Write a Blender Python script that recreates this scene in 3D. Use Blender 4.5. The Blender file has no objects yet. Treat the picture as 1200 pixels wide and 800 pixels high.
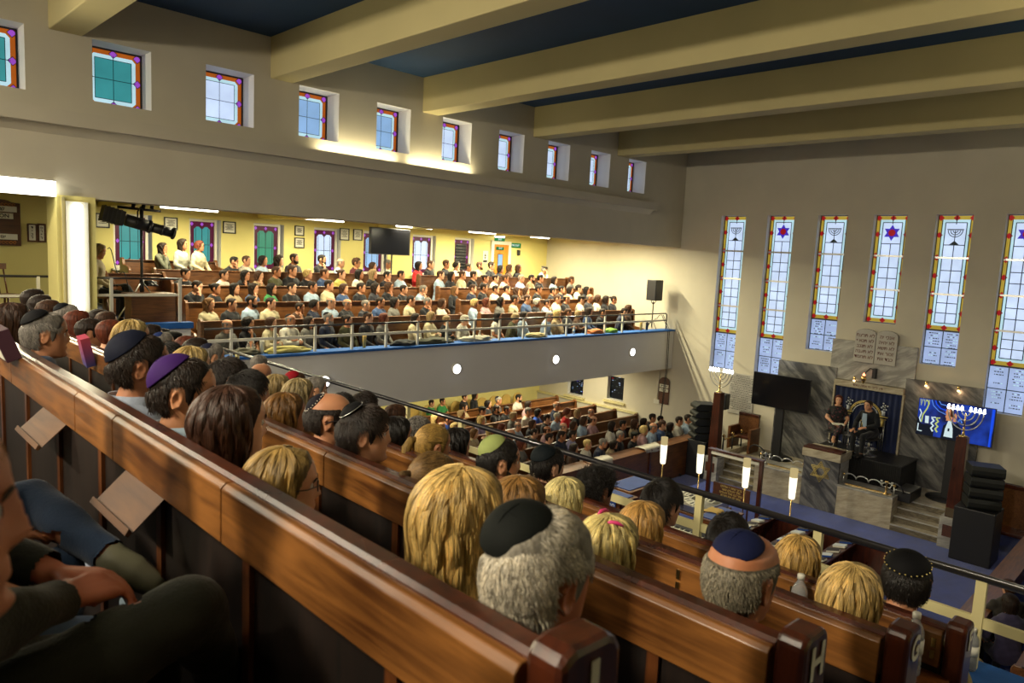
import bpy, bmesh, math, random
import numpy as np
from mathutils import Vector, Matrix, Euler, noise
from mathutils.kdtree import KDTree

random.seed(7)
rng = np.random.default_rng(7)
PI = math.pi
SC = bpy.context.scene
COL = SC.collection
EYE = 5.6                      # eye height above the ground floor (z = 0)

# ------------------------------------------------------------------ camera
F = 837.0
yaw, pit, rol = (math.radians(a) for a in (45.06, -6.717, 2.894))
cf = np.array([math.cos(yaw) * math.cos(pit), math.sin(yaw) * math.cos(pit), math.sin(pit)])
cr = np.array([math.sin(yaw), -math.cos(yaw), 0.0])
cu = np.cross(cr, cf)
cr2 = cr * math.cos(rol) + cu * math.sin(rol)
cu2 = -cr * math.sin(rol) + cu * math.cos(rol)
cam = bpy.data.cameras.new('camera')
cam.sensor_width = 36.0
cam.lens = F * 36.0 / 1200.0
cam.clip_start = 0.05
cam.clip_end = 120
cam.dof.use_dof = True
cam.dof.focus_distance = 6.5
cam.dof.aperture_fstop = 5.0
camo = bpy.data.objects.new('camera', cam)
COL.objects.link(camo)
camo.matrix_world = Matrix(((cr2[0], cu2[0], -cf[0], 0), (cr2[1], cu2[1], -cf[1], 0),
                            (cr2[2], cu2[2], -cf[2], EYE), (0, 0, 0, 1)))
SC.camera = camo


def at(px, py, ax, val):
    """the point of the place seen at a pixel, on the plane ax = val (z above the ground floor)"""
    d = (px - 600) / F * cr2 - (py - 400) / F * cu2 + cf
    if ax == 'x':
        t = val / d[0]
    elif ax == 'y':
        t = val / d[1]
    else:
        t = (val - EYE) / d[2]
    return Vector((d[0] * t, d[1] * t, d[2] * t + EYE))


# ------------------------------------------------------------------ materials
def _new(name):
    m = bpy.data.materials.new(name)
    m.use_nodes = True
    nt = m.node_tree
    nt.nodes.clear()
    out = nt.nodes.new('ShaderNodeOutputMaterial')
    b = nt.nodes.new('ShaderNodeBsdfPrincipled')
    nt.links.new(b.outputs[0], out.inputs[0])
    return m, nt, b


def rgb(c):
    return (c[0], c[1], c[2], 1.0)


def hexc(h):
    h = h.lstrip('#')
    v = [int(h[i:i + 2], 16) / 255 for i in (0, 2, 4)]
    return tuple((x / 12.92 if x <= .04045 else ((x + .055) / 1.055) ** 2.4) for x in v)


def mat(name, col, rough=.6, metal=0., spec=.5, nscale=0, namt=0., bump=0., bscale=60, coat=0., emit=None, estr=0., stretch=None, col2=None, sheen=0.):
    m, nt, b = _new(name)
    b.inputs['Base Color'].default_value = rgb(col)
    b.inputs['Roughness'].default_value = rough
    b.inputs['Metallic'].default_value = metal
    b.inputs['Specular IOR Level'].default_value = spec
    b.inputs['Coat Weight'].default_value = coat
    b.inputs['Sheen Weight'].default_value = sheen
    if emit is not None:
        b.inputs['Emission Color'].default_value = rgb(emit)
        b.inputs['Emission Strength'].default_value = estr
    tc = None
    if nscale or bump:
        tc = nt.nodes.new('ShaderNodeTexCoord')
        mp = nt.nodes.new('ShaderNodeMapping')
        nt.links.new(tc.outputs['Object'], mp.inputs[0])
        if stretch:
            mp.inputs['Scale'].default_value = stretch
    if nscale:
        n = nt.nodes.new('ShaderNodeTexNoise')
        n.inputs['Scale'].default_value = nscale
        n.inputs['Detail'].default_value = 5
        nt.links.new(mp.outputs[0], n.inputs['Vector'])
        r = nt.nodes.new('ShaderNodeValToRGB')
        c2 = col2 if col2 else tuple(c * (1 - namt) for c in col)
        r.color_ramp.elements[0].position = .32
        r.color_ramp.elements[1].position = .68
        r.color_ramp.elements[0].color = rgb(c2)
        r.color_ramp.elements[1].color = rgb(col)
        nt.links.new(n.outputs['Fac'], r.inputs[0])
        nt.links.new(r.outputs[0], b.inputs['Base Color'])
    if bump:
        n2 = nt.nodes.new('ShaderNodeTexNoise')
        n2.inputs['Scale'].default_value = bscale
        n2.inputs['Detail'].default_value = 4
        nt.links.new(mp.outputs[0], n2.inputs['Vector'])
        bp = nt.nodes.new('ShaderNodeBump')
        bp.inputs['Strength'].default_value = bump
        bp.inputs['Distance'].default_value = .01
        nt.links.new(n2.outputs['Fac'], bp.inputs['Height'])
        nt.links.new(bp.outputs[0], b.inputs['Normal'])
    return m


def wood(name, dark, light, axis='y', rough=.32, coat=.35, scale=1.0):
    """polished wood with grain running along an axis"""
    m, nt, b = _new(name)
    tc = nt.nodes.new('ShaderNodeTexCoord')
    mp = nt.nodes.new('ShaderNodeMapping')
    s = {'x': (1.2, 14, 14), 'y': (14, 1.2, 14), 'z': (14, 14, 1.2)}[axis]
    mp.inputs['Scale'].default_value = tuple(v * scale for v in s)
    nt.links.new(tc.outputs['Object'], mp.inputs[0])
    n = nt.nodes.new('ShaderNodeTexNoise')
    n.inputs['Scale'].default_value = 2.2
    n.inputs['Detail'].default_value = 8
    n.inputs['Distortion'].default_value = .7
    nt.links.new(mp.outputs[0], n.inputs['Vector'])
    n3 = nt.nodes.new('ShaderNodeTexNoise')
    n3.inputs['Scale'].default_value = 2.6
    n3.inputs['Detail'].default_value = 3
    nt.links.new(tc.outputs['Object'], n3.inputs['Vector'])
    mx = nt.nodes.new('ShaderNodeMath')
    mx.operation = 'MULTIPLY_ADD'
    mx.inputs[1].default_value = .55
    nt.links.new(n.outputs['Fac'], mx.inputs[0])
    m2 = nt.nodes.new('ShaderNodeMath')
    m2.operation = 'MULTIPLY'
    m2.inputs[1].default_value = .45
    nt.links.new(n3.outputs['Fac'], m2.inputs[0])
    nt.links.new(m2.outputs[0], mx.inputs[2])
    r = nt.nodes.new('ShaderNodeValToRGB')
    r.color_ramp.elements[0].position = .36
    r.color_ramp.elements[1].position = .64
    r.color_ramp.elements[0].color = rgb(dark)
    r.color_ramp.elements[1].color = rgb(light)
    nt.links.new(mx.outputs[0], r.inputs[0])
    nt.links.new(r.outputs[0], b.inputs['Base Color'])
    rr = nt.nodes.new('ShaderNodeMapRange')
    rr.inputs['To Min'].default_value = rough - .08
    rr.inputs['To Max'].default_value = rough + .12
    nt.links.new(n3.outputs['Fac'], rr.inputs['Value'])
    nt.links.new(rr.outputs[0], b.inputs['Roughness'])
    b.inputs['Coat Weight'].default_value = coat
    b.inputs['Coat Roughness'].default_value = .25
    return m


def marble(name, base, vein, scale=1.4, rough=.25, dist=6., lo=.42, hi=.62, rot=(0, 0, 0)):
    m, nt, b = _new(name)
    tc = nt.nodes.new('ShaderNodeTexCoord')
    mp = nt.nodes.new('ShaderNodeMapping')
    mp0 = nt.nodes.new('ShaderNodeMapping')
    mp0.inputs['Rotation'].default_value = rot
    mp.inputs['Scale'].default_value = (scale, scale * .8, scale * 3.4)
    nt.links.new(tc.outputs['Object'], mp0.inputs[0])
    nt.links.new(mp0.outputs[0], mp.inputs[0])
    n = nt.nodes.new('ShaderNodeTexNoise')
    n.inputs['Scale'].default_value = 1.3
    n.inputs['Detail'].default_value = 9
    n.inputs['Roughness'].default_value = .62
    n.inputs['Distortion'].default_value = dist * .25
    nt.links.new(mp.outputs[0], n.inputs['Vector'])
    r = nt.nodes.new('ShaderNodeValToRGB')
    r.color_ramp.elements[0].position = lo
    r.color_ramp.elements[1].position = hi
    r.color_ramp.elements[0].color = rgb(base)
    r.color_ramp.elements[1].color = rgb(vein)
    nt.links.new(n.outputs['Fac'], r.inputs[0])
    nt.links.new(r.outputs[0], b.inputs['Base Color'])
    b.inputs['Roughness'].default_value = rough
    return m


def objcol(name, rough=.8, streak=None, amt=.35, bump=0., bscale=200, sheen=0., spec=.3, sub=0., strand=False):
    """takes the thing's own viewport colour; a noise varies it"""
    m, nt, b = _new(name)
    oi = nt.nodes.new('ShaderNodeObjectInfo')
    b.inputs['Roughness'].default_value = rough
    b.inputs['Specular IOR Level'].default_value = spec
    b.inputs['Sheen Weight'].default_value = sheen
    if sub:
        b.inputs['Subsurface Weight'].default_value = sub
        b.inputs['Subsurface Radius'].default_value = (.012, .005, .003)
        b.inputs['Subsurface Scale'].default_value = .6
    tc = nt.nodes.new('ShaderNodeTexCoord')
    mp = nt.nodes.new('ShaderNodeMapping')
    nt.links.new(tc.outputs['Object'], mp.inputs[0])
    mp.inputs['Scale'].default_value = streak if streak else (12, 12, 12)
    n = nt.nodes.new('ShaderNodeTexNoise')
    n.inputs['Scale'].default_value = 1.
    n.inputs['Detail'].default_value = 4
    nt.links.new(mp.outputs[0], n.inputs['Vector'])
    src = n.outputs['Fac']
    mr = nt.nodes.new('ShaderNodeMapRange')
    mr.inputs['From Min'].default_value = .3
    mr.inputs['From Max'].default_value = .7
    mr.inputs['To Min'].default_value = 1 - amt
    mr.inputs['To Max'].default_value = 1 + amt * .7
    nt.links.new(src, mr.inputs['Value'])
    fac = mr.outputs[0]
    if strand:
        ci = nt.nodes.new('ShaderNodeHairInfo')
        m3 = nt.nodes.new('ShaderNodeMapRange')
        m3.inputs['To Min'].default_value = .4
        m3.inputs['To Max'].default_value = 1.55
        nt.links.new(ci.outputs['Random'], m3.inputs['Value'])
        mm = nt.nodes.new('ShaderNodeMath')
        mm.operation = 'MULTIPLY'
        nt.links.new(fac, mm.inputs[0])
        nt.links.new(m3.outputs[0], mm.inputs[1])
        fac = mm.outputs[0]
    vm = nt.nodes.new('ShaderNodeVectorMath')
    vm.operation = 'SCALE'
    nt.links.new(oi.outputs['Color'], vm.inputs[0])
    nt.links.new(fac, vm.inputs['Scale'])
    nt.links.new(vm.outputs[0], b.inputs['Base Color'])
    if bump:
        n2 = nt.nodes.new('ShaderNodeTexNoise')
        n2.inputs['Scale'].default_value = bscale
        nt.links.new(mp.outputs[0] if streak else tc.outputs['Object'], n2.inputs['Vector'])
        bp = nt.nodes.new('ShaderNodeBump')
        bp.inputs['Strength'].default_value = bump
        bp.inputs['Distance'].default_value = .01
        nt.links.new(n2.outputs['Fac'], bp.inputs['Height'])
        nt.links.new(bp.outputs[0], b.inputs['Normal'])
    return m


def emis(name, col, s):
    m = bpy.data.materials.new(name)
    m.use_nodes = True
    nt = m.node_tree
    nt.nodes.clear()
    out = nt.nodes.new('ShaderNodeOutputMaterial')
    e = nt.nodes.new('ShaderNodeEmission')
    e.inputs[0].default_value = rgb(col)
    e.inputs[1].default_value = s
    nt.links.new(e.outputs[0], out.inputs[0])
    return m


def glassy(name, col, s):
    """daylight seen through obscured window glass, unevenly bright"""
    m, nt, b = _new(name)
    b.inputs['Base Color'].default_value = rgb(tuple(c * .25 for c in col))
    b.inputs['Roughness'].default_value = .4
    b.inputs['Specular IOR Level'].default_value = .25
    tc = nt.nodes.new('ShaderNodeTexCoord')
    n = nt.nodes.new('ShaderNodeTexNoise')
    n.inputs['Scale'].default_value = 1.7
    n.inputs['Detail'].default_value = 3
    nt.links.new(tc.outputs['Object'], n.inputs['Vector'])
    mr = nt.nodes.new('ShaderNodeMapRange')
    mr.inputs['From Min'].default_value = .3
    mr.inputs['From Max'].default_value = .7
    mr.inputs['To Min'].default_value = s * .8
    mr.inputs['To Max'].default_value = s * 1.15
    nt.links.new(n.outputs['Fac'], mr.inputs['Value'])
    b.inputs['Emission Color'].default_value = rgb(col)
    nt.links.new(mr.outputs[0], b.inputs['Emission Strength'])
    return m


M = {}
M['plaster'] = mat('cream_plaster', hexc('#cac3b0'), .85, nscale=1.3, namt=.08, bump=.05, bscale=30)
M['plaster_y'] = mat('yellow_plaster', hexc('#e0d488'), .85, nscale=1.1, namt=.08)
M['plaster_w'] = mat('white_plaster', hexc('#dcdad6'), .8, nscale=.9, namt=.05)
M['beam'] = mat('beam_paint', hexc('#bdb080'), .8, nscale=.8, namt=.1)
M['reveal'] = mat('white_reveal_paint', hexc('#dedcd8'), .6)
M['navy'] = mat('navy_ceiling_paint', hexc('#173d63'), .8, nscale=.9, namt=.25)
M['carpet'] = mat('blue_carpet', hexc('#1c3c9c'), .95, nscale=3, namt=.3, bump=.4, bscale=260, sheen=.2)
M['blue'] = mat('blue_ledge_carpet', hexc('#1d5fae'), .8, nscale=9, namt=.2, bump=.2)
M['tread'] = mat('dark_gallery_carpet', hexc('#2a2f45'), .95, nscale=5, namt=.3)
wd, wl = hexc('#3b1c0a'), hexc('#8a4f21')
M['pew_y'] = wood('pew_wood_across', wd, wl, 'y')
M['pew_x'] = wood('pew_wood_along', wd, wl, 'x')
M['pew_z'] = wood('pew_wood_upright', hexc('#33180b'), hexc('#70401e'), 'z')
M['pewtop'] = wood('pew_top_board_wood', hexc('#47270f'), hexc('#935f2c'), 'y', rough=.36, coat=.25)
M['pewtop2'] = wood('side_pew_wood', hexc('#4f2c13'), hexc('#7d4f27'), 'x', rough=.4, coat=.2)
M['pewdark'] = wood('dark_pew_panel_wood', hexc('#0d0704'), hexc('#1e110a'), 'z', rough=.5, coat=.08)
M['rosewood'] = wood('red_brown_wood', hexc('#2c120a'), hexc('#552612'), 'z', rough=.28, coat=.35)
M['door'] = wood('orange_door_wood', hexc('#b0640f'), hexc('#d98a22'), 'z', rough=.4)
M['board'] = wood('board_wood', hexc('#3c1f10'), hexc('#5c3018'), 'x', rough=.5)
M['darkmarble'] = marble('grey_veined_marble', hexc('#48484a'), hexc('#a3a19c'), 1.0, rot=(-.75, 0, 0), lo=.42, hi=.74, dist=2.)
M['greymarble'] = marble('pale_grey_marble', hexc('#8f8d88'), hexc('#b9b6ae'), 1.3, rot=(.5, 0, 0), dist=2.)
M['beigemarble'] = marble('beige_marble', hexc('#9d927c'), hexc('#c6bca4'), 3.0, rot=(.3, .3, 0), lo=.35, hi=.7, dist=1.)
M['stone'] = mat('tablet_stone', hexc('#b5b1a8'), .55, nscale=5, namt=.15)
M['white'] = mat('white_paint', hexc('#d9d6c8'), .45)
M['cream'] = mat('cream_rail_paint', hexc('#cfc490'), .5)
M['black'] = mat('black_plastic', (.012, .012, .014), .45)
M['blackcloth'] = mat('black_cloth', (.008, .008, .009), .95, bump=.2)
M['rail'] = mat('dark_handrail', (.02, .018, .02), .28, coat=.4)
M['chrome'] = mat('chrome', (.7, .7, .72), .18, metal=1)
M['brass'] = mat('brass', (.75, .52, .2), .25, metal=1)
M['silver'] = mat('silver_metal', (.62, .62, .6), .3, metal=1)
M['gunmetal'] = mat('dark_metal', (.05, .05, .055), .4, metal=.6)
M['gold'] = mat('gold_fabric', hexc('#c9a85a'), .6, nscale=8, namt=.2)
M['goldink'] = mat('gold_thread', hexc('#c9b36a'), .5, metal=.3)
M['whiteink'] = mat('white_ink', hexc('#c9cfd6'), .6)
M['darkink'] = mat('dark_ink', (.03, .025, .03), .7)
M['redink'] = mat('red_brown_ink', hexc('#5e2d20'), .7)
M['curtain'] = mat('navy_velvet', hexc('#0c1f4d'), .9, nscale=3, namt=.4, sheen=.4)
M['paper'] = mat('paper', hexc('#d8d6c6'), .8)
M['tvoff'] = mat('dark_screen', (.006, .006, .008), .16, spec=.6)
M['plastic_clear'] = None
M['tube'] = emis('fluorescent_tube', (1., .97, .8), 7)
M['tube_w'] = emis('bright_round_lamp', (1., .98, .95), 6)
M['led'] = emis('menorah_bulb', (.9, .95, 1.), 14)
M['lantern'] = emis('lantern_glow', (1., .9, .68), 1.5)
M['lanterntop'] = emis('lantern_dim_glow', (.85, .66, .3), .6)
M['green_sign'] = emis('green_exit_sign', hexc('#3f9a55'), .7)
M['sign_ink'] = emis('sign_white', (.8, .95, .85), .9)
M['g_clear'] = glassy('daylight_glass', hexc('#c9dcfa'), 1.0)
M['g_blue'] = glassy('sky_blue_glass', hexc('#8fb6e2'), .9)
M['g_teal'] = glassy('teal_glass', hexc('#3f9a9e'), .75)
M['g_green'] = glassy('green_glass', hexc('#3f9b7e'), .6)
M['g_pale'] = glassy('pale_border_glass', hexc('#b6dbe6'), .95)
M['g_yellow'] = glassy('yellow_glass', hexc('#bda23a'), .7)
M['g_red'] = glassy('red_glass', hexc('#a8101a'), .7)
M['g_orange'] = glassy('orange_glass', hexc('#c8661c'), .6)
M['g_purple'] = glassy('purple_glass', hexc('#a44fd0'), .8)
M['g_violet'] = glassy('violet_glass', hexc('#4430c0'), .8)
M['g_maroon'] = glassy('maroon_glass', hexc('#5c1238'), .55)
M['g_text'] = glassy('etched_glass', hexc('#a4b8e2'), .9)
M['g_night'] = glassy('dark_night_glass', hexc('#15191f'), .4)
M['lead'] = mat('window_lead', (.02, .04, .045), .6)
M['skin'] = objcol('skin', .5, amt=.12, sub=.12, spec=.4)
M['cloth'] = objcol('cloth', .85, amt=.16, bump=.25, bscale=160, sheen=.15)
M['hair'] = objcol('hair', .6, streak=(60, 60, 5), amt=.6, bump=.7, bscale=1.4, spec=.25)
M['strand'] = objcol('hair_strand', .42, streak=(22, 22, 3), amt=.45, spec=.5, strand=True)
M['satin'] = objcol('cap_cloth', .75, amt=.12, spec=.15)
M['leather'] = objcol('shoe_leather', .5, amt=.15)


# ------------------------------------------------------------------ mesh helpers
class MB:
    def __init__(s):
        s.v, s.f, s.m, s.mats, s.sm = [], [], [], [], []

    def mi(s, m):
        if m not in s.mats:
            s.mats.append(m)
        return s.mats.index(m)

    def add(s, vs, fs, m=None, smooth=False):
        b = len(s.v)
        s.v += [tuple(v) for v in vs]
        k = s.mi(m)
        for f in fs:
            s.f.append(tuple(b + i for i in f))
            s.m.append(k)
            s.sm.append(smooth)
        return s

    def box(s, a, b, m=None, M4=None):
        x0, y0, z0 = (min(a[i], b[i]) for i in range(3))
        x1, y1, z1 = (max(a[i], b[i]) for i in range(3))
        vs = [Vector(p) for p in ((x0, y0, z0), (x1, y0, z0), (x1, y1, z0), (x0, y1, z0), (x0, y0, z1), (x1, y0, z1), (x1, y1, z1), (x0, y1, z1))]
        if M4 is not None:
            vs = [M4 @ v for v in vs]
        return s.add(vs, [(0, 3, 2, 1), (4, 5, 6, 7), (0, 1, 5, 4), (1, 2, 6, 5), (2, 3, 7, 6), (3, 0, 4, 7)], m)

    def prism(s, prof, axis, a, b, m=None):
        """extrude a 2D profile (list of pairs) along axis from a to b; profile axes are the other two in order"""
        n = len(prof)
        mk = {'x': lambda p, t: (t, p[0], p[1]), 'y': lambda p, t: (p[0], t, p[1]), 'z': lambda p, t: (p[0], p[1], t)}[axis]
        vs = [mk(p, a) for p in prof] + [mk(p, b) for p in prof]
        fs = [tuple(range(n))[::-1], tuple(range(n, 2 * n))] + [(i, (i + 1) % n, n + (i + 1) % n, n + i) for i in range(n)]
        return s.add(vs, fs, m)

    def tube(s, pts, r, m=None, seg=8, cap=True, smooth=True):
        pts = [Vector(p) for p in pts]
        n = len(pts)
        rs = r if isinstance(r, (list, tuple)) else [r] * n
        vs, up = [], None
        for i, p in enumerate(pts):
            d = (pts[min(i + 1, n - 1)] - pts[max(i - 1, 0)])
            if d.length < 1e-9:
                d = Vector((0, 0, 1))
            d.normalize()
            if up is None:
                up = Vector((0, 0, 1)) if abs(d.z) < .9 else Vector((1, 0, 0))
            a = d.cross(up)
            if a.length < 1e-6:
                a = d.cross(Vector((0, 1, 0)))
            a.normalize()
            up2 = a.cross(d)
            for k in range(seg):
                t = 2 * PI * k / seg
                vs.append(p + (a * math.cos(t) + up2 * math.sin(t)) * rs[i])
            up = up2
        fs = [(i * seg + k, i * seg + (k + 1) % seg, (i + 1) * seg + (k + 1) % seg, (i + 1) * seg + k) for i in range(n - 1) for k in range(seg)]
        if cap:
            fs += [tuple(range(seg))[::-1], tuple(range((n - 1) * seg, n * seg))]
        return s.add(vs, fs, m, smooth)

    def lathe(s, prof, c=(0, 0, 0), m=None, seg=16, smooth=True, ax='z'):
        """prof: (radius, height) pairs"""
        vs = []
        for r, h in prof:
            for k in range(seg):
                t = 2 * PI * k / seg
                q = (r * math.cos(t), r * math.sin(t), h)
                if ax == 'x':
                    q = (q[2], q[0], q[1])
                elif ax == 'y':
                    q = (q[0], q[2], q[1])
                vs.append((c[0] + q[0], c[1] + q[1], c[2] + q[2]))
        n = len(prof)
        fs = [(i * seg + k, i * seg + (k + 1) % seg, (i + 1) * seg + (k + 1) % seg, (i + 1) * seg + k) for i in range(n - 1) for k in range(seg)]
        fs += [tuple(range(seg))[::-1], tuple(range((n - 1) * seg, n * seg))]
        return s.add(vs, fs, m, smooth)

    def build(s, name, m=None, parent=None, loc=None, bevel=0.):
        me = bpy.data.meshes.new(name)
        me.from_pydata(s.v, [], s.f)
        for q in s.mats:
            me.materials.append(q if q is not None else m)
        if not s.mats:
            me.materials.append(m)
        me.polygons.foreach_set('material_index', s.m)
        me.polygons.foreach_set('use_smooth', s.sm)
        me.update()
        o = bpy.data.objects.new(name, me)
        COL.objects.link(o)
        if parent is not None:
            o.parent = parent
        if loc is not None:
            o.location = loc
        if bevel:
            b = o.modifiers.new('bevel', 'BEVEL')
            b.width = bevel
            b.segments = 2
            b.limit_method = 'ANGLE'
        return o


def tag(o, label=None, cat=None, group=None, kind=None):
    if label:
        o['label'] = label
    if cat:
        o['category'] = cat
    if group:
        o['group'] = group
    if kind:
        o['kind'] = kind
    return o


def empty(name, loc=(0, 0, 0), rz=0.):
    o = bpy.data.objects.new(name, None)
    o.location = loc
    o.rotation_euler = (0, 0, rz)
    o.empty_display_size = .1
    COL.objects.link(o)
    return o


def struct(name, mb, m=None, parent=None, bevel=0):
    o = mb.build(name, m, parent, bevel=bevel)
    if parent is None:
        o['kind'] = 'structure'
    return o


def copy_tree(o, parent=None):
    c = o.copy()
    COL.objects.link(c)
    c.parent = parent
    for ch in list(o.children):
        copy_tree(ch, c)
    return c


def text_obj(name, body, size, m, parent, mw, extrude=.001, align='CENTER', bold=0.):
    cu_ = bpy.data.curves.new(name, 'FONT')
    cu_.body = body
    cu_.size = size
    cu_.extrude = extrude
    cu_.offset = bold
    cu_.align_x = align
    cu_.align_y = 'CENTER'
    cu_.resolution_u = 3
    cu_.materials.append(m)
    t = bpy.data.objects.new('tmp', cu_)
    COL.objects.link(t)
    dg = bpy.context.evaluated_depsgraph_get()
    me = bpy.data.meshes.new_from_object(t.evaluated_get(dg))
    bpy.data.objects.remove(t)
    me.name = name
    o = bpy.data.objects.new(name, me)
    COL.objects.link(o)
    if parent is not None:
        o.parent = parent
    o.matrix_local = mw
    return o


def frame_m(origin, xdir, ydir):
    """matrix whose x and y axes are the given directions"""
    x = Vector(xdir).normalized()
    y = Vector(ydir).normalized()
    z = x.cross(y)
    return Matrix(((x.x, y.x, z.x, origin[0]), (x.y, y.y, z.y, origin[1]), (x.z, y.z, z.z, origin[2]), (0, 0, 0, 1)))


def wall_holes(axis, p0, p1, u0, u1, z0, z1, holes, m, mr=None):
    """a solid wall between planes p0 (room side) and p1, from u0 to u1 and z0 to z1, with rectangular openings (ua,ub,za,zb)"""
    mb = MB()
    us = sorted({u0, u1, *[h[0] for h in holes], *[h[1] for h in holes]})
    zs = sorted({z0, z1, *[h[2] for h in holes], *[h[3] for h in holes]})
    us = [u for u in us if u0 <= u <= u1]
    zs = [z for z in zs if z0 <= z <= z1]

    def pt(p, u, z):
        return (p, u, z) if axis == 'x' else (u, p, z)

    def solid(i, j):
        if i < 0 or j < 0 or i >= len(us) - 1 or j >= len(zs) - 1:
            return False
        uc, zc = (us[i] + us[i + 1]) / 2, (zs[j] + zs[j + 1]) / 2
        return not any(h[0] < uc < h[1] and h[2] < zc < h[3] for h in holes)

    for i in range(len(us) - 1):
        for j in range(len(zs) - 1):
            if not solid(i, j):
                continue
            a, b, c, d = us[i], us[i + 1], zs[j], zs[j + 1]
            for p in (p0, p1):
                mb.add([pt(p, a, c), pt(p, b, c), pt(p, b, d), pt(p, a, d)], [(0, 1, 2, 3)], m)
            for (di, dj, e, f_) in ((-1, 0, (a, c), (a, d)), (1, 0, (b, c), (b, d)), (0, -1, (a, c), (b, c)), (0, 1, (a, d), (b, d))):
                if not solid(i + di, j + dj):
                    outer = not (0 <= i + di < len(us) - 1 and 0 <= j + dj < len(zs) - 1)
                    mb.add([pt(p0, *e), pt(p0, *f_), pt(p1, *f_), pt(p1, *e)], [(0, 1, 2, 3)], m if outer else (mr or m))
    return mb
# ================================================================== the room
LY, RY, EX = 12.0, 0.2, 19.0          # opposite gallery front, near-side gallery front, end wall
BY, SY = 17.5, -5.3                   # outer side walls
CEIL = 9.1
FB, FT = 2.44, 3.65                   # gallery front: underside and top
HB = 6.14                             # lower edge of the upper wall
BX = -3.6                             # rear wall

struct('floor', MB().box((BX, SY, -.2), (EX + .5, BY + .5, 0), M['carpet']))
struct('ceiling', MB().box((BX, RY - .5, CEIL), (EX + .5, LY + .5, CEIL + .2), M['navy']))
for i in range(-1, 5):
    x = 5.83 + 3.25 * (i - 1)
    struct('ceiling_beam', MB().prism([(x, 8.42), (x + .42, 8.42), (x + .42, CEIL + .02), (x, CEIL + .02)], 'y', RY, LY, M['beam']), bevel=.015)

# ---- clerestory windows
cw = [(3.12 + 1.625 * k, 3.92 + 1.625 * k, 7.55, 8.42) for k in range(-4, 9)]
for nm, p0, p1 in (('wall_left_upper', LY, LY + .5), ('wall_right_upper', RY, RY - .5)):
    struct(nm, wall_holes('y', p0, p1, BX, EX, HB, CEIL, cw, M['plaster'], M['reveal']))
wnum = [0]


def clerestory(x0, x1, y, sgn, glass):
    wnum[0] += 1
    root = empty('window_%d' % wnum[0], ((x0 + x1) / 2, y, 7.98))
    tag(root, kind='structure')
    w, h = (x1 - x0) / 2 - .01, .43
    mb = MB()

    def quad(a, b, c, d, m, off):
        mb.add([(p[0], -sgn * off, p[1]) for p in (a, b, c, d)], [(0, 1, 2, 3)], m)

    def rect(a, b, c, d, m, off=0):
        quad((a, c), (b, c), (b, d), (a, d), m, off)
    rect(-w, w, -h, h, M['g_orange'])
    bw = .075
    # pale border with cut corners, then the field
    iw, ih, k = w - bw, h - bw, .05
    mb.add([(p[0], -sgn * .002, p[1]) for p in ((-iw + k, -ih), (iw - k, -ih), (iw, -ih + k), (iw, ih - k), (iw - k, ih), (-iw + k, ih), (-iw, ih - k), (-iw, -ih + k))],
           [tuple(range(8))], M['g_pale'])
    rect(-iw + .06, iw - .06, -ih + .06, ih - .06, glass, .004)
    for (dx, dz) in [(-w + .05, h - .05), (0, h - .05), (w - .05, h - .05), (-w + .05, 0), (w - .05, 0), (-w + .05, -h + .05), (0, -h + .05), (w - .05, -h + .05)]:
        s = .06
        quad((dx - s, dz), (dx, dz - s), (dx + s, dz), (dx, dz + s), M['g_purple'], .006)
        for a, b in (((dx - s, dz), (dx, dz - s)), ((dx, dz - s), (dx + s, dz)), ((dx + s, dz), (dx, dz + s)), ((dx, dz + s), (dx - s, dz))):
            mb.tube([(a[0], -sgn * .007, a[1]), (b[0], -sgn * .007, b[1])], .004, M['lead'], 4)
    for a, b, c, d in ((0, 0, -ih, ih), (-iw, iw, 0, 0), (-iw + .06, -iw + .06, -ih + .06, ih - .06), (iw - .06, iw - .06, -ih + .06, ih - .06), (-iw + .06, iw - .06, -ih + .06, -ih + .06), (-iw + .06, iw - .06, ih - .06, ih - .06)):
        mb.tube([(a, -sgn * .007, c), (b, -sgn * .007, d)], .0045, M['lead'], 4)
    mb.build('glazing', None, root)
    f = MB()
    for a, b, c, d in ((-w - .02, -w + .012, -h, h), (w - .012, w + .02, -h, h), (-w, w, -h - .02, -h + .012), (-w, w, h - .012, h + .02)):
        f.box((a, -.03, c), (b, .03, d), M['gunmetal'])
    f.build('window_frame', None, root)
    return root


for k, (a, b, c, d) in enumerate(cw):
    x = 3.12 + 1.625 * (k - 4)
    g = M['g_teal'] if k <= 4 else (M['g_clear'] if k in (5, 8, 9, 10, 11, 12) else M['g_blue'])
    if a > -3:
        clerestory(a, b, LY + .45, 1, g)
        clerestory(a, b, RY - .45, -1, M['g_blue'])

# ---- cove ledges under the clerestory
for nm, y, s in (('trim_1', LY, -1), ('trim_2', RY, 1)):
    struct(nm, MB().prism([(y + .02 * -s, 7.30), (y + .02 * -s, 6.98), (y + s * .12, 7.12), (y + s * .25, 7.12), (y + s * .25, 7.32), (y + s * .2, 7.32), (y + s * .2, 7.27)], 'x', BX, 17.25, M['plaster']))

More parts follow.
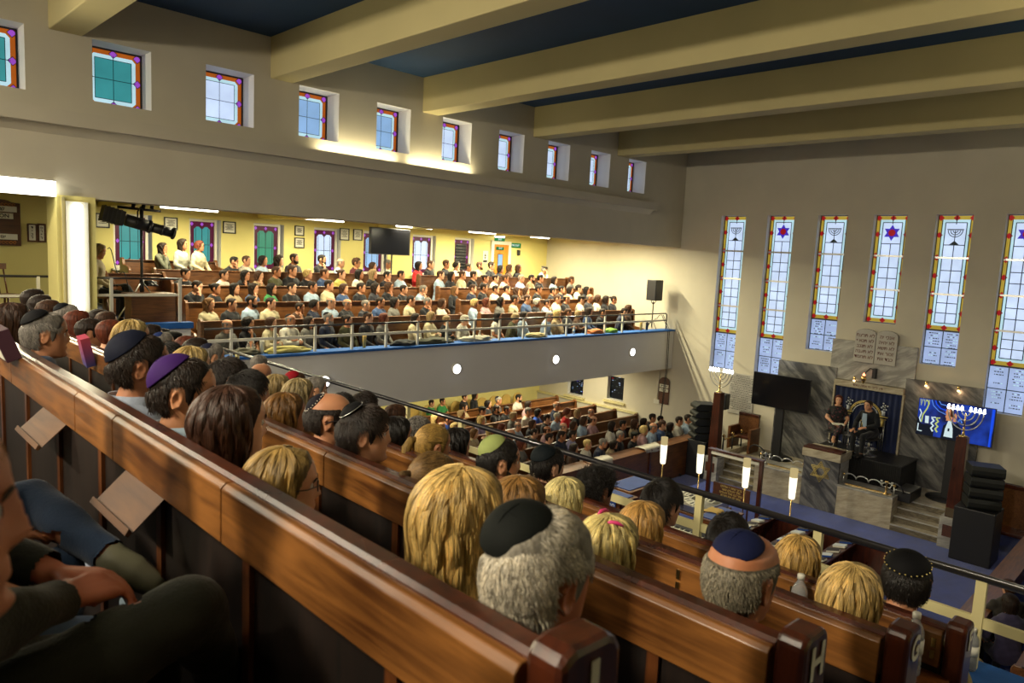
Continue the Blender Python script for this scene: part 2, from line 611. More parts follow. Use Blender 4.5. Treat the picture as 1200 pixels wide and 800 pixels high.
# ---- end wall
ew_holes = []
EW = [(10.62, 4), (9.22, 4), (7.83, 2), (6.44, 0), (5.06, 2), (3.67, 4), (2.28, 4), (.9, 4)]   # left edges (larger y), kinds
EWB = {4: 2.66, 2: 3.56, 0: 4.43}
for y, kd in EW:
    ew_holes.append((y - .67, y + .09, EWB[kd], 7.1))
low_holes = [(15.25, 16.35, .75, 1.55), (13.25, 14.1, .25, 1.75)]
low_holes = [(15.3, 16.15, .85, 1.5), (13.55, 14.4, .12, 1.6)]
WLOW = [(at(716, 439, 'x', 19.15), at(733, 470, 'x', 19.15)), (at(669, 447, 'x', 19.15), at(686, 464, 'x', 19.15))]
low_holes = [(b.y, a.y, b.z, max(a.z, b.z + .6)) for a, b in WLOW]
struct('wall_end', wall_holes('x', EX, EX + .35, SY, BY, 0, CEIL, ew_holes + low_holes, M['plaster'], M['reveal']))

DIA = 'd'


def end_window(y0, y1, z0, z1, kind, deco):
    """tall leaded window; y0<y1 opening, deco 'menorah' or 'star'"""
    wnum[0] += 1
    root = empty('window_%d' % wnum[0], (EX + .22, (y0 + y1) / 2, 0))
    tag(root, kind='structure')
    w = (y1 - y0) / 2
    mb = MB()

    def P3(p, off):
        return (-off, p[0], p[1])

    def poly(ps, m, off):
        mb.add([P3(p, off) for p in ps][::-1], [tuple(range(len(ps)))], m)

    def rect(a, b, c, d, m, off=0):
        poly([(a, c), (b, c), (b, d), (a, d)], m, off)

    def lead(a, b, r=.0095):
        mb.tube([P3(a, .012), P3(b, .012)], r, M['lead'], 4)

    def dia(y, z, s=.072):
        poly([(y - s, z), (y, z - s), (y + s, z), (y, z + s)], M['g_red'], .008)

    zt = z1
    txt = .62 if kind else 0
    # panel heights from the top
    zc = z0 + (1.05 if kind == 4 else .82 if kind == 2 else 0)
    tot = zt - zc
    npan = 4 if kind == 4 else 3
    hs = [1.0] + [(tot - 1.0) / (npan - 1)] * (npan - 1)
    zz = zt
    bw = .09
    for i, h in enumerate(hs):
        a, b = zz - h + .02, zz - .02
        rect(-w, w, a, b, M['g_yellow'], 0)
        top, bot = (i == 0), (i == npan - 1)
        ia, ib = a + (bw if bot else 0), b - (bw if top else 0)
        rect(-w + bw, w - bw, ia, ib, M['g_pale'], .003)
        fw = w - bw - .07
        fa, fb = ia + (.07 if bot else 0), ib - (.07 if top else 0)
        rect(-fw, fw, fa, fb, M['g_clear'], .005)
        for s in (-1, 1):
            lead((s * fw, fa), (s * fw, fb))
            lead((s * (w - bw), ia), (s * (w - bw), ib))
        if top:
            for y in (-w + .05, 0, w - .05):
                dia(y, b - .05)
            for s in (-1, 1):
                dia(s * (w - .05), (a + b) / 2 + .03)
            lead((-fw, fb), (fw, fb))
            lead((-fw, a + .28), (fw, a + .28))
            lead((0, fa), (0, a + .28))
            lead((0, b - .2), (0, b))
        elif bot:
            for y in (-w + .05, 0, w - .05):
                dia(y, a + .05)
            for s in (-1, 1):
                dia(s * (w - .05), (a + b) / 2)
            lead((-fw, fa), (fw, fa))
            lead((0, fa), (0, fb))
            for q in (.36, .72):
                lead((-fw, fa + (fb - fa) * q), (fw, fa + (fb - fa) * q))
        else:
            for s in (-1, 1):
                dia(s * (w - .05), (a + b) / 2)
            lead((0, fa), (0, fb))
            for q in (.33, .66):
                lead((-fw, fa + (fb - fa) * q), (fw, fa + (fb - fa) * q))
        for s in (-1, 1):          # half diamonds at the joints
            if not bot:
                poly([(s * (w - .05) - .05, a), (s * (w - .05) + .05, a), (s * (w - .05), a + .06)], M['g_red'], .008)
            if not top:
                poly([(s * (w - .05) - .05, b), (s * (w - .05), b - .06), (s * (w - .05) + .05, b)], M['g_red'], .008)
        zz -= h
    cz = zt - .43
    if deco == 'star':
        for sg in (1, -1):
            R = .2
            ps = [(R * math.sin(t), cz + sg * R * math.cos(t)) for t in (0, 2 * PI / 3, 4 * PI / 3)]
            poly(ps if sg > 0 else ps[::-1], M['g_violet'], .009)
        poly([(.085 * math.cos(t * PI / 6), cz + .085 * math.sin(t * PI / 6)) for t in range(12)], M['g_red'], .012)
    else:
        for r in (.05, .1, .15):
            mb.tube([P3((r * math.cos(t), cz + .07 + r * math.sin(t)), .016) for t in np.linspace(PI, 2 * PI, 13)], .009, M['lead'], 5)
        mb.tube([P3((0, cz + .07), .016), P3((0, cz - .2), .016)], .009, M['lead'], 5)
        mb.tube([P3((-.17, cz + .09), .016), P3((.17, cz + .09), .016)], .013, M['lead'], 5)
        poly([(-.1, cz - .26), (.1, cz - .26), (0, cz - .17)], M['lead'], .016)
    if kind:
        rect(-w, w, z0, zc, M['g_text'], 0)
        for a, b, c, d in ((0, 0, z0, zc), (-w, w, (z0 + zc) / 2, (z0 + zc) / 2)):
            lead((a, c), (b, d), .01)
        rr = random.Random(int(y0 * 100))
        for s in (-1, 1):
            for half in (0, 1):
                zb = z0 + (zc - z0) / 2 * (half + 1) - .06
                for k in range(6):
                    if rr.random() < .8:
                        L = rr.uniform(.08, .13)
                        c = s * w / 2
                        yy = c - L
                        while yy < c + L - .02:
                            q = rr.uniform(.015, .05)
                            rect(yy, min(yy + q, c + L), zb - .065 * k - .022, zb - .065 * k, M['g_pale'] if rr.random() < .35 else M['lead'], .006)
                            yy += q + .016
    mb.build('glazing', None, root)
    f = MB()
    for a, b, c, d in ((-w - .03, -w + .012, z0, z1), (w - .012, w + .03, z0, z1), (-w, w, z0 - .03, z0 + .012), (-w, w, z1 - .012, z1 + .03)):
        f.box((-.03, a, c), (.03, b, d), M['gunmetal'])
    zz = zt
    for h in hs[:-1]:
        zz -= h
        f.box((-.03, -w, zz - .022), (.03, w, zz + .022), M['silver'])
    if kind:
        f.box((-.03, -w, zc - .018), (.03, w, zc + .018), M['gunmetal'])
    f.build('window_frame', None, root)


for i, (y, kd) in enumerate(EW):
    end_window(y - .67, y + .09, EWB[kd], 7.1, kd, 'menorah' if i % 2 == 0 else 'star')


def dark_window(h, X, kind):
    wnum[0] += 1
    root = empty('window_%d' % wnum[0], (X, (h[0] + h[1]) / 2, (h[2] + h[3]) / 2))
    tag(root, kind='structure')
    w, hh = (h[1] - h[0]) / 2, (h[3] - h[2]) / 2
    mb = MB()
    mb.box((0, -w, -hh), (.03, w, hh), M['g_night'])
    rr = random.Random(kind)
    ms = [M['g_violet'], M['g_blue'], M['g_text'], M['g_red'], M['g_green'], M['lead']]
    ny, nz = 7, 12
    for i in range(ny):
        for j in range(nz):
            if rr.random() < .55:
                a = -w + 2 * w * i / ny
                c = -hh + 2 * hh * j / nz
                m = ms[rr.choice((0, 1, 2, 5)) if kind == 1 else rr.choice((2, 3, 5, 5) if j > 6 else (2, 5, 5, 5))]
                if rr.random() < .6:
                    mb.box((-.004, a + .01, c + .01), (-.001, a + 2 * w / ny * rr.uniform(.4, 1), c + 2 * hh / nz * rr.uniform(.3, .8)), m)
    mb.build('glazing', None, root)
    f = MB()
    for a, b, c, d in ((-w - .04, -w, -hh - .04, hh + .04), (w, w + .04, -hh - .04, hh + .04), (-w, w, hh, hh + .04)):
        f.box((-.05, a, c), (.02, b, d), M['cream'])
    f.build('window_frame', None, root)
    MB().box((-.3, -w - .1, -hh - .1), (.02, w + .1, -hh - .04), M['cream']).build('window_sill', None, root)


for i, h in enumerate(low_holes):
    dark_window(h, EX + .2, i)
# dado under the ground floor windows
struct('trim_3', MB().box((EX - .1, at(745, 490, 'x', 18.9).y, 0), (EX, BY, at(669, 468, 'x', 18.9).z), M['plaster']).box((EX - .14, at(745, 490, 'x', 18.9).y, at(669, 468, 'x', 18.9).z), (EX, BY, at(669, 468, 'x', 18.9).z + .05), M['cream']))

# ---- gallery fronts and gallery floors
TB = [13.1 + .85 * k for k in range(5)]                                        # pew back planes


def gallery(yf, s, X0, name):
    """slab, front and stepped tiers; s=+1 rises towards +y"""
    mb = MB()
    mb.box((X0, yf, FB), (EX, yf + s * .18, FT - .05), M['plaster_w'])
    struct('wall_%s_gallery_front' % name, mb)
    struct('wall_%s_gallery_ledge' % name, MB().box((X0, yf - s * .05, FT - .05), (EX, yf + s * .32, FT), M['blue']), bevel=.01)
    mb = MB()
    mb.box((X0, yf + s * .18, FB), (EX, yf + s * 5.5, FB + .2), M['plaster_w'])
    prev = yf + s * .18
    for k in range(5):
        nxt = yf + s * (1.15 + .85 * k) if k < 4 else yf + s * 5.5
        if s < 0 and k >= 0:
            pass
        mb.box((X0, prev, FB + .2), (EX, nxt, TZ[k]), M['tread'])
        prev = nxt
    struct('floor_%s_gallery' % name, mb)


TZ = [EYE - 2.65 + .27 * k for k in range(5)]
gallery(LY, 1, 4.5, 'left')
gallery(RY, -1, 4.5, 'right')
struct('ceiling_left_gallery', MB().box((BX, LY + .5, 6.42), (EX, BY, 6.6), M['plaster_y']).box((BX, LY + .45, 6.14), (EX, LY + .5, 6.6), M['plaster_y']))
for x in (4.6, 8.2, 11.8, 15.4):
    struct('ceiling_gallery_beam', MB().box((x, LY + .5, 6.24), (x + .3, BY, 6.42), M['plaster_y']))
struct('ceiling_right_gallery', MB().box((BX, SY, 6.42), (EX, RY - .5, 6.6), M['plaster_y']))

# side outer wall with windows behind the side gallery
GW = []                                                    # window openings in the outer wall
GY = BY
gwpx = [(136, 169, 262, 305, 'teal'), (224, 250, 262, 303, 'teal'), (299, 324, 262, 309, 'green'), (369, 391, 268, 308, 'lilac'), (427, 446, 268, 311, 'blue'), (484, 503, 275, 311, 'lilac'), (533, 548, 278, 312, 'grey')]
for (a, b, c, d, kd) in gwpx:
    p, q = at(a, c, 'y', GY + .12), at(b, d, 'y', GY + .12)
    GW.append((p.x - .03, q.x + .02, EYE - .62, EYE + .47, kd))
holes = [(g[0] - .06, g[1] + .12, g[2] - .08, g[3] + .06) for g in GW]
struct('wall_left', wall_holes('y', BY, BY + .3, BX, EX, 0, 6.6, holes, M['plaster_y'], M['white']))
struct('wall_right', MB().box((BX, SY - .3, 0), (EX, SY, 6.6), M['plaster_y']))
struct('wall_rear', MB().box((BX - .3, SY, 0), (BX, BY, CEIL), M['plaster']))


def side_window(g):
    wnum[0] += 1
    x0, x1, z0, z1, kd = g
    root = empty('window_%d' % wnum[0], ((x0 + x1) / 2, GY + .14, (z0 + z1) / 2))
    tag(root, kind='structure')
    w, h = (x1 - x0) / 2, (z1 - z0) / 2
    gl = {'teal': M['g_teal'], 'green': M['g_green'], 'lilac': M['g_clear'], 'blue': M['g_blue'], 'grey': M['g_night']}[kd]
    mb = MB()

    def poly(ps, m, off):
        mb.add([(p[0], -off, p[1]) for p in ps], [tuple(range(len(ps)))], m)
    poly([(-w, -h), (w, -h), (w, h), (-w, h)], M['g_maroon'], 0)
    for s in (-1, 1):
        a, b = (-w + .1, -.008) if s < 0 else (.008, w - .1)
        k = .06
        poly([(a, -h + .12 + (k if s < 0 else 0)), (a + k, -h + .12), (b - k, -h + .12), (b, -h + .12 + k), (b, h - .12 - k), (b - k, h - .12), (a + k, h - .12), (a, h - .12 - k)], gl, .003)
    for (dx, dz) in ((-w + .05, h - .06), (w - .05, h - .06), (-w + .05, -h + .06), (w - .05, -h + .06), (-w + .06, 0), (w - .06, 0), (0, h - .06), (0, -h + .06)):
        poly([(dx - .04, dz), (dx, dz - .05), (dx + .04, dz), (dx, dz + .05)], M['g_purple'], .005)
    for a, b, c, d in ((0, 0, -h + .1, h - .1), (-w + .1, w - .1, 0, 0), (-w + .14, -w + .14, -h + .16, h - .16), (w - .14, w - .14, -h + .16, h - .16)):
        mb.tube([(a, -.006, c), (b, -.006, d)], .006, M['lead'], 4)
    if kd == 'grey':
        for j in range(9):
            z = -h + .16 + j * (2 * h - .32) / 8
            mb.tube([(-w + .1, -.008, z), (w - .1, -.008, z)], .005, M['silver'], 4)
    mb.build('glazing', None, root)
    f = MB()
    for a, b, c, d in ((-w - .06, -w, -h - .06, h + .06), (w, w + .06, -h - .06, h + .06), (-w, w, h, h + .06), (-w, w, -h - .06, -h)):
        f.box((a, -.05, c), (b, .04, d), M['white'])
    f.build('window_frame', None, root)
    MB().box((-w - .1, -.24, -h - .1), (w + .12, .02, -h - .06), M['white']).build('window_sill', None, root)


for g in GW:
    side_window(g)

# ---- rear corner: column, raised floor with a parapet, rail
cx0, cx1 = 2.62, 3.12
struct('column', MB().box((cx0, LY - .04, 3.4), (cx1, LY + .55, HB + .02), M['plaster_y']).box((cx0 + .06, LY - .06, 3.4), (cx0 + .1, LY - .04, HB), M['cream']))
CRZ = EYE - 1.42
struct('floor_rear_corner', MB().box((BX, LY + .12, 3.2), (4.5, BY, CRZ), M['plaster_w']).box((BX, LY + .1, CRZ), (4.45, BY, CRZ + .01), M['tread']))
struct('trim_4', MB().box((3.12, LY - .05, CRZ), (4.53, LY + .12, CRZ + .1), M['blue']), bevel=.01)
struct('wall_left_lower', MB().box((BX, LY, 0), (4.5, LY + .12, CRZ), M['plaster_w']))
# partition behind the rail, left of the column
struct('wall_partition', MB().box((BX, 14.0, CRZ), (2.98, 14.15, 6.42), M['plaster_y']))

# ---- rear gallery: stepped floor and parapet
KF = EYE - 1.44
rows = [('K', -.12, KF), ('J', .68, EYE - 1.72), ('H', 1.47, EYE - 1.99), ('G', 2.25, EYE - 2.27), ('F', 3.0, EYE - 2.54)]
mb = MB()
mb.box((BX, SY, 2.3), (-.15, LY, KF + .25), M['tread'])
xs = [-.15, .62, 1.42, 2.2, 2.95, 4.2]
for i in range(5):
    mb.box((xs[i], SY, 2.3), (xs[i + 1], LY, rows[i][2]), M['tread'])
struct('floor_rear_gallery', mb)
struct('wall_rear_gallery_front', MB().box((4.2, RY - .4, 2.3), (4.38, LY, FT - .13), M['plaster_w']))
struct('wall_rear_gallery_ledge', MB().box((4.14, RY - .4, FT - .13), (4.42, LY, FT - .08), M['blue']), bevel=.01)
# ================================================================== lamps
def area(name, loc, size, power, col=(1, .9, .7), rot=(0, 0, 0), sy=None, parent=None, spread=None):
    l = bpy.data.lights.new(name, 'AREA')
    l.energy = power
    l.color = col
    l.size = size
    if sy:
        l.shape = 'RECTANGLE'
        l.size_y = sy
    if spread:
        l.spread = spread
    o = bpy.data.objects.new(name, l)
    COL.objects.link(o)
    o.location = loc
    o.rotation_euler = rot
    if parent is not None:
        o.parent = parent
    return o


WARM = (1., .9, .58)
HALL = (1., .88, .66)


def batten(loc, L, axis, label, group, power, down=True, rot=None, hang=0., col=WARM):
    """slim fluorescent fitting"""
    r = empty('strip_light', loc)
    tag(r, label, 'light', group)
    mb = MB()
    if axis == 'x':
        mb.box((-L / 2, -.05, .015), (L / 2, .05, .07), M['white'])
    else:
        mb.box((-.05, -L / 2, .015), (.05, L / 2, .07), M['white'])
    if hang:
        for s in (-1, 1):
            p = (s * L * .35, 0) if axis == 'x' else (0, s * L * .35)
            mb.tube([(p[0], p[1], .06), (p[0], p[1], .06 + hang)], .006, M['white'], 6)
    mb.build('housing', None, r)
    t = MB()
    a = L / 2 - .03
    t.tube([(-a, 0, -.02), (a, 0, -.02)] if axis == 'x' else [(0, -a, -.02), (0, a, -.02)], .032, M['tube'], 10)
    t.build('tube', None, r)
    area('lamp', (0, 0, -.06), L if axis == 'x' else .1, power, col, (0, 0, 0), .1 if axis == 'x' else L, r)
    return r


names = ['leftmost', 'second from left', 'middle', 'fourth from left', 'fifth from left', 'rightmost']
for i, (x, wd_) in enumerate(((5.95, 1.25), (9.1, 1.25), (11.9, 1.25), (14.4, 1.1), (16.9, .9))):
    batten((x, 13.3, 6.26), wd_, 'x', ['lit strip light above the window with green glass', 'lit strip light above the big gallery screen', 'short lit strip light right of the gallery screen', 'small lit strip light above the gallery door', 'small lit strip light nearest the yellow corner'][i], 'strip lights under the side gallery ceiling', 130 if x < 14 else 230)
    batten((x, 15.9, 6.3), wd_, 'x', 'strip light close to the outer wall of the side gallery', 'strip lights near the gallery windows', 105 if x < 14 else 170)
# under the gallery, ground floor
for x in (7.5, 11., 14.5, 17.3):
    batten((x, 14.6, 2.36), 1.2, 'x', 'strip light under the gallery slab above the ground floor pews', 'strip lights under the gallery slab', 95)
# left header light
r = empty('wall_light_box', (1.2, LY - .1, EYE + .63))
tag(r, 'long glowing light box on the upper wall beside the column', 'light')
MB().box((-3, -.02, .11), (1.4, .1, .13), M['white']).build('housing', None, r)
MB().box((-3, -.02, -.1), (1.4, .08, .11), M['tube']).build('diffuser', None, r)
area('lamp', (-.6, -.1, 0), 3.6, 120, WARM, (math.radians(-75), 0, 0), .2, r)
# column tube
r = empty('column_light', ((cx0 + cx1) / 2, LY - .1, EYE - .36))
tag(r, 'tall vertical fluorescent light fixed to the cream column', 'light')
MB().box((-.14, .02, -.78), (.14, .06, .84), M['white']).build('back_plate', None, r)
MB().tube([(0, -.02, -.74), (0, -.02, .8)], .06, M['tube'], 12).build('tube', None, r)
MB().box((-.16, -.06, -.82), (.16, .06, -.78), M['cream']).build('tray', None, r)
area('lamp', (0, -.12, 0), .25, 35, WARM, (math.radians(-90), 0, 0), 1.5, r)
# cove tubes on the ledges
for y, s in ((LY, -1), (RY, 1)):
    for k, x in enumerate((-1.2, 3.2, 7.6, 9.6) if s < 0 else (-1., 2., 5., 8., 11., 14., 16.)):
        if s < 0 and x < 7:
            continue
        pw = 16 if s < 0 else 20
        r = empty('cove_light', (x, y + s * .11, 7.28))
        tag(r, 'strip lamp lying on the ledge under the high windows' if s < 0 else 'strip lamp lying on the opposite ledge above the camera side', 'light', 'cove lamps on the window ledge' if s < 0 else 'cove lamps on the near ledge')
        MB().box((-.9, -.03, -.02), (.9, .03, .0), M['white']).build('housing', None, r)
        MB().tube([(-.85, 0, .02), (.85, 0, .02)], .016, M['tube'], 8).build('tube', None, r)
        area('lamp', (0, 0, .06), 1.7, pw, (1, .86, .5), (PI, 0, 0), .08, r)
# unseen strip lights added to fill the rear gallery and the hall
for x, y in ((-1.6, 2.0), (-1.6, 6.0), (-1.6, 10.)):
    batten((x, y, 8.1), 1.8, 'y', 'pendant strip light above the rear pews', 'pendant strips above the rear gallery', 55, hang=.9, col=HALL)
for x, y in ((4.2, -2.5), (9., -2.5), (14., -2.5)):  # unseen fittings added to light the near side
    batten((x, y, 6.2), 1.8, 'x', 'strip light under the near gallery ceiling', 'strip lights of the near gallery', 55, col=HALL)
# unseen spots added on the rear wall to fill the end wall
for y in (2.2, 6.1, 10.):
    r = empty('wall_spotlight', (BX + .25, y, 7.6))
    tag(r, 'black spotlight on the rear wall pointing down the hall', 'light', 'spotlights on the rear wall')
    MB().lathe([(.12, 0), (.13, .05), (.1, .25), (.05, .3)], (0, 0, 0), M['black'], 16, ax='x').build('housing', None, r)
    l = area('lamp', (.35, 0, 0), .35, 122, HALL, (0, math.radians(-68), 0), None, r, math.radians(120))
# round lamps on the gallery front
for k, (px, py) in enumerate(((381, 448), (536, 432), (652, 421), (742, 411))):
    p = at(px, py, 'y', LY - .05)
    r = empty('bulkhead_light', (p.x, LY, 3.07))
    tag(r, ['round glowing bulkhead lamp behind the near handrail', 'round glowing bulkhead lamp, second along the gallery front', 'round glowing bulkhead lamp, third along the gallery front', 'round glowing bulkhead lamp next to the end wall'][k], 'light', 'round lamps on the gallery front')
    MB().lathe([(.13, 0), (.13, -.03), (.12, -.035)], (0, 0, 0), M['white'], 24, ax='y').build('rim', None, r)
    MB().lathe([(.105, -.03), (.1, -.05), (.06, -.075), (.01, -.085)], (0, 0, 0), M['tube_w'], 24, ax='y').build('globe', None, r)
# down lights over the ark wall
for k, (px, py) in enumerate(((1004, 449), (1086, 452), (1124, 458))):
    pass

SC.world = bpy.data.worlds.new('world')
SC.world.use_nodes = True
SC.world.node_tree.nodes['Background'].inputs[0].default_value = (.5, .6, .8, 1)
SC.world.node_tree.nodes['Background'].inputs[1].default_value = .3
# ================================================================== near pews (rear gallery)
def rounded_board(mb, x0, x1, y0, y1, z0, z1, m, r=.012):
    mb.prism([(x0, z0), (x1, z0), (x1, z1 - r), (x1 - r, z1), (x0 + r, z1), (x0, z1 - r)], 'y', y0, y1, m)


def near_pew(letter, X, ztop, fl, flback, label, seams, y1=11.35, flaps=()):
    """pew whose back stands at X; sitters are on its +x side; flback is the floor on the rear (camera) side"""
    y0 = .62
    root = empty('pew', (X, 0, fl))
    tag(root, label, 'pew', 'long pews of the rear gallery')
    zt = ztop - fl
    zb = flback - fl
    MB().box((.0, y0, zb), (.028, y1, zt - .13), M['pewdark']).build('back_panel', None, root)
    mb = MB()
    ys = [y0] + [s for s in seams if y0 < s < y1] + [y1]
    for a, b in zip(ys, ys[1:]):
        rounded_board(mb, -.022, .03, a + .003, b - .003, zt - .15, zt - .008, M['pewtop'])
    mb.build('top_board', None, root, bevel=.003)
    mb = MB()
    rounded_board(mb, .004, .055, y0, y1, zt - .022, zt + .004, M['rosewood'], .008)
    mb.build('capping', None, root)
    y = y0 + .28
    while y < min(y1, 6.5):
        MB().box((-.012, y, zb), (.0, y + .035, zt - .14), M['pew_z']).build('panel_stile', None, root)
        y += .55
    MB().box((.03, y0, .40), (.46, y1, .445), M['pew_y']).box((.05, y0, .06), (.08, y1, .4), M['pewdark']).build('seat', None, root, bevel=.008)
    # end panel: rounded top, stepping down to the seat
    r_ = .03
    x0_, x1_, zt_ = -.012, .118, zt + .035
    pr_ = [(x0_, 0), (x0_, zt_ - r_ * .6), (x0_ + .012, zt_ - .006), (x0_ + r_, zt_), (x1_ - r_, zt_ - .002), (x1_ - .01, zt_ - .012), (x1_, zt_ - r_)]
    pr_ += [(x1_ + .012, .74), (.2, .70), (.43, .66), (.46, .6), (.46, 0)]
    mb = MB()
    mb.prism(pr_, 'y', y0 - .072, y0 - .004, M['rosewood'])
    e = mb.build('end_panel', None, root, bevel=.012)
    text_obj('row_letter', letter, .105, M['whitepaint'], e, frame_m((.055, y0 - .0745, zt - .035), (1, 0, 0), (0, 0, 1)), bold=.003)
    for i, (fa, fb) in enumerate(flaps):
        mb = MB()
        mb.prism([(-.03, zt - .165), (-.02, zt - .15), (-.10, zt - .225), (-.11, zt - .235)], 'y', fa, fb, M['rest'])
        mb.prism([(-.11, zt - .235), (-.10, zt - .222), (-.108, zt - .212), (-.118, zt - .228)], 'y', fa, fb, M['rest'])
        mb.build('book_rest', None, root, bevel=.002)
    return root


M['rest'] = wood('book_rest_wood', hexc('#3a1f0d'), hexc('#5e3c1e'), 'y', rough=.6, coat=0.)
M['whitepaint'] = mat('letter_white', hexc('#d8d3bd'), .5)
PEW = {}
PEW['J'] = near_pew('J', .68, EYE - .54, EYE - 1.72, KF, 'nearest long pew with the letter J on its rounded end', [1.58, 2.39, 2.82, 3.9, 5.0, 6.2, 7.4, 8.6, 9.8], flaps=((1.95, 2.27), (2.95, 3.3)))
PEW['H'] = near_pew('H', 1.48, EYE - .81, EYE - 1.99, EYE - 1.72, 'second long pew with the letter H on its rounded end', [1.62, 2.5, 3.6, 4.7, 5.8, 6.9, 8.0, 9.1, 10.2])
PEW['G'] = near_pew('G', 2.258, EYE - 1.069, EYE - 2.27, EYE - 1.99, 'third long pew with the letter G on its rounded end', [1.7, 2.8, 3.9, 5, 6.1, 7.2, 8.3, 9.4])
PEW['F'] = near_pew('F', 3.0, EYE - 1.31, EYE - 2.54, EYE - 2.27, 'fourth long pew ahead of G, the last before the handrail', [1.5, 2.7, 3.8, 4.9, 6, 7.1, 8.2, 9.3])
# the pew the photographer's row sits on
r = empty('pew', (-.12, 0, KF))
tag(r, 'dark pew seat in the bottom corner under the seated men', 'pew')
MB().box((.03, .55, .40), (.40, 6, .44), M['pew_y']).build('seat', None, r)
MB().box((-.03, .55, 0), (.03, 6, .7), M['pewdark']).build('back_panel', None, r)


def plates(root, X, ztop, spots, face=-1):
    for i, y in enumerate(spots):
        mb = MB()
        z = ztop - .055
        mb.box((-.0265, y - .008, z - .018), (-.0225, y + .008, z + .018), M['brass'])
        mb.box((-.0265, y - .008, z - .065), (-.0225, y + .008, z - .029), M['brass'])
        mb.build('brass_number_plate', None, root)


plates(PEW['F'], 3., EYE - 1.31 - (EYE - 2.54), [at(927, 705, 'x', 2.98).y, at(862, 690, 'x', 2.98).y, at(735, 640, 'x', 2.98).y, at(1095, 748, 'x', 2.98).y])
plates(PEW['G'], 2.2, EYE - 1.069 - (EYE - 2.27), [at(742, 660, 'x', 2.236).y, at(690, 643, 'x', 2.236).y, at(795, 676, 'x', 2.236).y, at(540, 585, 'x', 2.236).y])

# ---- near handrail
r = empty('gallery_railing', (4.3, 0, FT - .08))
tag(r, 'long dark handrail with cream posts crossing in front of the rear gallery', 'railing')
b0 = FT - .08
MB().tube([(0, -.1, EYE - 1.535 - b0), (0, 11.75, EYE - 1.535 - b0), (0, 11.85, EYE - 1.6 - b0)], .022, M['rail'], 10).build('handrail', None, r)
MB().box((-.012, -.1, EYE - 1.80 - b0), (.012, 11.8, EYE - 1.745 - b0), M['cream']).build('mid_rail', None, r)
for y in (.75, 1.6, 2.41, 3.2, 3.73, 4.92, 5.76, 6.6, 7.4, 8.2, 9.0, 9.77, 10.5, 11.3):
    if y == 3.2:
        continue
    MB().box((-.02, y - .025, 0), (.02, y + .025, EYE - 1.55 - b0), M['cream']).build('post', None, r)

# ---- side gallery railing
r = empty('gallery_railing', (0, LY + .06, FT))
tag(r, 'white-posted handrail along the front of the side gallery', 'railing')
MB().tube([(4.75, 0, EYE - 1.455 - FT), (18.55, 0, EYE - 1.455 - FT), (18.62, 0, EYE - 1.5 - FT), (18.62, 0, 0)], .02, M['rail'], 8).build('handrail', None, r)
MB().box((4.75, -.012, EYE - 1.69 - FT), (18.6, .012, EYE - 1.64 - FT), M['white']).build('mid_rail', None, r)
for k in range(16):
    x = 5.2 + .8 * k
    if x > 16.6:
        break
    MB().box((x - .022, -.02, 0), (x + .022, .02, EYE - 1.46 - FT), M['white']).build('post', None, r)
# ---- corner railings
r = empty('corner_railing', (0, LY + .03, CRZ + .1))
tag(r, 'short handrail on the raised corner in front of the lighting stand', 'railing')
b0 = CRZ + .1
MB().tube([(3.12, 0, EYE - .62 - b0), (4.38, 0, EYE - .62 - b0)], .018, M['rail'], 8).build('handrail', None, r)
MB().box((3.12, -.01, EYE - .90 - b0), (4.34, .01, EYE - .86 - b0), M['white']).build('mid_rail', None, r)
for x in (3.33, 4.34):
    MB().box((x - .022, -.02, 0), (x + .022, .02, EYE - .62 - b0), M['white']).build('post', None, r)
r = empty('corner_railing', (0, LY + .6, CRZ))
tag(r, 'handrail left of the glowing column below the hymn board', 'railing')
b0 = CRZ
MB().tube([(-1, 0, EYE - .64 - b0), (2.72, 0, EYE - .64 - b0), (2.76, 0, EYE - .7 - b0), (2.76, 0, .0)], .018, M['rail'], 8).build('handrail', None, r)
MB().box((-1, -.01, EYE - .95 - b0), (2.76, .01, EYE - .91 - b0), M['white']).build('mid_rail', None, r)
for x in (.5, 1.5, 2.5):
    MB().box((x - .02, -.018, 0), (x + .02, .018, EYE - .64 - b0), M['white']).build('post', None, r)

# ================================================================== side pews
def side_pew(x0, x1, Y, ztop, fl, label, group, wood_, dark, back_h=.2, end_l=True, end_r=True, tilt=0):
    root = empty('pew', ((x0 + x1) / 2, Y, fl))
    tag(root, label, 'pew', group)
    L = (x1 - x0) / 2
    h = ztop - fl
    MB().prism([(0, .12), (.035, .12), (.075, h), (.04, h)], 'x', -L, L, wood_).build('backrest', None, root)
    MB().prism([(.0, h), (.1, h), (.1, h + .022), (0, h + .022)], 'x', -L, L, wood_).build('top_rail', None, root, bevel=.006)
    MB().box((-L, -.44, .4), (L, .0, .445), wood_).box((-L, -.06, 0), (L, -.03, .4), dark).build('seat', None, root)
    for s, on in ((-1, end_l), (1, end_r)):
        if on:
            MB().prism([(-.46, 0), (-.46, .62), (-.4, .68), (-.06, .72), (-.02, h + .02), (.02, h + .06), (.1, h + .06), (.13, h), (.13, 0)], 'x', s * L - .03, s * L + .03, wood_).build('end_panel', None, root, bevel=.01)
    return root


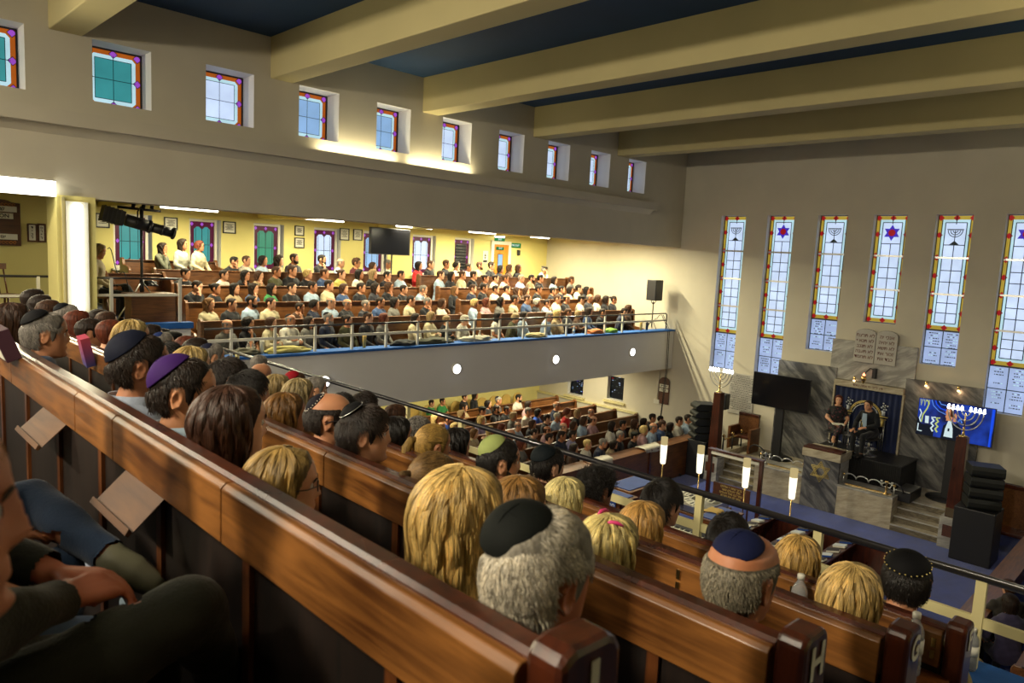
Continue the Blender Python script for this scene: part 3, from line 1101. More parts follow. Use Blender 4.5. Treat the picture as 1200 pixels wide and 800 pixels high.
ends = [(5.1, 18.36), (5.15, 18.1), (5.3, 18.38), (5.15, 18.1)]
rown = ['front', 'second', 'third', 'fourth']
for k in range(4):
    a, b = ends[k]
    Y = TB[k]
    side_pew(a, 11.3, Y, EYE - 1.46 + .275 * k, TZ[k], 'polished brown pew, %s row of the side gallery, left of its aisle' % rown[k], 'pews of the side gallery', M['pewtop2'], M['pewdark'])
    side_pew(11.95, b, Y, EYE - 1.46 + .275 * k, TZ[k], 'polished brown pew, %s row of the side gallery, right of its aisle' % rown[k], 'pews of the side gallery', M['pewtop2'], M['pewdark'])
side_pew(4.6, 11.3, TB[4] - .05, TZ[4] + .8, TZ[4], 'rearmost brown pew below the maroon framed windows, left of the aisle', 'pews of the side gallery', M['pewtop2'], M['pewdark'])
side_pew(11.95, 17.6, TB[4] - .05, TZ[4] + .8, TZ[4], 'rearmost brown pew below the gallery door', 'pews of the side gallery', M['pewtop2'], M['pewdark'])

# ground floor pews, all parallel to the hall
GYS = [10.82, 11.62, 12.43, 13.25, 14.07, 14.9, 15.7]
gl = ['first', 'second', 'third', 'fourth', 'fifth', 'sixth', 'seventh']
for i, y in enumerate(GYS):
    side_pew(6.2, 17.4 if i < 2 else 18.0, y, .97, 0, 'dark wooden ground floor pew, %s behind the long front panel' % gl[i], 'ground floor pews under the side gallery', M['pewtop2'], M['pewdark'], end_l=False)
# long front panel with book ledge
r = empty('front_desk', (14, 9.92, 0))
tag(r, 'long brown panelled front with a book ledge before the ground floor rows', 'pew front')
mb = MB()
for a, b in ((-6.5, -1.35), (-1.3, 3.25)):
    mb.box((a, -.02, 0), (b, .03, .94), M['pewtop2'])
mb.build('panel', None, r, bevel=.008)
mb = MB()
for a, b in ((-6.5, -1.35), (-1.3, 3.25)):
    mb.prism([(-.05, .93), (.28, .97), (.28, .995), (-.05, .955)], 'x', a, b, M['pewtop2'])
mb.build('book_ledge', None, r)
for x in (-1.32, 1.0, 3.25):
    MB().box((x - .04, -.05, 0), (x + .04, .05, .99), M['rosewood']).build('post', None, r, bevel=.008)
# opposite ground floor front (right edge of the view)
r = empty('front_desk', (13.5, 2.22, 0))
tag(r, 'wooden desk front edging the seats beside the black speaker tower', 'pew front')
MB().box((-3.3, -.03, 0), (2.9, .02, .86), M['pewtop2']).build('panel', None, r)
MB().prism([(-.3, .90), (.04, .86), (.04, .885), (-.3, .925)], 'x', -3.3, 2.9, M['pewtop2']).build('book_ledge', None, r)
side_pew(10.2, 16.4, 1.25, .97, 0, 'ground floor pew half hidden in the corner beyond the handrail', 'pews at the near side of the ground floor', M['pewtop2'], M['pewdark'])


# ================================================================== draped cloths, bottles, small gallery things
def drape(name, label, cat, c, w, hang_, wid, m, axis='x', thick=.006, seed=0, group=None):
    """a cloth laid over an edge: short on top, hanging in front"""
    rr = random.Random(seed)
    nx, nz = 14, 16
    vs, fs = [], []
    ph = [rr.uniform(0, 6) for _ in range(4)]
    for i in range(nx + 1):
        u = i / nx - .5
        for j in range(nz + 1):
            t = j / nz
            s = t * (wid + hang_)
            fold = .018 * math.sin(u * 16 + ph[0] + t * 2) + .01 * math.sin(u * 31 + ph[1])
            if s < wid:
                y, z = wid - s, .012 + abs(fold) * .6
            else:
                y, z = -.015 - abs(fold) * 1.3, -(s - wid) * (1 + .12 * math.sin(u * 5 + ph[2]))
            x = u * w * (1 - .25 * t) + .02 * math.sin(t * 6 + ph[3])
            vs.append((x, y, z) if axis == 'x' else (y, x, z))
    for i in range(nx):
        for j in range(nz):
            a = i * (nz + 1) + j
            fs.append((a, a + nz + 1, a + nz + 2, a + 1))
    o = MB().add(vs, fs, m, True).build(name, None, None, c)
    s = o.modifiers.new('solid', 'SOLIDIFY')
    s.thickness = thick
    tag(o, label, cat, group)
    return o


M['shawl'] = mat('white_shawl', hexc('#c9c4b4'), .9, nscale=6, namt=.25, bump=.3)
p = at(711, 538, 'y', 9.92)
drape('prayer_shawl', 'white shawl hanging over the long front panel below the front row', 'shawl', (p.x, 9.9, .995), .5, .32, .25, M['shawl'], seed=1)
p = at(765, 517, 'y', 9.92)
drape('prayer_shawl', 'crumpled pale shawl lying on the book ledge of the front panel', 'shawl', (p.x, 9.9, .995), .85, .1, .26, M['shawl'], seed=2)


def bottle(loc, label, group=None, s=1., full=True):
    """ribbed clear water bottle with a paper band and a white cap"""
    r = empty('water_bottle', loc)
    tag(r, label, 'bottle', group)
    pr_ = [(.028, 0), (.032, .006)]
    for k in range(8):
        z = .015 + k * .016
        pr_ += [(.032, z), (.0295, z + .008)]
    pr_ += [(.032, .15), (.030, .165), (.022, .185), (.013, .2), (.0125, .212)]
    MB().lathe([(a * s, b * s) for a, b in pr_], m=M['pet'], seg=16).build('bottle_body', None, r)
    MB().lathe([(.0335 * s, .085 * s), (.0335 * s, .135 * s)], m=M['paper'], seg=16).build('paper_band', None, r)
    MB().lathe([(.0145 * s, .21 * s), (.0145 * s, .228 * s), (.012 * s, .231 * s)], m=M['white'], seg=12).build('cap', None, r)
    return r


m, nt, b = _new('clear_plastic')
b.inputs['Base Color'].default_value = (.92, .95, .96, 1)
b.inputs['Roughness'].default_value = .06
b.inputs['Transmission Weight'].default_value = .75
b.inputs['IOR'].default_value = 1.25
M['pet'] = m


def ledge_box(mb_name, loc, size, m, label, cat, rz=0, group=None):
    o = MB().box((-size[0] / 2, -size[1] / 2, 0), (size[0] / 2, size[1] / 2, size[2]), m).build(mb_name, None, None, loc, bevel=.004)
    o.rotation_euler = (0, 0, rz)
    tag(o, label, cat, group)
    return o


# bottles: on the pew backs in front of the photographer
for (px, py), lb in (((938, 673), 'clear water bottle with white cap standing behind the pew marked G'), ((1074, 718), 'clear water bottle beside the letter G at the pew end')):
    q = at(px, py, 'x', 2.915)
    row = PEW['F']
    zs_ = q.z - .243
    MB().box((-.125, q.y - .12, zs_ - .02 - row.location.z), (0, q.y + .12, zs_ - row.location.z), M['pew_y']).build('book_shelf', None, row)
    bottle((2.925, q.y, zs_), lb, None, 1.05)
q = at(1140, 752, 'x', 4.28)
bottle((4.27, q.y, FT - .08), 'water bottle standing on the blue ledge near the handrail post', None)
for i, (px, lb) in enumerate(((334, 'left one of two water bottles on the blue side gallery ledge'), (340, 'right one of two water bottles on the blue side gallery ledge'))):
    q = at(px - 43, 402, 'y', LY + .2)
    bottle((q.x, LY + .2, FT), lb, 'bottles on the side gallery ledge')
for px, lb in ((493, 'water bottle on the blue ledge before the person in cream'), (562, 'water bottle on the blue ledge near the person in a blue grey dress'), (672, 'small water bottle on the blue ledge, right part of the gallery')):
    q = at(px, 395, 'y', LY + .2)
    bottle((q.x, LY + .2, FT), lb, 'bottles on the side gallery ledge')
cups = [(307, 'white'), (427, 'tan'), (750, 'tan'), (757, 'black')]
for px, c in cups:
    q = at(px, 398, 'y', LY + .18)
    o = MB().lathe([(.03, 0), (.042, .22), (.042, .24), (.01, .245)], m=M[{'white': 'paper', 'tan': 'gold', 'black': 'gunmetal'}[c]], seg=14).build('tall_cup', None, None, (q.x, LY + .18, FT))
    tag(o, {307: 'white paper cup on the blue ledge before the person in a cream shirt', 427: 'tall tan cup on the blue ledge before the person in a dark suit', 750: 'tan cup at the right end of the blue ledge', 757: 'dark flask beside the tan cup on the blue ledge'}[px], 'cup')
# bags and coats laid on the ledge
def lump(name, loc, size, m, label, cat, seed=0, group=None):
    rr = random.Random(seed)
    bm = bmesh.new()
    bmesh.ops.create_icosphere(bm, subdivisions=4, radius=1)
    ph = [rr.uniform(0, 9) for _ in range(3)]
    for v in bm.verts:
        n = noise.noise(v.co * 1.6 + Vector(ph)) * .35 + noise.noise(v.co * 4 + Vector(ph)) * .12
        v.co *= 1 + n
        v.co.z = max(v.co.z, -.45)
        v.co.z = (v.co.z + .45) / 1.45
    me = bpy.data.meshes.new(name)
    bm.to_mesh(me)
    bm.free()
    for p_ in me.polygons:
        p_.use_smooth = True
    me.materials.append(m)
    o = bpy.data.objects.new(name, me)
    o.scale = size
    o.location = loc
    COL.objects.link(o)
    tag(o, label, cat, group)
    return o


for i, (px, sx, cc, nm, lb, ct) in enumerate(((338, .42, hexc('#b7ad62'), 'folded_coat', 'pale green coat heaped on the blue ledge', 'coat'), (312 - 24, .25, hexc('#4d4a36'), 'handbag', 'olive handbag on the ledge beside two bottles', 'bag'),
        (473, .3, hexc('#11151c'), 'shoulder_bag', 'black bag on the blue ledge, middle of the gallery', 'bag'), (510, .5, hexc('#3d3f2e'), 'folded_coat', 'dark olive coat spread on the blue ledge', 'coat'),
        (558, .45, hexc('#b9b6a4'), 'folded_coat', 'flat pale coat lying on the blue ledge below the person in blue grey', 'coat'), (628, .35, hexc('#a89a6a'), 'handbag', 'straw coloured bag on the blue ledge', 'bag'),
        (697, .35, hexc('#b5662e'), 'folded_coat', 'orange brown coat on the blue ledge near the right end', 'coat'), (715, .25, hexc('#7aa83a'), 'folded_coat', 'bright green cloth on the blue ledge', 'cloth'))):
    q = at(px, 398, 'y', LY + .17)
    lump(nm, (q.x, LY + .17, FT), (sx, .15, .12), mat('bag_%d' % i, cc, .8, nscale=7, namt=.3), lb, ct, i)

# ---- wooden parapet box of the corner
r = empty('wooden_lectern_box', (0, LY + .2, CRZ + .02))
tag(r, 'panelled brown wooden box behind the white rail of the raised corner', 'lectern')
MB().box((3.66, -.0, 0), (4.33, .35, EYE - .88 - CRZ - .02), M['pewtop2']).build('panel', None, r, bevel=.01)
MB().prism([(-.0, .5), (.36, .5), (.36, .53), (0, .53)], 'x', 3.62, 4.36, M['pewtop2']).build('top', None, r)
side_pew(3.9, 4.9, 14.4, CRZ + .75, CRZ, 'low brown pew front behind the lighting stand', None, M['pewtop2'], M['pewdark'])
# bench for the three women by the window
wb = at(212, 285, 'y', 16.55).z - 1.22
o = struct('floor_window_bay', MB().box((4.6, 16.05, TZ[4] - .2), (7.1, BY, wb), M['tread']))
side_pew(4.9, 6.9, 16.85, wb + .8, wb, 'small pew in the window bay under the three seated persons', None, M['pewtop2'], M['pewdark'])

# chair with the seated person in the corner
def wooden_chair(loc, rz, label):
    r = empty('wooden_chair', loc, rz)
    tag(r, label, 'chair')
    for sx in (-1, 1):
        for sy in (-1, 1):
            MB().tube([(sx * .15, sy * .15, .44), (sx * .2, sy * .2, 0)], .016, M['pewtop2'], 6).build('leg', None, r)
    MB().box((-.22, -.22, .42), (.22, .22, .46), M['pewtop2']).build('seat', None, r, bevel=.01)
    mb = MB()
    for y in (-.18, -.06, .06, .18):
        mb.tube([(-.2, y, .46), (-.27, y, .85)], .012, M['pewtop2'], 6)
    mb.box((-.3, -.22, .83), (-.25, .22, .92), M['pewtop2'])
    mb.build('backrest', None, r)
    return r


wooden_chair((3.35, 13.0, CRZ + .01), math.radians(-20), 'wooden chair in the raised corner carrying the seated person')
wooden_chair((2.2, 13.2, CRZ + .01), math.radians(-60), 'empty wooden chair left of the column behind the rail')

# ---- lighting stand with spotlights
r = empty('lighting_stand', (3.95, LY + .62, CRZ + .01))
tag(r, 'silver tripod stand carrying black theatre spotlights in the raised corner', 'lighting stand')
tz = EYE + .5 - CRZ
MB().tube([(0, 0, .05), (0, 0, tz)], .022, M['gunmetal'], 8).build('mast', None, r)
MB().tube([(0, 0, .5), (0, 0, .75)], .035, M['black'], 8).build('collar', None, r)
for a in (200, 320, 80):
    c, s_ = math.cos(math.radians(a)), math.sin(math.radians(a))
    MB().tube([(0, 0, .72), (c * .52, s_ * .52, .0)], .012, M['silver'], 6).build('leg', None, r)
MB().tube([(-.35, 0, tz - .03), (.3, 0, tz - .05)], .02, M['gunmetal'], 8).build('crossbar', None, r)
for i, (x, ty) in enumerate(((-.5, 1),)):
    d = Vector((1, -.05, -.24)).normalized()
    c = Vector((-.05, -.12, EYE + .22 - CRZ))
    mb = MB()
    mb.tube([c - d * .22, c + d * .12], .095, M['black'], 16)
    mb.tube([c + d * .12, c + d * .16], .105, M['gunmetal'], 16)
    mb.tube([c + d * .16, c + d * .50], .078, M['black'], 16)
    mb.tube([c + d * .32, c + d * .35], .086, M['gunmetal'], 16)
    mb.tube([c + d * .50, c + d * .53], .1, M['gunmetal'], 16)
    mb.box((-.24, -.09, -.11), (.06, .09, .12), M['black'], Matrix.Translation(c - d * .32) @ Matrix.Rotation(math.radians(13.5), 4, 'Y'))
    for k in range(5):
        mb.box((-.25 + .06 * k, -.1, -.12), (-.235 + .06 * k, .1, .13), M['gunmetal'], Matrix.Translation(c - d * .32) @ Matrix.Rotation(math.radians(13.5), 4, 'Y'))
    mb.box((.0, -.13, -.03), (.03, .13, .03), M['gunmetal'], Matrix.Translation(c - d * .1))
    h = mb.build('spotlight_body', None, r)
    MB().tube([c + Vector((0, .12, 0)), c + Vector((0, .13, .2)), c + Vector((0, 0, .26)), c + Vector((0, -.13, .2)), c + Vector((0, -.12, 0))], .012, M['gunmetal'], 6).build('yoke', None, r)
for x in (-.12, .03, .16):
    MB().tube([(x, 0, tz - .02), (x + .02, -.03, tz + .12)], .03, M['black'], 8).build('clamp', None, r)
MB().tube([(x * .06 - .5, .02 * math.sin(x), .9 - .12 * x + EYE - CRZ - 1.1 + .1 * math.sin(x * 2)) for x in np.linspace(0, 6, 14)], .008, M['black'], 5).build('cable', None, r)
lump('camera_bag', (4.12, LY + .75, EYE - .78 - CRZ + CRZ), (.12, .08, .1), M['black'], 'small black bag hanging on the lighting stand', 'bag', 5)

# ---- hymn boards, certificates, door, signs, screen
def hymn_board(loc, w, h, strips, label, arched=True):
    """wood board facing -y"""
    r = empty('hymn_board', loc)
    tag(r, label, 'notice board')
    pts = [(-w, -h), (w, -h), (w, h)]
    if arched:
        pts = [(-w, -h), (w, -h), (w, h), (w * .6, h + .01)] + [(w * .6 * math.cos(t), h + .05 * math.sin(t)) for t in np.linspace(0.2, PI - .2, 7)] + [(-w * .6, h + .01), (-w, h)]
    else:
        pts += [(-w, h)]
    MB().prism(pts, 'y', 0, -.03, M['board']).build('board', None, r, bevel=.004)
    for (z, x0, x1, hh, txt, sz) in strips:
        s = MB().box((x0, -.04, z - hh), (x1, -.031, z + hh), M['paper']).build('strip', None, r)
        if txt:
            text_obj('lettering', txt, sz, M['darkink'], s, frame_m(((x0 + x1) / 2, -.0415, z), (1, 0, 0), (0, 0, 1)), bold=.002)
    return r


pb_ = at(10, 263, 'y', 13.98)
B = hymn_board((2.26, 13.99, EYE + .12), .29, .34, [(.24, -.25, .24, .045, 'שבת'[::-1], .085), (.13, -.25, .19, .045, 'SERMON', .085), (-.2, -.25, .24, .045, 'יום טוב'[::-1], .06)], 'tall brown hymn board with a SERMON strip left of the column')
mb = MB()
for s in (-1, 1):
    for k in range(9):
        x = -.2 + k * .05
        z = .31 if s > 0 else -.29
        mb.tube([(x + .02 * math.cos(t), -.033, z + .02 * math.sin(t)) for t in np.linspace(0, 5.5, 8)], .004, M['door'], 4)
mb.build('carved_scroll', None, B)
r = empty('wall_panel', (2.78, 13.99, EYE + .01))
tag(r, 'pair of small dark wooden boards with upright lettering beside the hymn board', 'notice board')
for i, (a, b, z) in enumerate(((-.14, 0, .0), (.005, .12, .01))):
    mb = MB().box((a, -.03, -.155), (b, 0, .14 + z), M['board'])
    bd = mb.build('board', None, r)
    MB().box((a + .02, -.034, -.13), (b - .03, -.03, .12), M['paper']).build('strip', None, bd)
    for k, ch in enumerate('דיבל' if i == 0 else 'סרפל'):
        text_obj('lettering', ch, .055, M['darkink'], bd, frame_m(((a + b) / 2 - .005, -.0355, .08 - k * .055), (1, 0, 0), (0, 0, 1)), bold=.0015)

certs = [(4.55, 4.83, .50, .19), (5.96, 6.26, .52, .23), (7.32, 7.64, .52, .23), (9.21, 9.48, .54, .28), (9.21, 9.49, .23, -.04), (10.55, 10.85, .56, .23), (10.98, 11.27, .56, .25)]
cl = ['framed certificate left of the lighting stand', 'framed certificate between the two teal windows', 'framed certificate left of the green window', 'upper framed certificate between green and lilac windows', 'lower framed certificate between green and lilac windows', 'framed certificate just right of the lilac window', 'framed certificate touching the blue window behind the screen']
for (a, b, c, d), lb in zip(certs, cl):
    r = empty('picture_frame', ((a + b) / 2, BY - .002, EYE + (c + d) / 2))
    tag(r, lb, 'frame', 'framed certificates on the outer gallery wall')
    w, h = (b - a) / 2, (c - d) / 2
    mb = MB()
    for x0, x1, z0, z1 in ((-w, -w + .025, -h, h), (w - .025, w, -h, h), (-w, w, -h, -h + .025), (-w, w, h - .025, h)):
        mb.box((x0, -.03, z0), (x1, 0, z1), M['black'])
    mb.build('frame', None, r)
    mb = MB().box((-w + .02, -.015, -h + .02), (w - .02, -.005, h - .02), M['paper'])
    for k in range(6):
        z = h - .07 - k * (2 * h - .14) / 6
        L = (w - .06) * (1 - .35 * (k % 3 == 1))
        mb.box((-L, -.017, z - .006), (L, -.0155, z + .006), M['darkink'])
    mb.build('certificate', None, r)

# door in the outer wall
d0, d1 = at(578, 287, 'y', BY), at(595, 287, 'y', BY)
r = empty('door_1', ((d0.x + d1.x) / 2, BY, TZ[4]))
tag(r, kind='structure')
w = (d1.x - d0.x) / 2
hh = EYE + .40 - TZ[4]
MB().box((-w, -.05, 0), (w, -.01, hh), M['door']).build('leaf', None, r)
MB().box((-.14, -.06, hh - .75), (.06, -.05, hh - .33), M['g_blue']).box((-.16, -.058, hh - .77), (.08, -.052, hh - .31), M['black']).build('vision_panel', None, r)
MB().box((-w - .12, -.06, 0), (-w, 0, hh + .12), M['white']).box((w, -.06, 0), (w + .12, 0, hh + .12), M['white']).box((-w, -.06, hh), (w, 0, hh + .12), M['white']).build('frame', None, r)
MB().tube([(w - .08, -.09, 1.0), (w - .08, -.09, 1.3)], .012, M['silver'], 6).build('handle', None, r)


def sign(x, z, w, h, label, txt, m=None, ink=None, sz=.06, y=BY - .03, light=False):
    r = empty('exit_sign', (x, y, z))
    tag(r, label, 'sign')
    MB().box((-w, -.02, -h), (w, .02, h), m or M['green_sign']).build('panel', None, r)
    text_obj('lettering', txt, sz, ink or M['sign_ink'], r, frame_m((0, -.022, 0), (1, 0, 0), (0, 0, 1)), bold=.002)
    return r


q = at(586, 291, 'y', BY - .08)
sign(q.x, q.z, .16, .05, 'small green EXIT plate fixed on the orange door', 'EXIT', sz=.075, y=BY - .085)
q = at(585.5, 280.5, 'y', BY - .3)
s = sign(q.x, q.z, .22, .055, 'hanging green and white EXIT sign above the orange door', 'EXIT', sz=.08, y=BY - .3)
MB().box((-.2, -.03, .06), (.2, .03, .14), M['tube']).build('lamp', None, s)
q = at(603.5, 287.5, 'y', BY - .03)
sign(q.x, q.z, .27, .08, 'green FIRE EXIT sign on the wall right of the door', 'FIRE EXIT', sz=.09)
q = at(568.5, 301, 'y', BY - .02)
r = empty('notice', (q.x, BY - .01, q.z))
tag(r, 'white notice with dark hand symbols left of the orange door', 'notice')
MB().box((-.1, -.01, -.2), (.12, 0, .2), M['paper']).build('sheet', None, r)
MB().add([(-.04, -.014, .02), (.05, -.014, .02), (.005, -.014, .13)], [(0, 1, 2)], M['darkink']).add([(-.04, -.014, .0), (.05, -.014, .0), (.005, -.014, -.08)], [(0, 1, 2)], M['darkink']).box((-.08, -.013, -.18), (.1, -.011, -.1), M['gunmetal']).build('symbols', None, r)
q = at(607, 296, 'y', BY - .02)
r = empty('wall_phone', (q.x, BY - .01, q.z))
tag(r, 'dark wall phone under the green sign', 'phone')
MB().box((-.04, -.05, -.09), (.08, 0, .09), M['gunmetal']).build('body', None, r, bevel=.01)
MB().box((-.06, -.08, -.1), (-.02, -.04, .1), M['black']).build('handset', None, r, bevel=.01)

# screen on a stand in the gallery
r = empty('display_screen', (11.15, 15.95, TZ[4]))
tag(r, 'large dark switched-off screen on a stand among the gallery rows', 'screen')
z0, z1 = EYE - .10 - TZ[4], EYE + .60 - TZ[4]
MB().box((-.64, -.02, z0), (.64, .04, z1), M['black']).box((-.6, -.025, z0 + .02), (.6, -.02, z1 - .02), M['tvoff']).build('panel', None, r)
for s in (-1, 1):
    MB().tube([(s * .1, .05, .0), (s * .1, .05, z0 + .1)], .02, M['gunmetal'], 8).build('pole', None, r)
MB().box((-.2, -.1, 0), (.2, .2, .03), M['gunmetal']).build('foot_plate', None, r)

# loudspeaker on tripod at the gallery's far corner
sx = at(767, 350, 'y', LY + .35).x
r = empty('speaker_stand', (sx, LY + .38, FT - .0))
tag(r, 'black tripod speaker stand at the right end of the side gallery', 'speaker stand')
zz_ = at(767, 353, 'y', LY + .38).z - FT
MB().tube([(0, 0, .05), (0, 0, zz_)], .018, M['black'], 8).build('pole', None, r)
for a in (30, 150, 270):
    c, s_ = math.cos(math.radians(a)), math.sin(math.radians(a))
    MB().tube([(0, 0, .3), (c * .17, s_ * .17, .0)], .01, M['black'], 6).build('leg', None, r)
MB().tube([(-.12, 0, zz_ + .03), (-.1, 0, zz_ - .03), (0, 0, zz_ - .08), (.1, 0, zz_ - .03), (.12, 0, zz_ + .03)], .012, M['black'], 6).build('bracket', None, r)
r = empty('loudspeaker', (sx, LY + .38, FT + zz_ + .03))
tag(r, 'black box loudspeaker on top of the tripod stand in the gallery corner', 'speaker')
MB().prism([(-.2, -.18), (.2, -.18), (.15, .18), (-.15, .18)], 'z', 0, .62, M['black']).build('cabinet', None, r, bevel=.02)
MB().box((-.17, -.19, .04), (.17, -.18, .58), M['gunmetal']).build('grille', None, r)
for k in range(2):
    o = MB().tube([(18.4 + .08 * k, LY + .1, FT + .45), (18.6 + .07 * k, LY - .04, FT), (18.63 + .07 * k, LY - .05, FB + .02), (18.62 + .06 * k, LY - .02, 1.7), (18.6 + .03 * k, LY + .0, .95)][:5], .011, M['black'], 5).build('cable', None, None)
    tag(o, ['black cable dropping down the end of the gallery front', 'second black cable next to it reaching the ground floor'][k], 'cable')
o = MB().tube([(17.95, LY + .3, FT + .15)] + [(18.1 + .1 * k, LY + .25, FT + .2 + .05 * k + .02 * (-1) ** k) for k in range(6)], .01, M['black'], 5).build('cable', None, None)
tag(o, 'looped cable tied along the rail beside the tripod speaker', 'cable')
# ================================================================== the platform with the ark
SXF = 16.95          # front of the stone work
PZ = .6              # platform level


def thing(name, label, cat, loc=(0, 0, 0), group=None, rz=0):
    return tag(empty(name, loc, rz), label, cat, group)


# platform slab and steps
M['riser'] = marble('step_riser_marble', hexc('#5d5545'), hexc('#7d735d'), 3.0)  # darker copy of the step marble, shade of the risers in its colour
o = MB().box((17.6, 3.75, 0), (EX, 9.1, PZ), M['beigemarble']).build('stage_platform', None)
tag(o, 'beige marble platform in front of the ark', 'platform')
o.name = 'stone_platform'
for (a, b, lb) in ((3.78, 4.8, 'four marble steps right of the star lectern'), (8.05, 9.08, 'four marble steps left of the star lectern, behind the wooden frame')):
    mb = MB()
    for k in range(4):
        mb.box((SXF + .2 * k, a, 0), (17.6, b, .15 * (k + 1)), M['beigemarble'])
        mb.box((SXF + .2 * k - .014, a, .15 * (k + 1) - .03), (SXF + .2 * k, b, .15 * (k + 1)), M['greymarble'])
        mb.box((SXF + .2 * k - .004, a, .15 * k), (SXF + .2 * k, b, .15 * (k + 1) - .03), M['riser'])
    o = mb.build('stone_steps', None, None, bevel=.006)
    tag(o, lb, 'steps')
# parapet blocks
for (a, b, lb) in ((4.8, 6.0, 'low beige marble parapet right of the star lectern'), (6.84, 8.05, 'low beige marble parapet left of the star lectern')):
    r = thing('stone_parapet', lb, 'parapet', (SXF, (a + b) / 2, 0))
    h = (b - a) / 2
    MB().box((0, -h, 0), (.62, h, .69), M['beigemarble']).build('block', None, r, bevel=.008)
    MB().box((-.02, -h, .69), (.66, h, .73), M['greymarble']).build('coping', None, r, bevel=.006)
# scalloped rails
for (a, b, lb) in ((4.85, 5.95, 'silver scalloped rail on the right parapet'), (6.9, 8.0, 'silver scalloped rail on the left parapet')):
    r = thing('altar_rail', lb, 'rail', (SXF + .2, 0, .73))
    n = 4
    w = (b - a) / n
    mb = MB()
    for k in range(n):
        c = a + w * (k + .5)
        mb.tube([(0, c + w / 2 * math.cos(t), .16 + .1 * math.sin(t)) for t in np.linspace(0, PI, 10)], .014, M['silver'], 6)
    mb.build('scalloped_bar', None, r)
    for y in (a, b):
        MB().tube([(0, y, 0), (0, y, .2)], .016, M['silver'], 8).lathe([(.03, .2), (.035, .23), (.01, .26)], (0, y, 0), M['brass'], 10).build('post', None, r)
    MB().box((-.02, a + .05, .0), (.02, b - .05, .02), M['brass']).build('base_bar', None, r)
# star lectern
r = thing('star_lectern', 'tall grey marble lectern bearing a gold six-pointed star', 'lectern', (SXF, 6.42, 0))
MB().box((0, -.42, 0), (.08, .42, 1.24), M['darkmarble']).box((.08, -.42, 0), (.6, -.34, 1.24), M['greymarble']).box((.08, .34, 0), (.6, .42, 1.24), M['greymarble']).build('body', None, r, bevel=.006)
MB().box((-.06, -.45, 1.24), (.64, .45, 1.43), M['beigemarble']).build('top_slab', None, r, bevel=.008)
MB().box((-.04, -.44, 1.43), (.3, .44, 1.475), M['rosewood']).build('book_rest', None, r, bevel=.006)
mb = MB()
sc_ = at(958, 551.7, 'x', SXF)
for sg in (1, -1):
    R = .25
    ps = [(R * math.sin(t), sg * R * math.cos(t)) for t in (0, 2 * PI / 3, 4 * PI / 3)]
    for i in range(3):
        a, b = ps[i], ps[(i + 1) % 3]
        for off in (0, .025):
            q = 1 - off / .2 * 1.9
            mb.tube([(-.014, a[0] * q, a[1] * q + sc_.z), (-.014, b[0] * q, b[1] * q + sc_.z)], .008, M['goldink'], 5)
mb.build('gold_star', None, r)
# ark stage box under black cloth
r = thing('draped_stage', 'low stage covered in black cloth carrying the two stools', 'stage', (17.72, 0, PZ))
mb = MB()
mb.box((0, 4.92, 0), (1.28, 6.98, .655), M['blackcloth'])
n = 50
for k in range(n):
    y = 4.92 + (6.98 - 4.92) * k / n
    mb.tube([(-.004, y, .02), (-.004, y, .65)], .012, M['blackcloth'], 5)
mb.build('black_cloth', None, r)
MB().box((-.01, 4.9, .655), (1.28, 7.0, .68), M['black']).build('deck', None, r)
# low black case beside it
tag(MB().box((17.3, 4.55, PZ), (18.1, 4.9, PZ + .22), M['black']).box((17.32, 4.57, PZ + .22), (18.08, 4.88, PZ + .235), M['silver']).build('flat_case', None, None, bevel=.01), 'flat black flight case with silver edging on the platform', 'case')

# marble wall panels
for (a, b, z1, z0, mt, lb, n_) in ((7.0, 8.56, 3.19, .6, 'darkmarble', 'left dark veined marble wall panel behind the switched-off screen', 'marble_panel'), (3.74, 5.36, 3.17, .6, 'darkmarble', 'right dark veined marble wall panel behind the lit screen', 'marble_panel')):
    o = MB().box((EX - .1, a, z0), (EX, b, z1), M[mt]).build(n_, None, None, bevel=.004)
    tag(o, lb, 'wall panel')
    if a > 7:
        pass
o = MB().box((EX - .08, 5.19, 2.92), (EX, 7.19, 3.93), M['greymarble']).build('marble_panel', None, None, bevel=.004)
tag(o, 'pale grey marble panel above the ark curtain', 'wall panel')
# ark
r = thing('ark', 'ark with embroidered navy velvet curtain under a pale lintel', 'ark', (EX - .1, 6.18, 0))
MB().box((-.12, -.82, 2.76), (.1, .82, 2.91), M['beigemarble']).build('lintel', None, r, bevel=.005)
for s in (-1, 1):
    MB().box((-.08, s * .80, PZ), (.1, s * .84, 2.76), M['beigemarble']).build('jamb', None, r)
vs, fs = [], []
ny, nz = 60, 3
for i in range(ny + 1):
    y = -.78 + 1.56 * i / ny
    x = -.04 + .018 * math.sin(i * 1.25)
    for j in range(nz + 1):
        vs.append((x, y, PZ + .1 + (2.74 - PZ - .1) * j / nz))
for i in range(ny):
    for j in range(nz):
        a = i * (nz + 1) + j
        fs.append((a, a + 1, a + nz + 2, a + nz + 1))
cur = MB().add(vs, fs, M['curtain'], True).build('curtain', None, r)
mb = MB()
X_ = -.075


def seg(pts, rad, m):
    mb.tube([(X_, -p[0], p[1]) for p in pts], rad, m, 6)      # p[0] grows to the right as seen


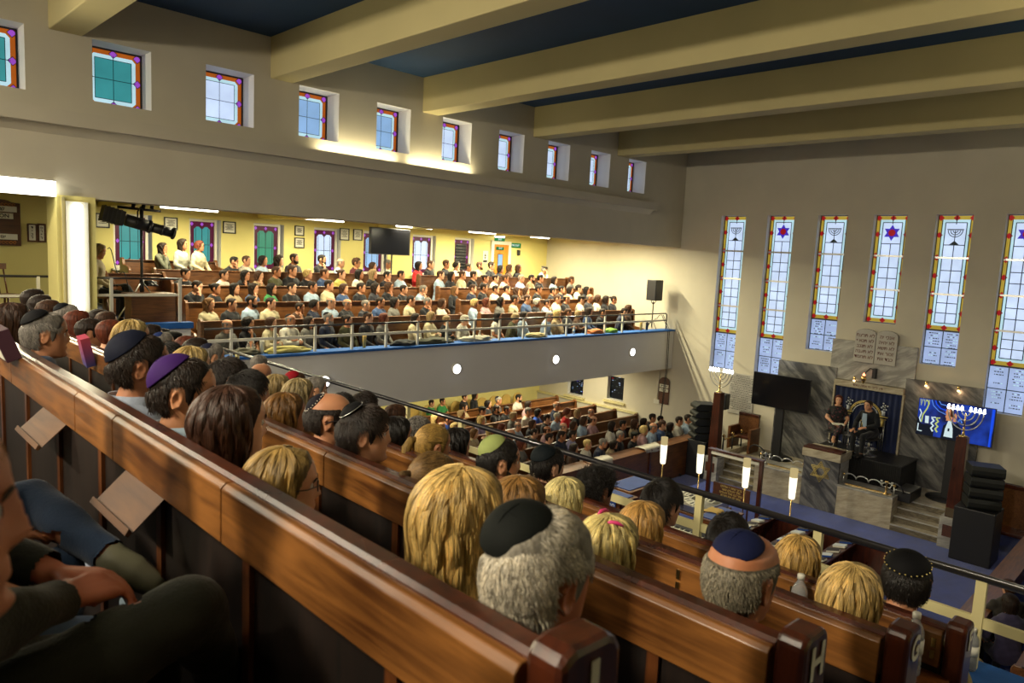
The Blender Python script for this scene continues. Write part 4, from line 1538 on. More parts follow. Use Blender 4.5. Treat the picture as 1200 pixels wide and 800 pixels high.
zc = 2.08
for rr_, q, mm in ((.36, .014, 'goldink'), (.31, .01, 'whiteink'), (.39, .01, 'goldink')):
    seg([(rr_ * math.cos(t), zc + rr_ * math.sin(t)) for t in np.linspace(0.15, PI - .15, 20)], q, M[mm])
for k in range(13):
    t = .25 + k * (PI - .5) / 12
    seg([(.32 * math.cos(t), zc + .32 * math.sin(t)), (.38 * math.cos(t + .06), zc + .38 * math.sin(t + .06))], .012, M['darkink' if k % 2 else 'goldink'])
for s in (-1, 1):
    x = s * .42
    seg([(x - .11, zc + .06), (x + .11, zc + .06)], .02, M['goldink'])
    seg([(x - .08, zc + .0), (x + .08, zc + .0)], .014, M['goldink'])
    for dx in (-.05, 0, .05):
        seg([(x + dx, zc - .02), (x + dx, 1.2)], .012, M['silver'])
    seg([(x, zc - .02), (x, zc - .22)], .035, M['goldink'])
    seg([(x - .12, 1.2), (x + .12, 1.2)], .026, M['goldink'])
    seg([(x - .1, 1.13), (x + .1, 1.13)], .02, M['whiteink'])
    # vase with flowers
    seg([(x, zc + .1), (x, zc + .2)], .04, M['whiteink'])
    for k in range(9):
        a = k * 2.4
        rr_ = .03 + .012 * k
        cx_, cz_ = x + rr_ * math.cos(a) * .7, zc + .3 + rr_ * math.sin(a)
        mb.lathe([(.001, 0), (.022, .002), (.02, .008), (.001, .01)], (X_ - .005, -cx_, cz_), M['whiteink' if k % 3 else 'silver'], 6, ax='x')
# crown and tablets emblem
for k in range(5):
    seg([(-.12 + .05 * k, 1.98), (-.10 + .05 * k, 2.04)], .012, M['goldink'])
seg([(-.13, 1.96), (.12, 1.96)], .016, M['goldink'])
seg([(-.1, 1.94), (-.1, 1.78), (-.01, 1.74), (.08, 1.78), (.08, 1.94)], .014, M['whiteink'])
seg([(-.05, 1.92), (-.05, 1.8)], .012, M['goldink'])
seg([(.03, 1.92), (.03, 1.8)], .012, M['goldink'])
mb.build('embroidery', None, r)
for k, t_ in enumerate(('דע לפני מי', 'אתה עומד לפני', 'מלך מלכי המלכים', 'הקדוש ברוך הוא')):
    text_obj('embroidered_lettering', t_[::-1], .085, M['whiteink'], r, frame_m((X_ - .01, 0.02, 1.50 - .1 * k), (0, -1, 0), (0, 0, 1)), bold=.002)
text_obj('lintel_lettering', 'דע לפני מי אתה עומד'[::-1], .08, M['redink'], r, frame_m((-.122, 0, 2.835), (0, -1, 0), (0, 0, 1)), bold=.001)
# tablets
r = thing('stone_tablets', 'twin rounded stone tablets with Hebrew lines over the ark', 'tablets', (EX - .08, 6.13, 0))
for s, rows_ in ((-1, ('אנכי יה', 'לא יהיה', 'לא תשא', 'זכור את', 'כבד את')), (1, ('לא תרצח', 'לא תנאף', 'לא תגנב', 'לא תענה', 'לא תחמד'))):
    # s=+1 is the tablet on the left of the picture (greater y)
    c = s * .25
    pts = [(c - .245, 3.42), (c + .245, 3.42), (c + .245, 4.14)] + [(c + .245 * math.cos(t), 4.14 + .13 * math.sin(t)) for t in np.linspace(.3, PI - .3, 9)] + [(c - .245, 4.14)]
    tb = MB().prism(pts, 'x', -.06, 0, M['stone']).build('tablet', None, r, bevel=.01)
    for k, t_ in enumerate(rows_):
        text_obj('engraved_lettering', t_[::-1], .115, M['redink'], tb, frame_m((-.0615, c, 4.10 - .135 * k), (0, -1, 0), (0, 0, 1)), bold=.0015)
# eternal light
p = at(1018, 441, 'x', EX - .3)
r = thing('eternal_light', 'small hanging lamp with a red glow on a black bracket above the ark', 'lamp', (EX - .09, p.y, p.z))
MB().box((-.12, -.12, -.05), (0, -.04, .2), M['black']).tube([(-.03, -.06, .15), (-.15, 0, .2), (-.25, .06, .1), (-.25, .1, -.02)], .014, M['gunmetal'], 6).build('bracket', None, r)
MB().lathe([(.01, .04), (.06, .0), (.065, -.06), (.03, -.14), (.005, -.18)], (-.25, .1, -.02), M['brass'], 12).build('bowl', None, r)
MB().lathe([(.03, 0), (.035, .03), (.005, .07)], (-.25, .1, .01), emis('red_flame', (1, .25, .12), 5), 10).build('flame', None, r)
# wall washer spots that leave the two warm patches on the marble
for px, py, lb in ((1086, 452, 'small warm wall lamp on the right marble panel, the left one'), (1124, 458, 'small warm wall lamp on the right marble panel, the right one'), (1002, 446, 'small warm wall lamp at the corner of the ark lintel')):
    q = at(px, py, 'x', EX - .1)
    r = thing('wall_lamp', lb, 'lamp', (EX - .1, q.y, q.z + .05), 'small warm lamps on the marble')
    MB().lathe([(.025, -.02), (.03, .0), (.03, .05), (.012, .07)], (-.07, 0, 0), M['brass'], 10).build('fitting', None, r)
    MB().lathe([(.008, -.02), (.026, -.03), (.022, -.055), (.004, -.065)], (-.07, 0, 0), emis('warm_bulb', (1, .66, .32), 7), 10).build('bulb', None, r)
    l = bpy.data.lights.new('lamp', 'POINT')
    l.energy = 1.6
    l.color = (1, .6, .3)
    l.shadow_soft_size = .03
    lo = bpy.data.objects.new('lamp', l)
    COL.objects.link(lo)
    lo.parent = r
    lo.location = (-.1, 0, -.1)

# TVs on stands
def tv(yc, z0, z1, w, label, on):
    r = thing('television', label, 'screen', (18.3, yc, PZ))
    a, b = z0 - PZ, z1 - PZ
    MB().box((0, -w - .012, a - .012), (.06, w + .012, b + .012), M['black']).build('casing', None, r, bevel=.006)
    s = MB().box((-.004, -w, a), (0, w, b), M['tvoff'] if not on else M['tvblue']).build('screen', None, r)
    MB().box((.06, -.11, 0), (.16, .11, b - .2), M['black']).build('stand_column', None, r, bevel=.01)
    MB().lathe([(.42, 0), (.42, .025), (.1, .04)], (.1, 0, 0), M['black'], 28).build('stand_foot', None, r)
    return r, s, a, b


m, nt, b_ = _new('blue_picture')
b_.inputs['Base Color'].default_value = (.01, .01, .02, 1)
b_.inputs['Roughness'].default_value = .2
tc = nt.nodes.new('ShaderNodeTexCoord')
nz_ = nt.nodes.new('ShaderNodeTexNoise')
nz_.inputs['Scale'].default_value = 2.3
nt.links.new(tc.outputs['Object'], nz_.inputs['Vector'])
cr_ = nt.nodes.new('ShaderNodeValToRGB')
cr_.color_ramp.elements[0].position = .4
cr_.color_ramp.elements[0].color = (.004, .008, .05, 1)
cr_.color_ramp.elements[1].position = .62
cr_.color_ramp.elements[1].color = (.01, .05, .42, 1)
nt.links.new(nz_.outputs['Fac'], cr_.inputs[0])
nt.links.new(cr_.outputs[0], b_.inputs['Emission Color'])
b_.inputs['Emission Strength'].default_value = .9
M['tvblue'] = m
tv(8.18, 1.97, 2.84, .77, 'large switched-off television on a black stand left of the ark', False)
r, s_, a, b = tv(4.11, 2.0, 2.84, .75, 'large lit television showing a person against a blue curtain', True)
e_skin, e_white, e_gold, e_lb, e_dk, e_bl = emis('screen_skin', hexc('#c98a5e'), 1.), emis('screen_white', hexc('#cfe3e6'), 1.), emis('screen_gold', hexc('#b9c667'), 1.), emis('screen_lightblue', hexc('#5f8fe8'), 1.), emis('screen_dark', (.01, .012, .02), 1), emis('screen_blue', hexc('#1c49d8'), 1.2)
mb = MB()


def sp(ps, m, off=.006):                 # polygon in screen space, u right 0..1, v up 0..1
    mb.add([(-off, .75 - u * 1.5, a + v * (b - a)) for u, v in ps], [tuple(range(len(ps)))], m)


def sl(ps, rad, m, off=.007):
    mb.tube([(-off, .75 - u * 1.5, a + v * (b - a)) for u, v in ps], rad, m, 5)


sp([(0, 0), (.24, 0), (.24, .3), (.06, .3), (0, .5)], e_dk)
sp([(.34, 0), (.52, 0), (.52, .45), (.45, .5), (.36, .35)], e_dk)
sp([(.50, 0), (.62, 0), (.60, .35), (.54, .5), (.48, .35)], e_dk, .005)
sp([(.38, .06), (.5, .06), (.49, .3), (.46, .5), (.42, .5), (.39, .28)], e_white, .008)
sp([(.39, .5), (.465, .5), (.475, .62), (.47, .84), (.43, .9), (.385, .85), (.375, .72), (.385, .66), (.375, .6), (.39, .56)], e_skin, .009)
sp([(.435, .62), (.478, .62), (.485, .8), (.465, .9), (.43, .92), (.40, .89), (.44, .8)], emis('screen_brown', (.06, .02, .01), 1), .010)
sp([(.48, .5), (.52, .5), (.53, .68), (.50, .74), (.485, .65)], e_skin, .011)
sp([(.425, .22), (.45, .22), (.45, .3), (.425, .3)], e_dk, .011)
sl([(.17 + .03 * k + 0, 1.0 - .0 * k) for k in range(1)] + [(.2, .85), (.28, .72), (.38, .66)], .008, e_lb)
sl([(.22, 1), (.24, .9), (.3, .8), (.38, .77)], .012, e_bl)
sl([(.27, 1), (.3, .92), (.4, .9)], .01, e_lb)
for k in range(3):
    sl([(.02 + .05 * k, .98), (.03 + .05 * k, .8), (.05 + .045 * k, .98)], .008, e_gold)
sl([(.1, .98), (.14, .9), (.12, .75), (.07, .55), (.06, .35)], .014, e_gold)
sl([(.02, .7), (.05, .6), (.03, .45), (.05, .35)], .013, e_white)
sl([(.02, .3), (.02, .1), (.08, .1)], .012, e_white)
sp([(.11, .34), (.16, .34), (.155, .54), (.105, .54)], e_white, .008)
for u0, m_ in ((.2, e_white), (.26, e_gold)):
    sl([(u0, .5), (u0 + .03, .44), (u0 - .005, .36), (u0 + .03, .3), (u0, .22), (u0 + .03, .14)], .02, m_, .009)
    sl([(u0 - .01, .52), (u0 + .05, .54)], .012, m_, .009)
sl([(.55, .5), (.57, .62), (.6, .5)], .012, e_lb)
sp([(.96, .0), (.985, .0), (.995, 1), (.96, 1)], e_bl)
mb.build('picture', None, s_)

# menorah pillars
def menorah_pillar(y, zt, label, ml, n=8):
    r = thing('wooden_pillar', label, 'pillar', (16.95, y, 0))
    MB().box((-.17, -.2, 0), (.2, .2, .66), M['greymarble']).build('plinth', None, r, bevel=.008)
    MB().box((-.175, -.13, .25), (-.17, .13, .5), M['board']).build('plaque', None, r)
    w0, w1 = .13, .1
    mb = MB()
    vs = [(-w0, -w0, .66), (w0, -w0, .66), (w0, w0, .66), (-w0, w0, .66), (-w1, -w1, zt), (w1, -w1, zt), (w1, w1, zt), (-w1, w1, zt)]
    mb.add(vs, [(0, 3, 2, 1), (4, 5, 6, 7), (0, 1, 5, 4), (1, 2, 6, 5), (2, 3, 7, 6), (3, 0, 4, 7)], M['rosewood'])
    mb.build('shaft', None, r, bevel=.01)
    MB().box((-w0 - .004, -.12, .68), (-w0 + .03, .12, .86), M['brass']).build('brass_shoe', None, r)
    r2 = thing('menorah', ml, 'menorah', (16.95, y, zt))
    mb = MB()
    mb.lathe([(.09, 0), (.085, .02), (.03, .04), (.018, .12), (.024, .16), (.016, .2)], m=M['brass'], seg=16)
    mb.tube([(0, 0, .1), (0, 0, .5)], .014, M['brass'], 8)
    mb.build('stem', None, r2)
    R = [.08 + .08 * k for k in range(4)]
    for R_ in R:
        MB().tube([(0, R_ * math.cos(t), .54 + .42 * (R_ / .32) * .95 * math.sin(t) * 1.0) for t in np.linspace(PI, 2 * PI, 17)], .012, M['silver'], 7).build('branch', None, r2)
    MB().tube([(0, -.34, .54), (0, .34, .54)], .008, M['silver'], 6).build('crossbar', None, r2)
    for R_ in R:
        for s in (-1, 1):
            y_ = s * R_
            MB().lathe([(.014, .54), (.03, .56), (.03, .565), (.018, .57), (.022, .585), (.024, .6), (.012, .63), (.003, .64)], (0, y_, 0), M['led'], 10).build('bulb', None, r2)


menorah_pillar(9.2, 2.36, 'slim wooden pillar left of the switched-off television', 'silver menorah with lit white bulbs on the left pillar')
menorah_pillar(3.62, 2.38, 'tall red-brown pillar in front of the lit television', 'brass menorah with lit bulbs in front of the lit television')

# marble text plaque on the end wall, arch board, socket
p0, p1 = at(857, 438, 'x', EX - .03), at(880, 480, 'x', EX - .03)
r = thing('inscribed_plaque', 'pale marble plaque of small text left of the switched-off television', 'plaque', (EX, (p0.y + p1.y) / 2, (p0.z + p1.z) / 2))
w, h = abs(p0.y - p1.y) / 2 + .03, abs(p0.z - p1.z) / 2 + .05
mb = MB().box((-.03, -w, -h - .15), (0, w, h), M['stone'])
mb.build('slab', None, r, bevel=.004)
mb = MB()
rr = random.Random(3)
for k in range(22):
    z = h - .06 - k * (2 * h) / 22
    y = -w + .04
    L = w - .04 - (.1 if k % 5 == 0 else 0)
    y = -L
    while y < L - .03:
        q = rr.uniform(.02, .07)
        mb.box((-.032, y, z - .008), (-.03, min(L, y + q), z + .008), M['darkink'])
        y += q + .015
mb.build('small_lettering', None, r)
p0, p1 = at(773, 447, 'x', EX - .02), at(783, 470, 'x', EX - .02)
yc, zc = (p0.y + p1.y) / 2, (p0.z + p1.z) / 2
r = thing('arched_board', 'arched wooden board with two white strips on the yellow wall', 'notice board', (EX, yc, zc))
w, h = .19, .40
MB().prism([(-w, -h), (w, -h), (w, h - .1)] + [(w * math.cos(t), h - .1 + .15 * math.sin(t)) for t in np.linspace(.2, PI - .2, 8)] + [(-w, h - .1)], 'x', -.03, 0, M['board']).build('board', None, r, bevel=.004)
for k, t_ in enumerate(('שחרית', 'מנחה')):
    s = MB().box((-.04, -w + .03, .12 - .13 * k), (-.03, w - .03, .22 - .13 * k), M['paper']).build('strip', None, r)
    text_obj('lettering', t_[::-1], .08, M['darkink'], s, frame_m((-.0405, 0, .17 - .13 * k), (0, -1, 0), (0, 0, 1)), bold=.002)
q = at(770, 470, 'x', EX)
r = thing('wall_socket', 'white socket box with a conduit left of the arched board', 'socket', (EX, q.y, q.z))
MB().box((-.05, -.1, -.07), (0, .1, .07), M['white']).build('box', None, r, bevel=.01)
MB().tube([(-.015, 0, .07), (-.015, -.02, 1.0)], .012, M['white'], 6).build('conduit', None, r)

# left loudspeaker stack and right tower
def line_array(loc, n, hs, w, d, label, rz=0, nose=.07):
    r = thing('line_array_speaker', label, 'speaker', loc, rz=rz)
    for k in range(n):
        z = k * hs
        MB().prism([(-d / 2 + nose * .4, z + .01), (-d / 2 - nose, z + hs * .25), (-d / 2 - nose, z + hs * .6), (-d / 2 + nose * .4, z + hs - .01), (d / 2, z + hs - .02), (d / 2, z + .02)], 'y', -w / 2, w / 2, M['speakgreen']).build('cabinet', None, r, bevel=.01)
    return r


M['speakgreen'] = mat('speaker_paint', hexc('#0d1210'), .55)
q0, q1 = at(820, 545, 'x', 17.0), at(820, 473, 'x', 17.0)
r = thing('subwoofer', 'tall black bass cabinet beneath the ribbed speaker on the left', 'speaker', (17.05, q0.y + .02, 0))
MB().box((-.3, -.28, 0), (.3, .28, 1.0), M['black']).build('cabinet', None, r, bevel=.02)
MB().box((-.31, -.25, .05), (-.3, .25, .95), M['gunmetal']).build('grille', None, r)
line_array((17.05, q0.y + .02, 1.0), 5, .2, .5, .5, 'ribbed dark green line array speaker right of the seated crowd', math.radians(-40))
q = at(1150, 640, 'x', 16.6)
r = thing('subwoofer', 'large black bass cabinet at the foot of the right speaker tower', 'speaker', (16.6, q.y + .12, 0))
MB().box((-.35, -.36, 0), (.35, .36, 1.1), M['black']).build('cabinet', None, r, bevel=.02)
line_array((16.6, q.y + .1, 1.1), 4, .22, .58, .5, 'black line array speaker on the right tower beside the pillar', math.radians(25), .015)
# small black monitor speaker on a stand near the plaque
q = at(848, 470, 'x', 18.2)
r = thing('speaker_stand', 'small black speaker on a pole in front of the marble plaque', 'speaker stand', (18.2, q.y, 0))
MB().tube([(0, 0, .02), (0, 0, q.z - .2)], .02, M['gunmetal'], 8).build('pole', None, r)
MB().box((-.12, -.13, q.z - .22), (.12, .13, q.z + .22), M['black']).build('cabinet', None, r, bevel=.02)
MB().lathe([(.25, 0), (.24, .02), (.05, .04)], m=M['black'], seg=16).build('foot', None, r)

# carved seats either side of the platform
for (px, py, lb, X) in ((875, 497, 'high-backed wooden seat left of the switched-off television', 18.5), (1187, 565, 'wooden bench seat behind the right speaker tower', 17.9)):
    q = at(px, py, 'x', X)
    r = thing('wooden_armchair', lb, 'chair', (X, q.y, PZ if px < 900 else 0))
    w = .3 if px < 900 else .6
    base = r.location.z
    t = (q.z + .3) - base if px < 900 else 1.35
    MB().box((.1, -w, .3), (.18, w, t), M['pewtop2']).box((.08, -w, t - .08), (.2, w, t), M['rosewood']).build('backrest', None, r, bevel=.01)
    MB().box((-.4, -w, .38), (.1, w, .45), M['rosewood']).build('seat', None, r, bevel=.01)
    for s in (-1, 1):
        MB().box((-.4, s * w - .04, 0), (.15, s * w + .04, .66), M['pewtop2']).build('arm', None, r, bevel=.01)
# low stone kerb with black railing, left of platform
q0, q1 = at(850, 525, 'x', 18.2), at(892, 508, 'x', 18.6)
r = thing('brass_rail', 'knobbed brass and black rail along the left edge of the platform', 'rail', (0, 0, PZ))
pts = [(17.3, 9.15), (17.8, 9.15), (18.3, 9.15), (18.8, 9.15)]
MB().box((17.1, 9.08, -.6), (18.95, 9.28, .12), M['beigemarble']).build('kerb', None, r, bevel=.01)
for x, y in pts:
    MB().tube([(x, y, .12), (x, y, .5)], .02, M['gunmetal'], 8).lathe([(.03, .5), (.045, .54), (.03, .58), (.008, .6)], (x, y, 0), M['brass'], 10).build('post', None, r)
MB().tube([(17.3, 9.15, .45), (18.8, 9.15, .45)], .018, M['brass'], 8).build('bar', None, r)
# curled cables and microphone gear on the platform
for i, (cy, cx, R_, lb) in enumerate(((8.25, 17.45, .28, 'loop of black cable over the left parapet'), (4.85, 17.3, .16, 'curled black cable at the right parapet end'))):
    o = MB().tube([(cx + .1 * math.cos(t * 1.3), cy + R_ * math.cos(t), PZ + .25 + R_ * .8 * math.sin(t) + .0 * t) for t in np.linspace(0, 5.6, 26)], .018, M['black'], 6).build('cable_loop', None)
    tag(o, lb, 'cable')
for i, (y, lb) in enumerate(((7.85, 'silver microphone cluster on the left parapet'), (5.0, 'brass and silver candle holder on the right parapet'))):
    r = thing('candle_holder', lb, 'candle holder', (17.1, y, .73))
    MB().lathe([(.06, 0), (.05, .02), (.015, .05), (.03, .12), (.012, .2), (.035, .28), (.04, .3), (.01, .31)], m=M['brass' if i else 'silver'], seg=12).build('stem', None, r)
    for s in (-1, 1):
        MB().tube([(0, 0, .18), (0, s * .08, .16), (0, s * .11, .26)], .01, M['silver'], 6).lathe([(.02, .26), (.03, .3)], (0, s * .11, 0), M['silver'], 8).build('arm', None, r)

# floor lamp discs under the stools and stools come with the seated pair
def bar_stool(loc, label, rz=0):
    r = thing('bar_stool', label, 'stool', loc, rz=rz)
    MB().lathe([(.21, 0), (.2, .012), (.05, .03), (.03, .06)], m=M['chrome'], seg=28).build('base', None, r)
    MB().tube([(0, 0, .04), (0, 0, .40)], .025, M['chrome'], 12).build('column', None, r)
    MB().tube([(.17 * math.cos(t), .17 * math.sin(t), .16) for t in np.linspace(0, 2 * PI, 20)], .012, M['chrome'], 6).build('foot_ring', None, r)
    MB().box((-.19, -.2, .39), (.19, .2, .43), M['black']).build('seat', None, r, bevel=.02)
    MB().tube([(-.18, -.18, .42), (-.22, -.19, .7), (-.22, .19, .7), (-.18, .18, .42)], .013, M['chrome'], 8).box((-.235, -.17, .55), (-.205, .17, .71), M['black']).build('backrest', None, r)
    return r


DK = PZ + .68
wS, mS = at(980, 512, 'x', 18.2), at(1022, 540, 'x', 18.1)
STW = (18.15, 6.62, DK)
STM = (18.15, 5.80, DK)
bar_stool(STW, 'chrome bar stool under the person in a flowered dress', PI)
bar_stool(STM, 'chrome bar stool with a broad round base under the person in a dark suit', PI - .2)
r = thing('side_table', 'small glass drinks table between the two speakers', 'table', (17.98, 6.22, DK))
MB().lathe([(.2, 0), (.19, .012), (.03, .03)], m=M['chrome'], seg=24).build('base', None, r)
MB().tube([(0, 0, .02), (0, 0, .45)], .018, M['chrome'], 8).build('column', None, r)
MB().lathe([(.2, .45), (.2, .465)], m=M['silver'], seg=24).build('table_top', None, r)
r = thing('drinking_glass', 'drinking glass on the small table', 'glass', (17.98, 6.24, DK + .466))
MB().lathe([(.025, 0), (.035, .12), (.033, .12), (.022, .01)], m=M['pet'], seg=14).build('glass_body', None, r)

# ================================================================== centre of the ground floor
# frosted lanterns on slim posts
for i, ((px, py), lb) in enumerate(zip(((779, 512), (822, 522), (876, 537), (931, 549)), ('glowing frosted lantern, leftmost of the row of four', 'glowing frosted lantern, second of the row, left of the wooden frame', 'glowing frosted lantern beside the right post of the wooden frame', 'glowing frosted lantern in front of the left marble parapet'))):
    q = at(px, py, 'z', 1.72)
    r = thing('lantern', lb, 'lantern', (q.x, q.y, 0), 'frosted lanterns on posts')
    k = .62
    MB().tube([(0, 0, 0), (0, 0, 1.72 - k)], .014, M['brass'], 6).lathe([(.09, 0), (.08, .02), (.02, .04)], m=M['brass'], seg=12).build('post', None, r)
    MB().lathe([(.05, 1.72 - k), (.062, 1.72 - k + .02), (.074, 1.72 - k * .55), (.076, 1.72 - k * .28)], m=M['lantern'], seg=14).build('glowing_shade', None, r)
    MB().lathe([(.076, 1.72 - k * .28), (.077, 1.72), (.06, 1.722)], m=M['lanterntop'], seg=14).build('upper_shade', None, r)
# wooden frame with the inscribed panel
r = thing('gateway', 'reddish wooden gate frame with a pale top rail before the left steps', 'frame', (14.2, 7.19, 0))
for s in (-1, 1):
    MB().box((-.04, s * .60 - .04, .0), (.04, s * .60 + .04, 1.58), M['rosewood']).build('post', None, r, bevel=.008)
MB().box((-.07, -.64, 1.58), (.07, .64, 1.62), M['rosewood']).build('top_rail', None, r, bevel=.006)
MB().box((-.05, -.56, 1.50), (.05, .56, 1.56), M['white']).build('strip_lamp', None, r)  # white strip stands for the highlight along the top rail
r = thing('inscribed_sign', 'dark panel of gold Hebrew lines below the wooden frame', 'plaque', (14.1, 7.17, 0))
MB().box((-.02, -.43, .56), (.02, .43, .92), M['board']).build('panel', None, r, bevel=.004)
for s in (-1, 1):
    MB().box((-.015, s * .4 - .015, 0), (.015, s * .4 + .015, .56), M['board']).build('leg', None, r)
for k, t_ in enumerate(('ברוך אתה יי אלהינו', 'מלך העולם אשר', 'בחר בנו מכל העמים', 'ונתן לנו את תורתו', 'נותן התורה')):
    text_obj('gold_lettering', t_[::-1], .065, M['goldink'], r, frame_m((-.0215, 0, .87 - .066 * k), (0, -1, 0), (0, 0, 1)), bold=.0012)
# reading desks with blue cloths
def desk(name, x0, x1, y0, y1, h, label, cloth=True, m_top=None, front_text=False):
    r = thing(name, label, 'desk', ((x0 + x1) / 2, (y0 + y1) / 2, 0))
    w, d = (x1 - x0) / 2, (y1 - y0) / 2
    MB().box((-w, -d, 0), (w, -d + .04, h), M['pew_x']).box((-w, d - .04, 0), (w, d, h), M['pew_x']).box((-w, -d, 0), (-w + .04, d, h), M['pew_y']).box((w - .04, -d, 0), (w, d, h), M['pew_y']).build('cabinet', None, r, bevel=.006)
    MB().box((-w - .03, -d - .03, h), (w + .03, d + .03, h + .03), M['pewtop2']).build('desk_top', None, r, bevel=.006)
    if cloth:
        c = MB().box((-w + .03, -d + .05, h + .03), (w - .03, d - .02, h + .045), M['deskcloth']).build('blue_cloth', None, r)
        if front_text:
            c2 = MB().box((-w - .045, -d + .1, h - .42), (-w - .032, d - .1, h + .04), M['deskcloth']).build('cloth_front', None, r)
            for k, t_ in enumerate(('לזכר נשמת', 'בית הכנסת', 'תשנח')):
                text_obj('embroidered_lettering', t_[::-1], .09, M['whiteink'], c2, frame_m((-w - .047, 0, h - .08 - .12 * k), (0, -1, 0), (0, 0, 1)), bold=.002)
    return r


M['deskcloth'] = mat('royal_blue_cloth', hexc('#1f4a9c'), .85, nscale=5, namt=.2, sheen=.2)
desk('reading_desk', 11.75, 12.9, 8.15, 8.75, .96, 'long reading desk with a royal blue cloth left of the open sheet box', True)
desk('lectern_desk', 11.1, 11.6, 7.9, 8.55, .96, 'smaller desk whose blue cloth hangs with white lettering', True, front_text=True)
desk('reading_desk', 11.75, 12.6, 6.15, 6.6, .92, 'blue covered desk right of the keyboard with a folded scarf on it', True)
drape('scarf', 'tan scarf bundled on the blue covered desk', 'scarf', (12.2, 6.4, .97), .35, .05, .25, M['gold'], seed=8)
r = thing('sheet_box', 'open pale box tray holding sheets of paper on a table', 'box', (12.75, 7.35, 0))
MB().box((-.55, -.65, .72), (.5, .6, .76), M['pewtop2']).build('table_top', None, r)
for sx in (-.5, .45):
    for sy in (-.6, .55):
        MB().box((sx - .025, sy - .025, 0), (sx + .025, sy + .025, .72), M['pewtop2']).build('leg', None, r)
mb = MB()
for a, b, c, d in ((-.5, -.48, -.6, .55), (.43, .45, -.6, .55), (-.5, .45, -.6, -.58), (-.5, .45, .53, .55)):
    mb.box((a, c, .76), (b, d, .9), M['silver'])
mb.box((-.5, -.6, .76), (.45, .55, .775), M['greymarble'])
mb.build('tray', None, r)
for k in range(7):
    a = rng.uniform(-.5, .5)
    M4 = Matrix.Translation((rng.uniform(-.3, .25), rng.uniform(-.4, .4), .79 + .012 * k)) @ Matrix.Rotation(a, 4, 'Z') @ Matrix.Rotation(.1, 4, 'X')
    o = MB().box((-.11, -.15, 0), (.11, .15, .006), M['paper'], M4).box((-.08, -.12, .0061), (.08, -.06, .0075), M['darkink'], M4).box((-.08, -.02, .0061), (.08, .0, .0075), M['darkink'], M4).box((-.08, .05, .0061), (.06, .08, .0075), M['darkink'], M4).build('song_sheet', None, None, (12.75, 7.35, 0))
    tag(o, 'loose printed sheet lying in the open tray', 'paper', 'loose sheets in the open tray')
r = thing('keyboard_instrument', 'electric keyboard on a black stand just behind the handrail post', 'keyboard', (11.3, 6.7, 0))
MB().box((-.17, -.62, .74), (.17, .62, .80), M['black']).build('body', None, r, bevel=.01)
MB().box((-.16, -.55, .80), (-.02, .55, .812), M['paper']).build('white_keys', None, r)
mb = MB()
for k in range(36):
    if k % 7 in (2, 6):
        continue
    y = -.54 + k * .0306
    mb.box((-.09, y, .812), (-.02, y + .014, .825), M['black'])
mb.build('black_keys', None, r)
mb = MB()
for s in (-1, 1):
    mb.tube([(-.15, s * .3, .02), (.15, s * .3, .74)], .018, M['gunmetal'], 6).tube([(.15, s * .3, .02), (-.15, s * .3, .74)], .018, M['gunmetal'], 6)
mb.build('stand', None, r)
# central ground floor benches
def bench_desk(x0, x1, y, label, h=.86):
    r = thing('bench_desk', label, 'bench', ((x0 + x1) / 2, y, 0), 'benches in the middle of the ground floor')
    w = (x1 - x0) / 2
    MB().box((-w, -.02, 0), (w, .02, h), M['rosewood']).build('front_panel', None, r)
    MB().prism([(-.28, h + .02), (.03, h - .04), (.03, h - .01), (-.28, h + .05)], 'x', -w, w, M['rosewood']).build('book_ledge', None, r)
    MB().box((-w, -.75, .38), (w, -.4, .42), M['rosewood']).build('seat', None, r, bevel=.01)
    MB().box((w - .05, -.75, 0), (w, .03, .9), M['rosewood']).build('end_panel', None, r, bevel=.015)
    return r


for k, (y, lb) in enumerate(((5.95, 'dark bench desk beyond the handrail, furthest of the central group'), (5.2, 'dark bench desk with a pale ledge edge, middle of the central group'), (4.45, 'dark bench desk of the central group nearest to the handrail'))):
    bench_desk(10.9, 13.2, y, lb)
    for j in range(7):
        x = 11.15 + j * .29 + rng.uniform(-.04, .04)
        o = MB().box((-.07, -.1, 0), (.07, .1, .03), M['deskcloth'] if j % 3 == 0 else M['paper']).box((-.072, -.102, .03), (.072, .102, .034), M['whiteink'] if j % 2 else M['darkink']).build('prayer_book', None, None, (x, y - .14, .895))
        o.rotation_euler = (-.19, 0, rng.uniform(-.25, .25))
        tag(o, 'prayer book lying on a dark ledge of the central benches', 'book', 'prayer books on the central benches')
# ================================================================== people
def smooth01(x):
    x = np.clip(x, 0, 1)
    return x * x * (3 - 2 * x)


HZ = np.array([-.118, -.110, -.095, -.078, -.06, -.035, -.01, .02, .05, .08, .10, .112, .118])
HXF = np.array([.060, .076, .084, .084, .083, .082, .083, .087, .090, .080, .060, .034, -.010])
HXB = np.array([.020, -.002, -.022, -.040, -.058, -.078, -.092, -.102, -.104, -.092, -.072, -.046, -.014])
HW = np.array([.012, .032, .046, .055, .062, .068, .072, .076, .077, .069, .052, .030, .002])


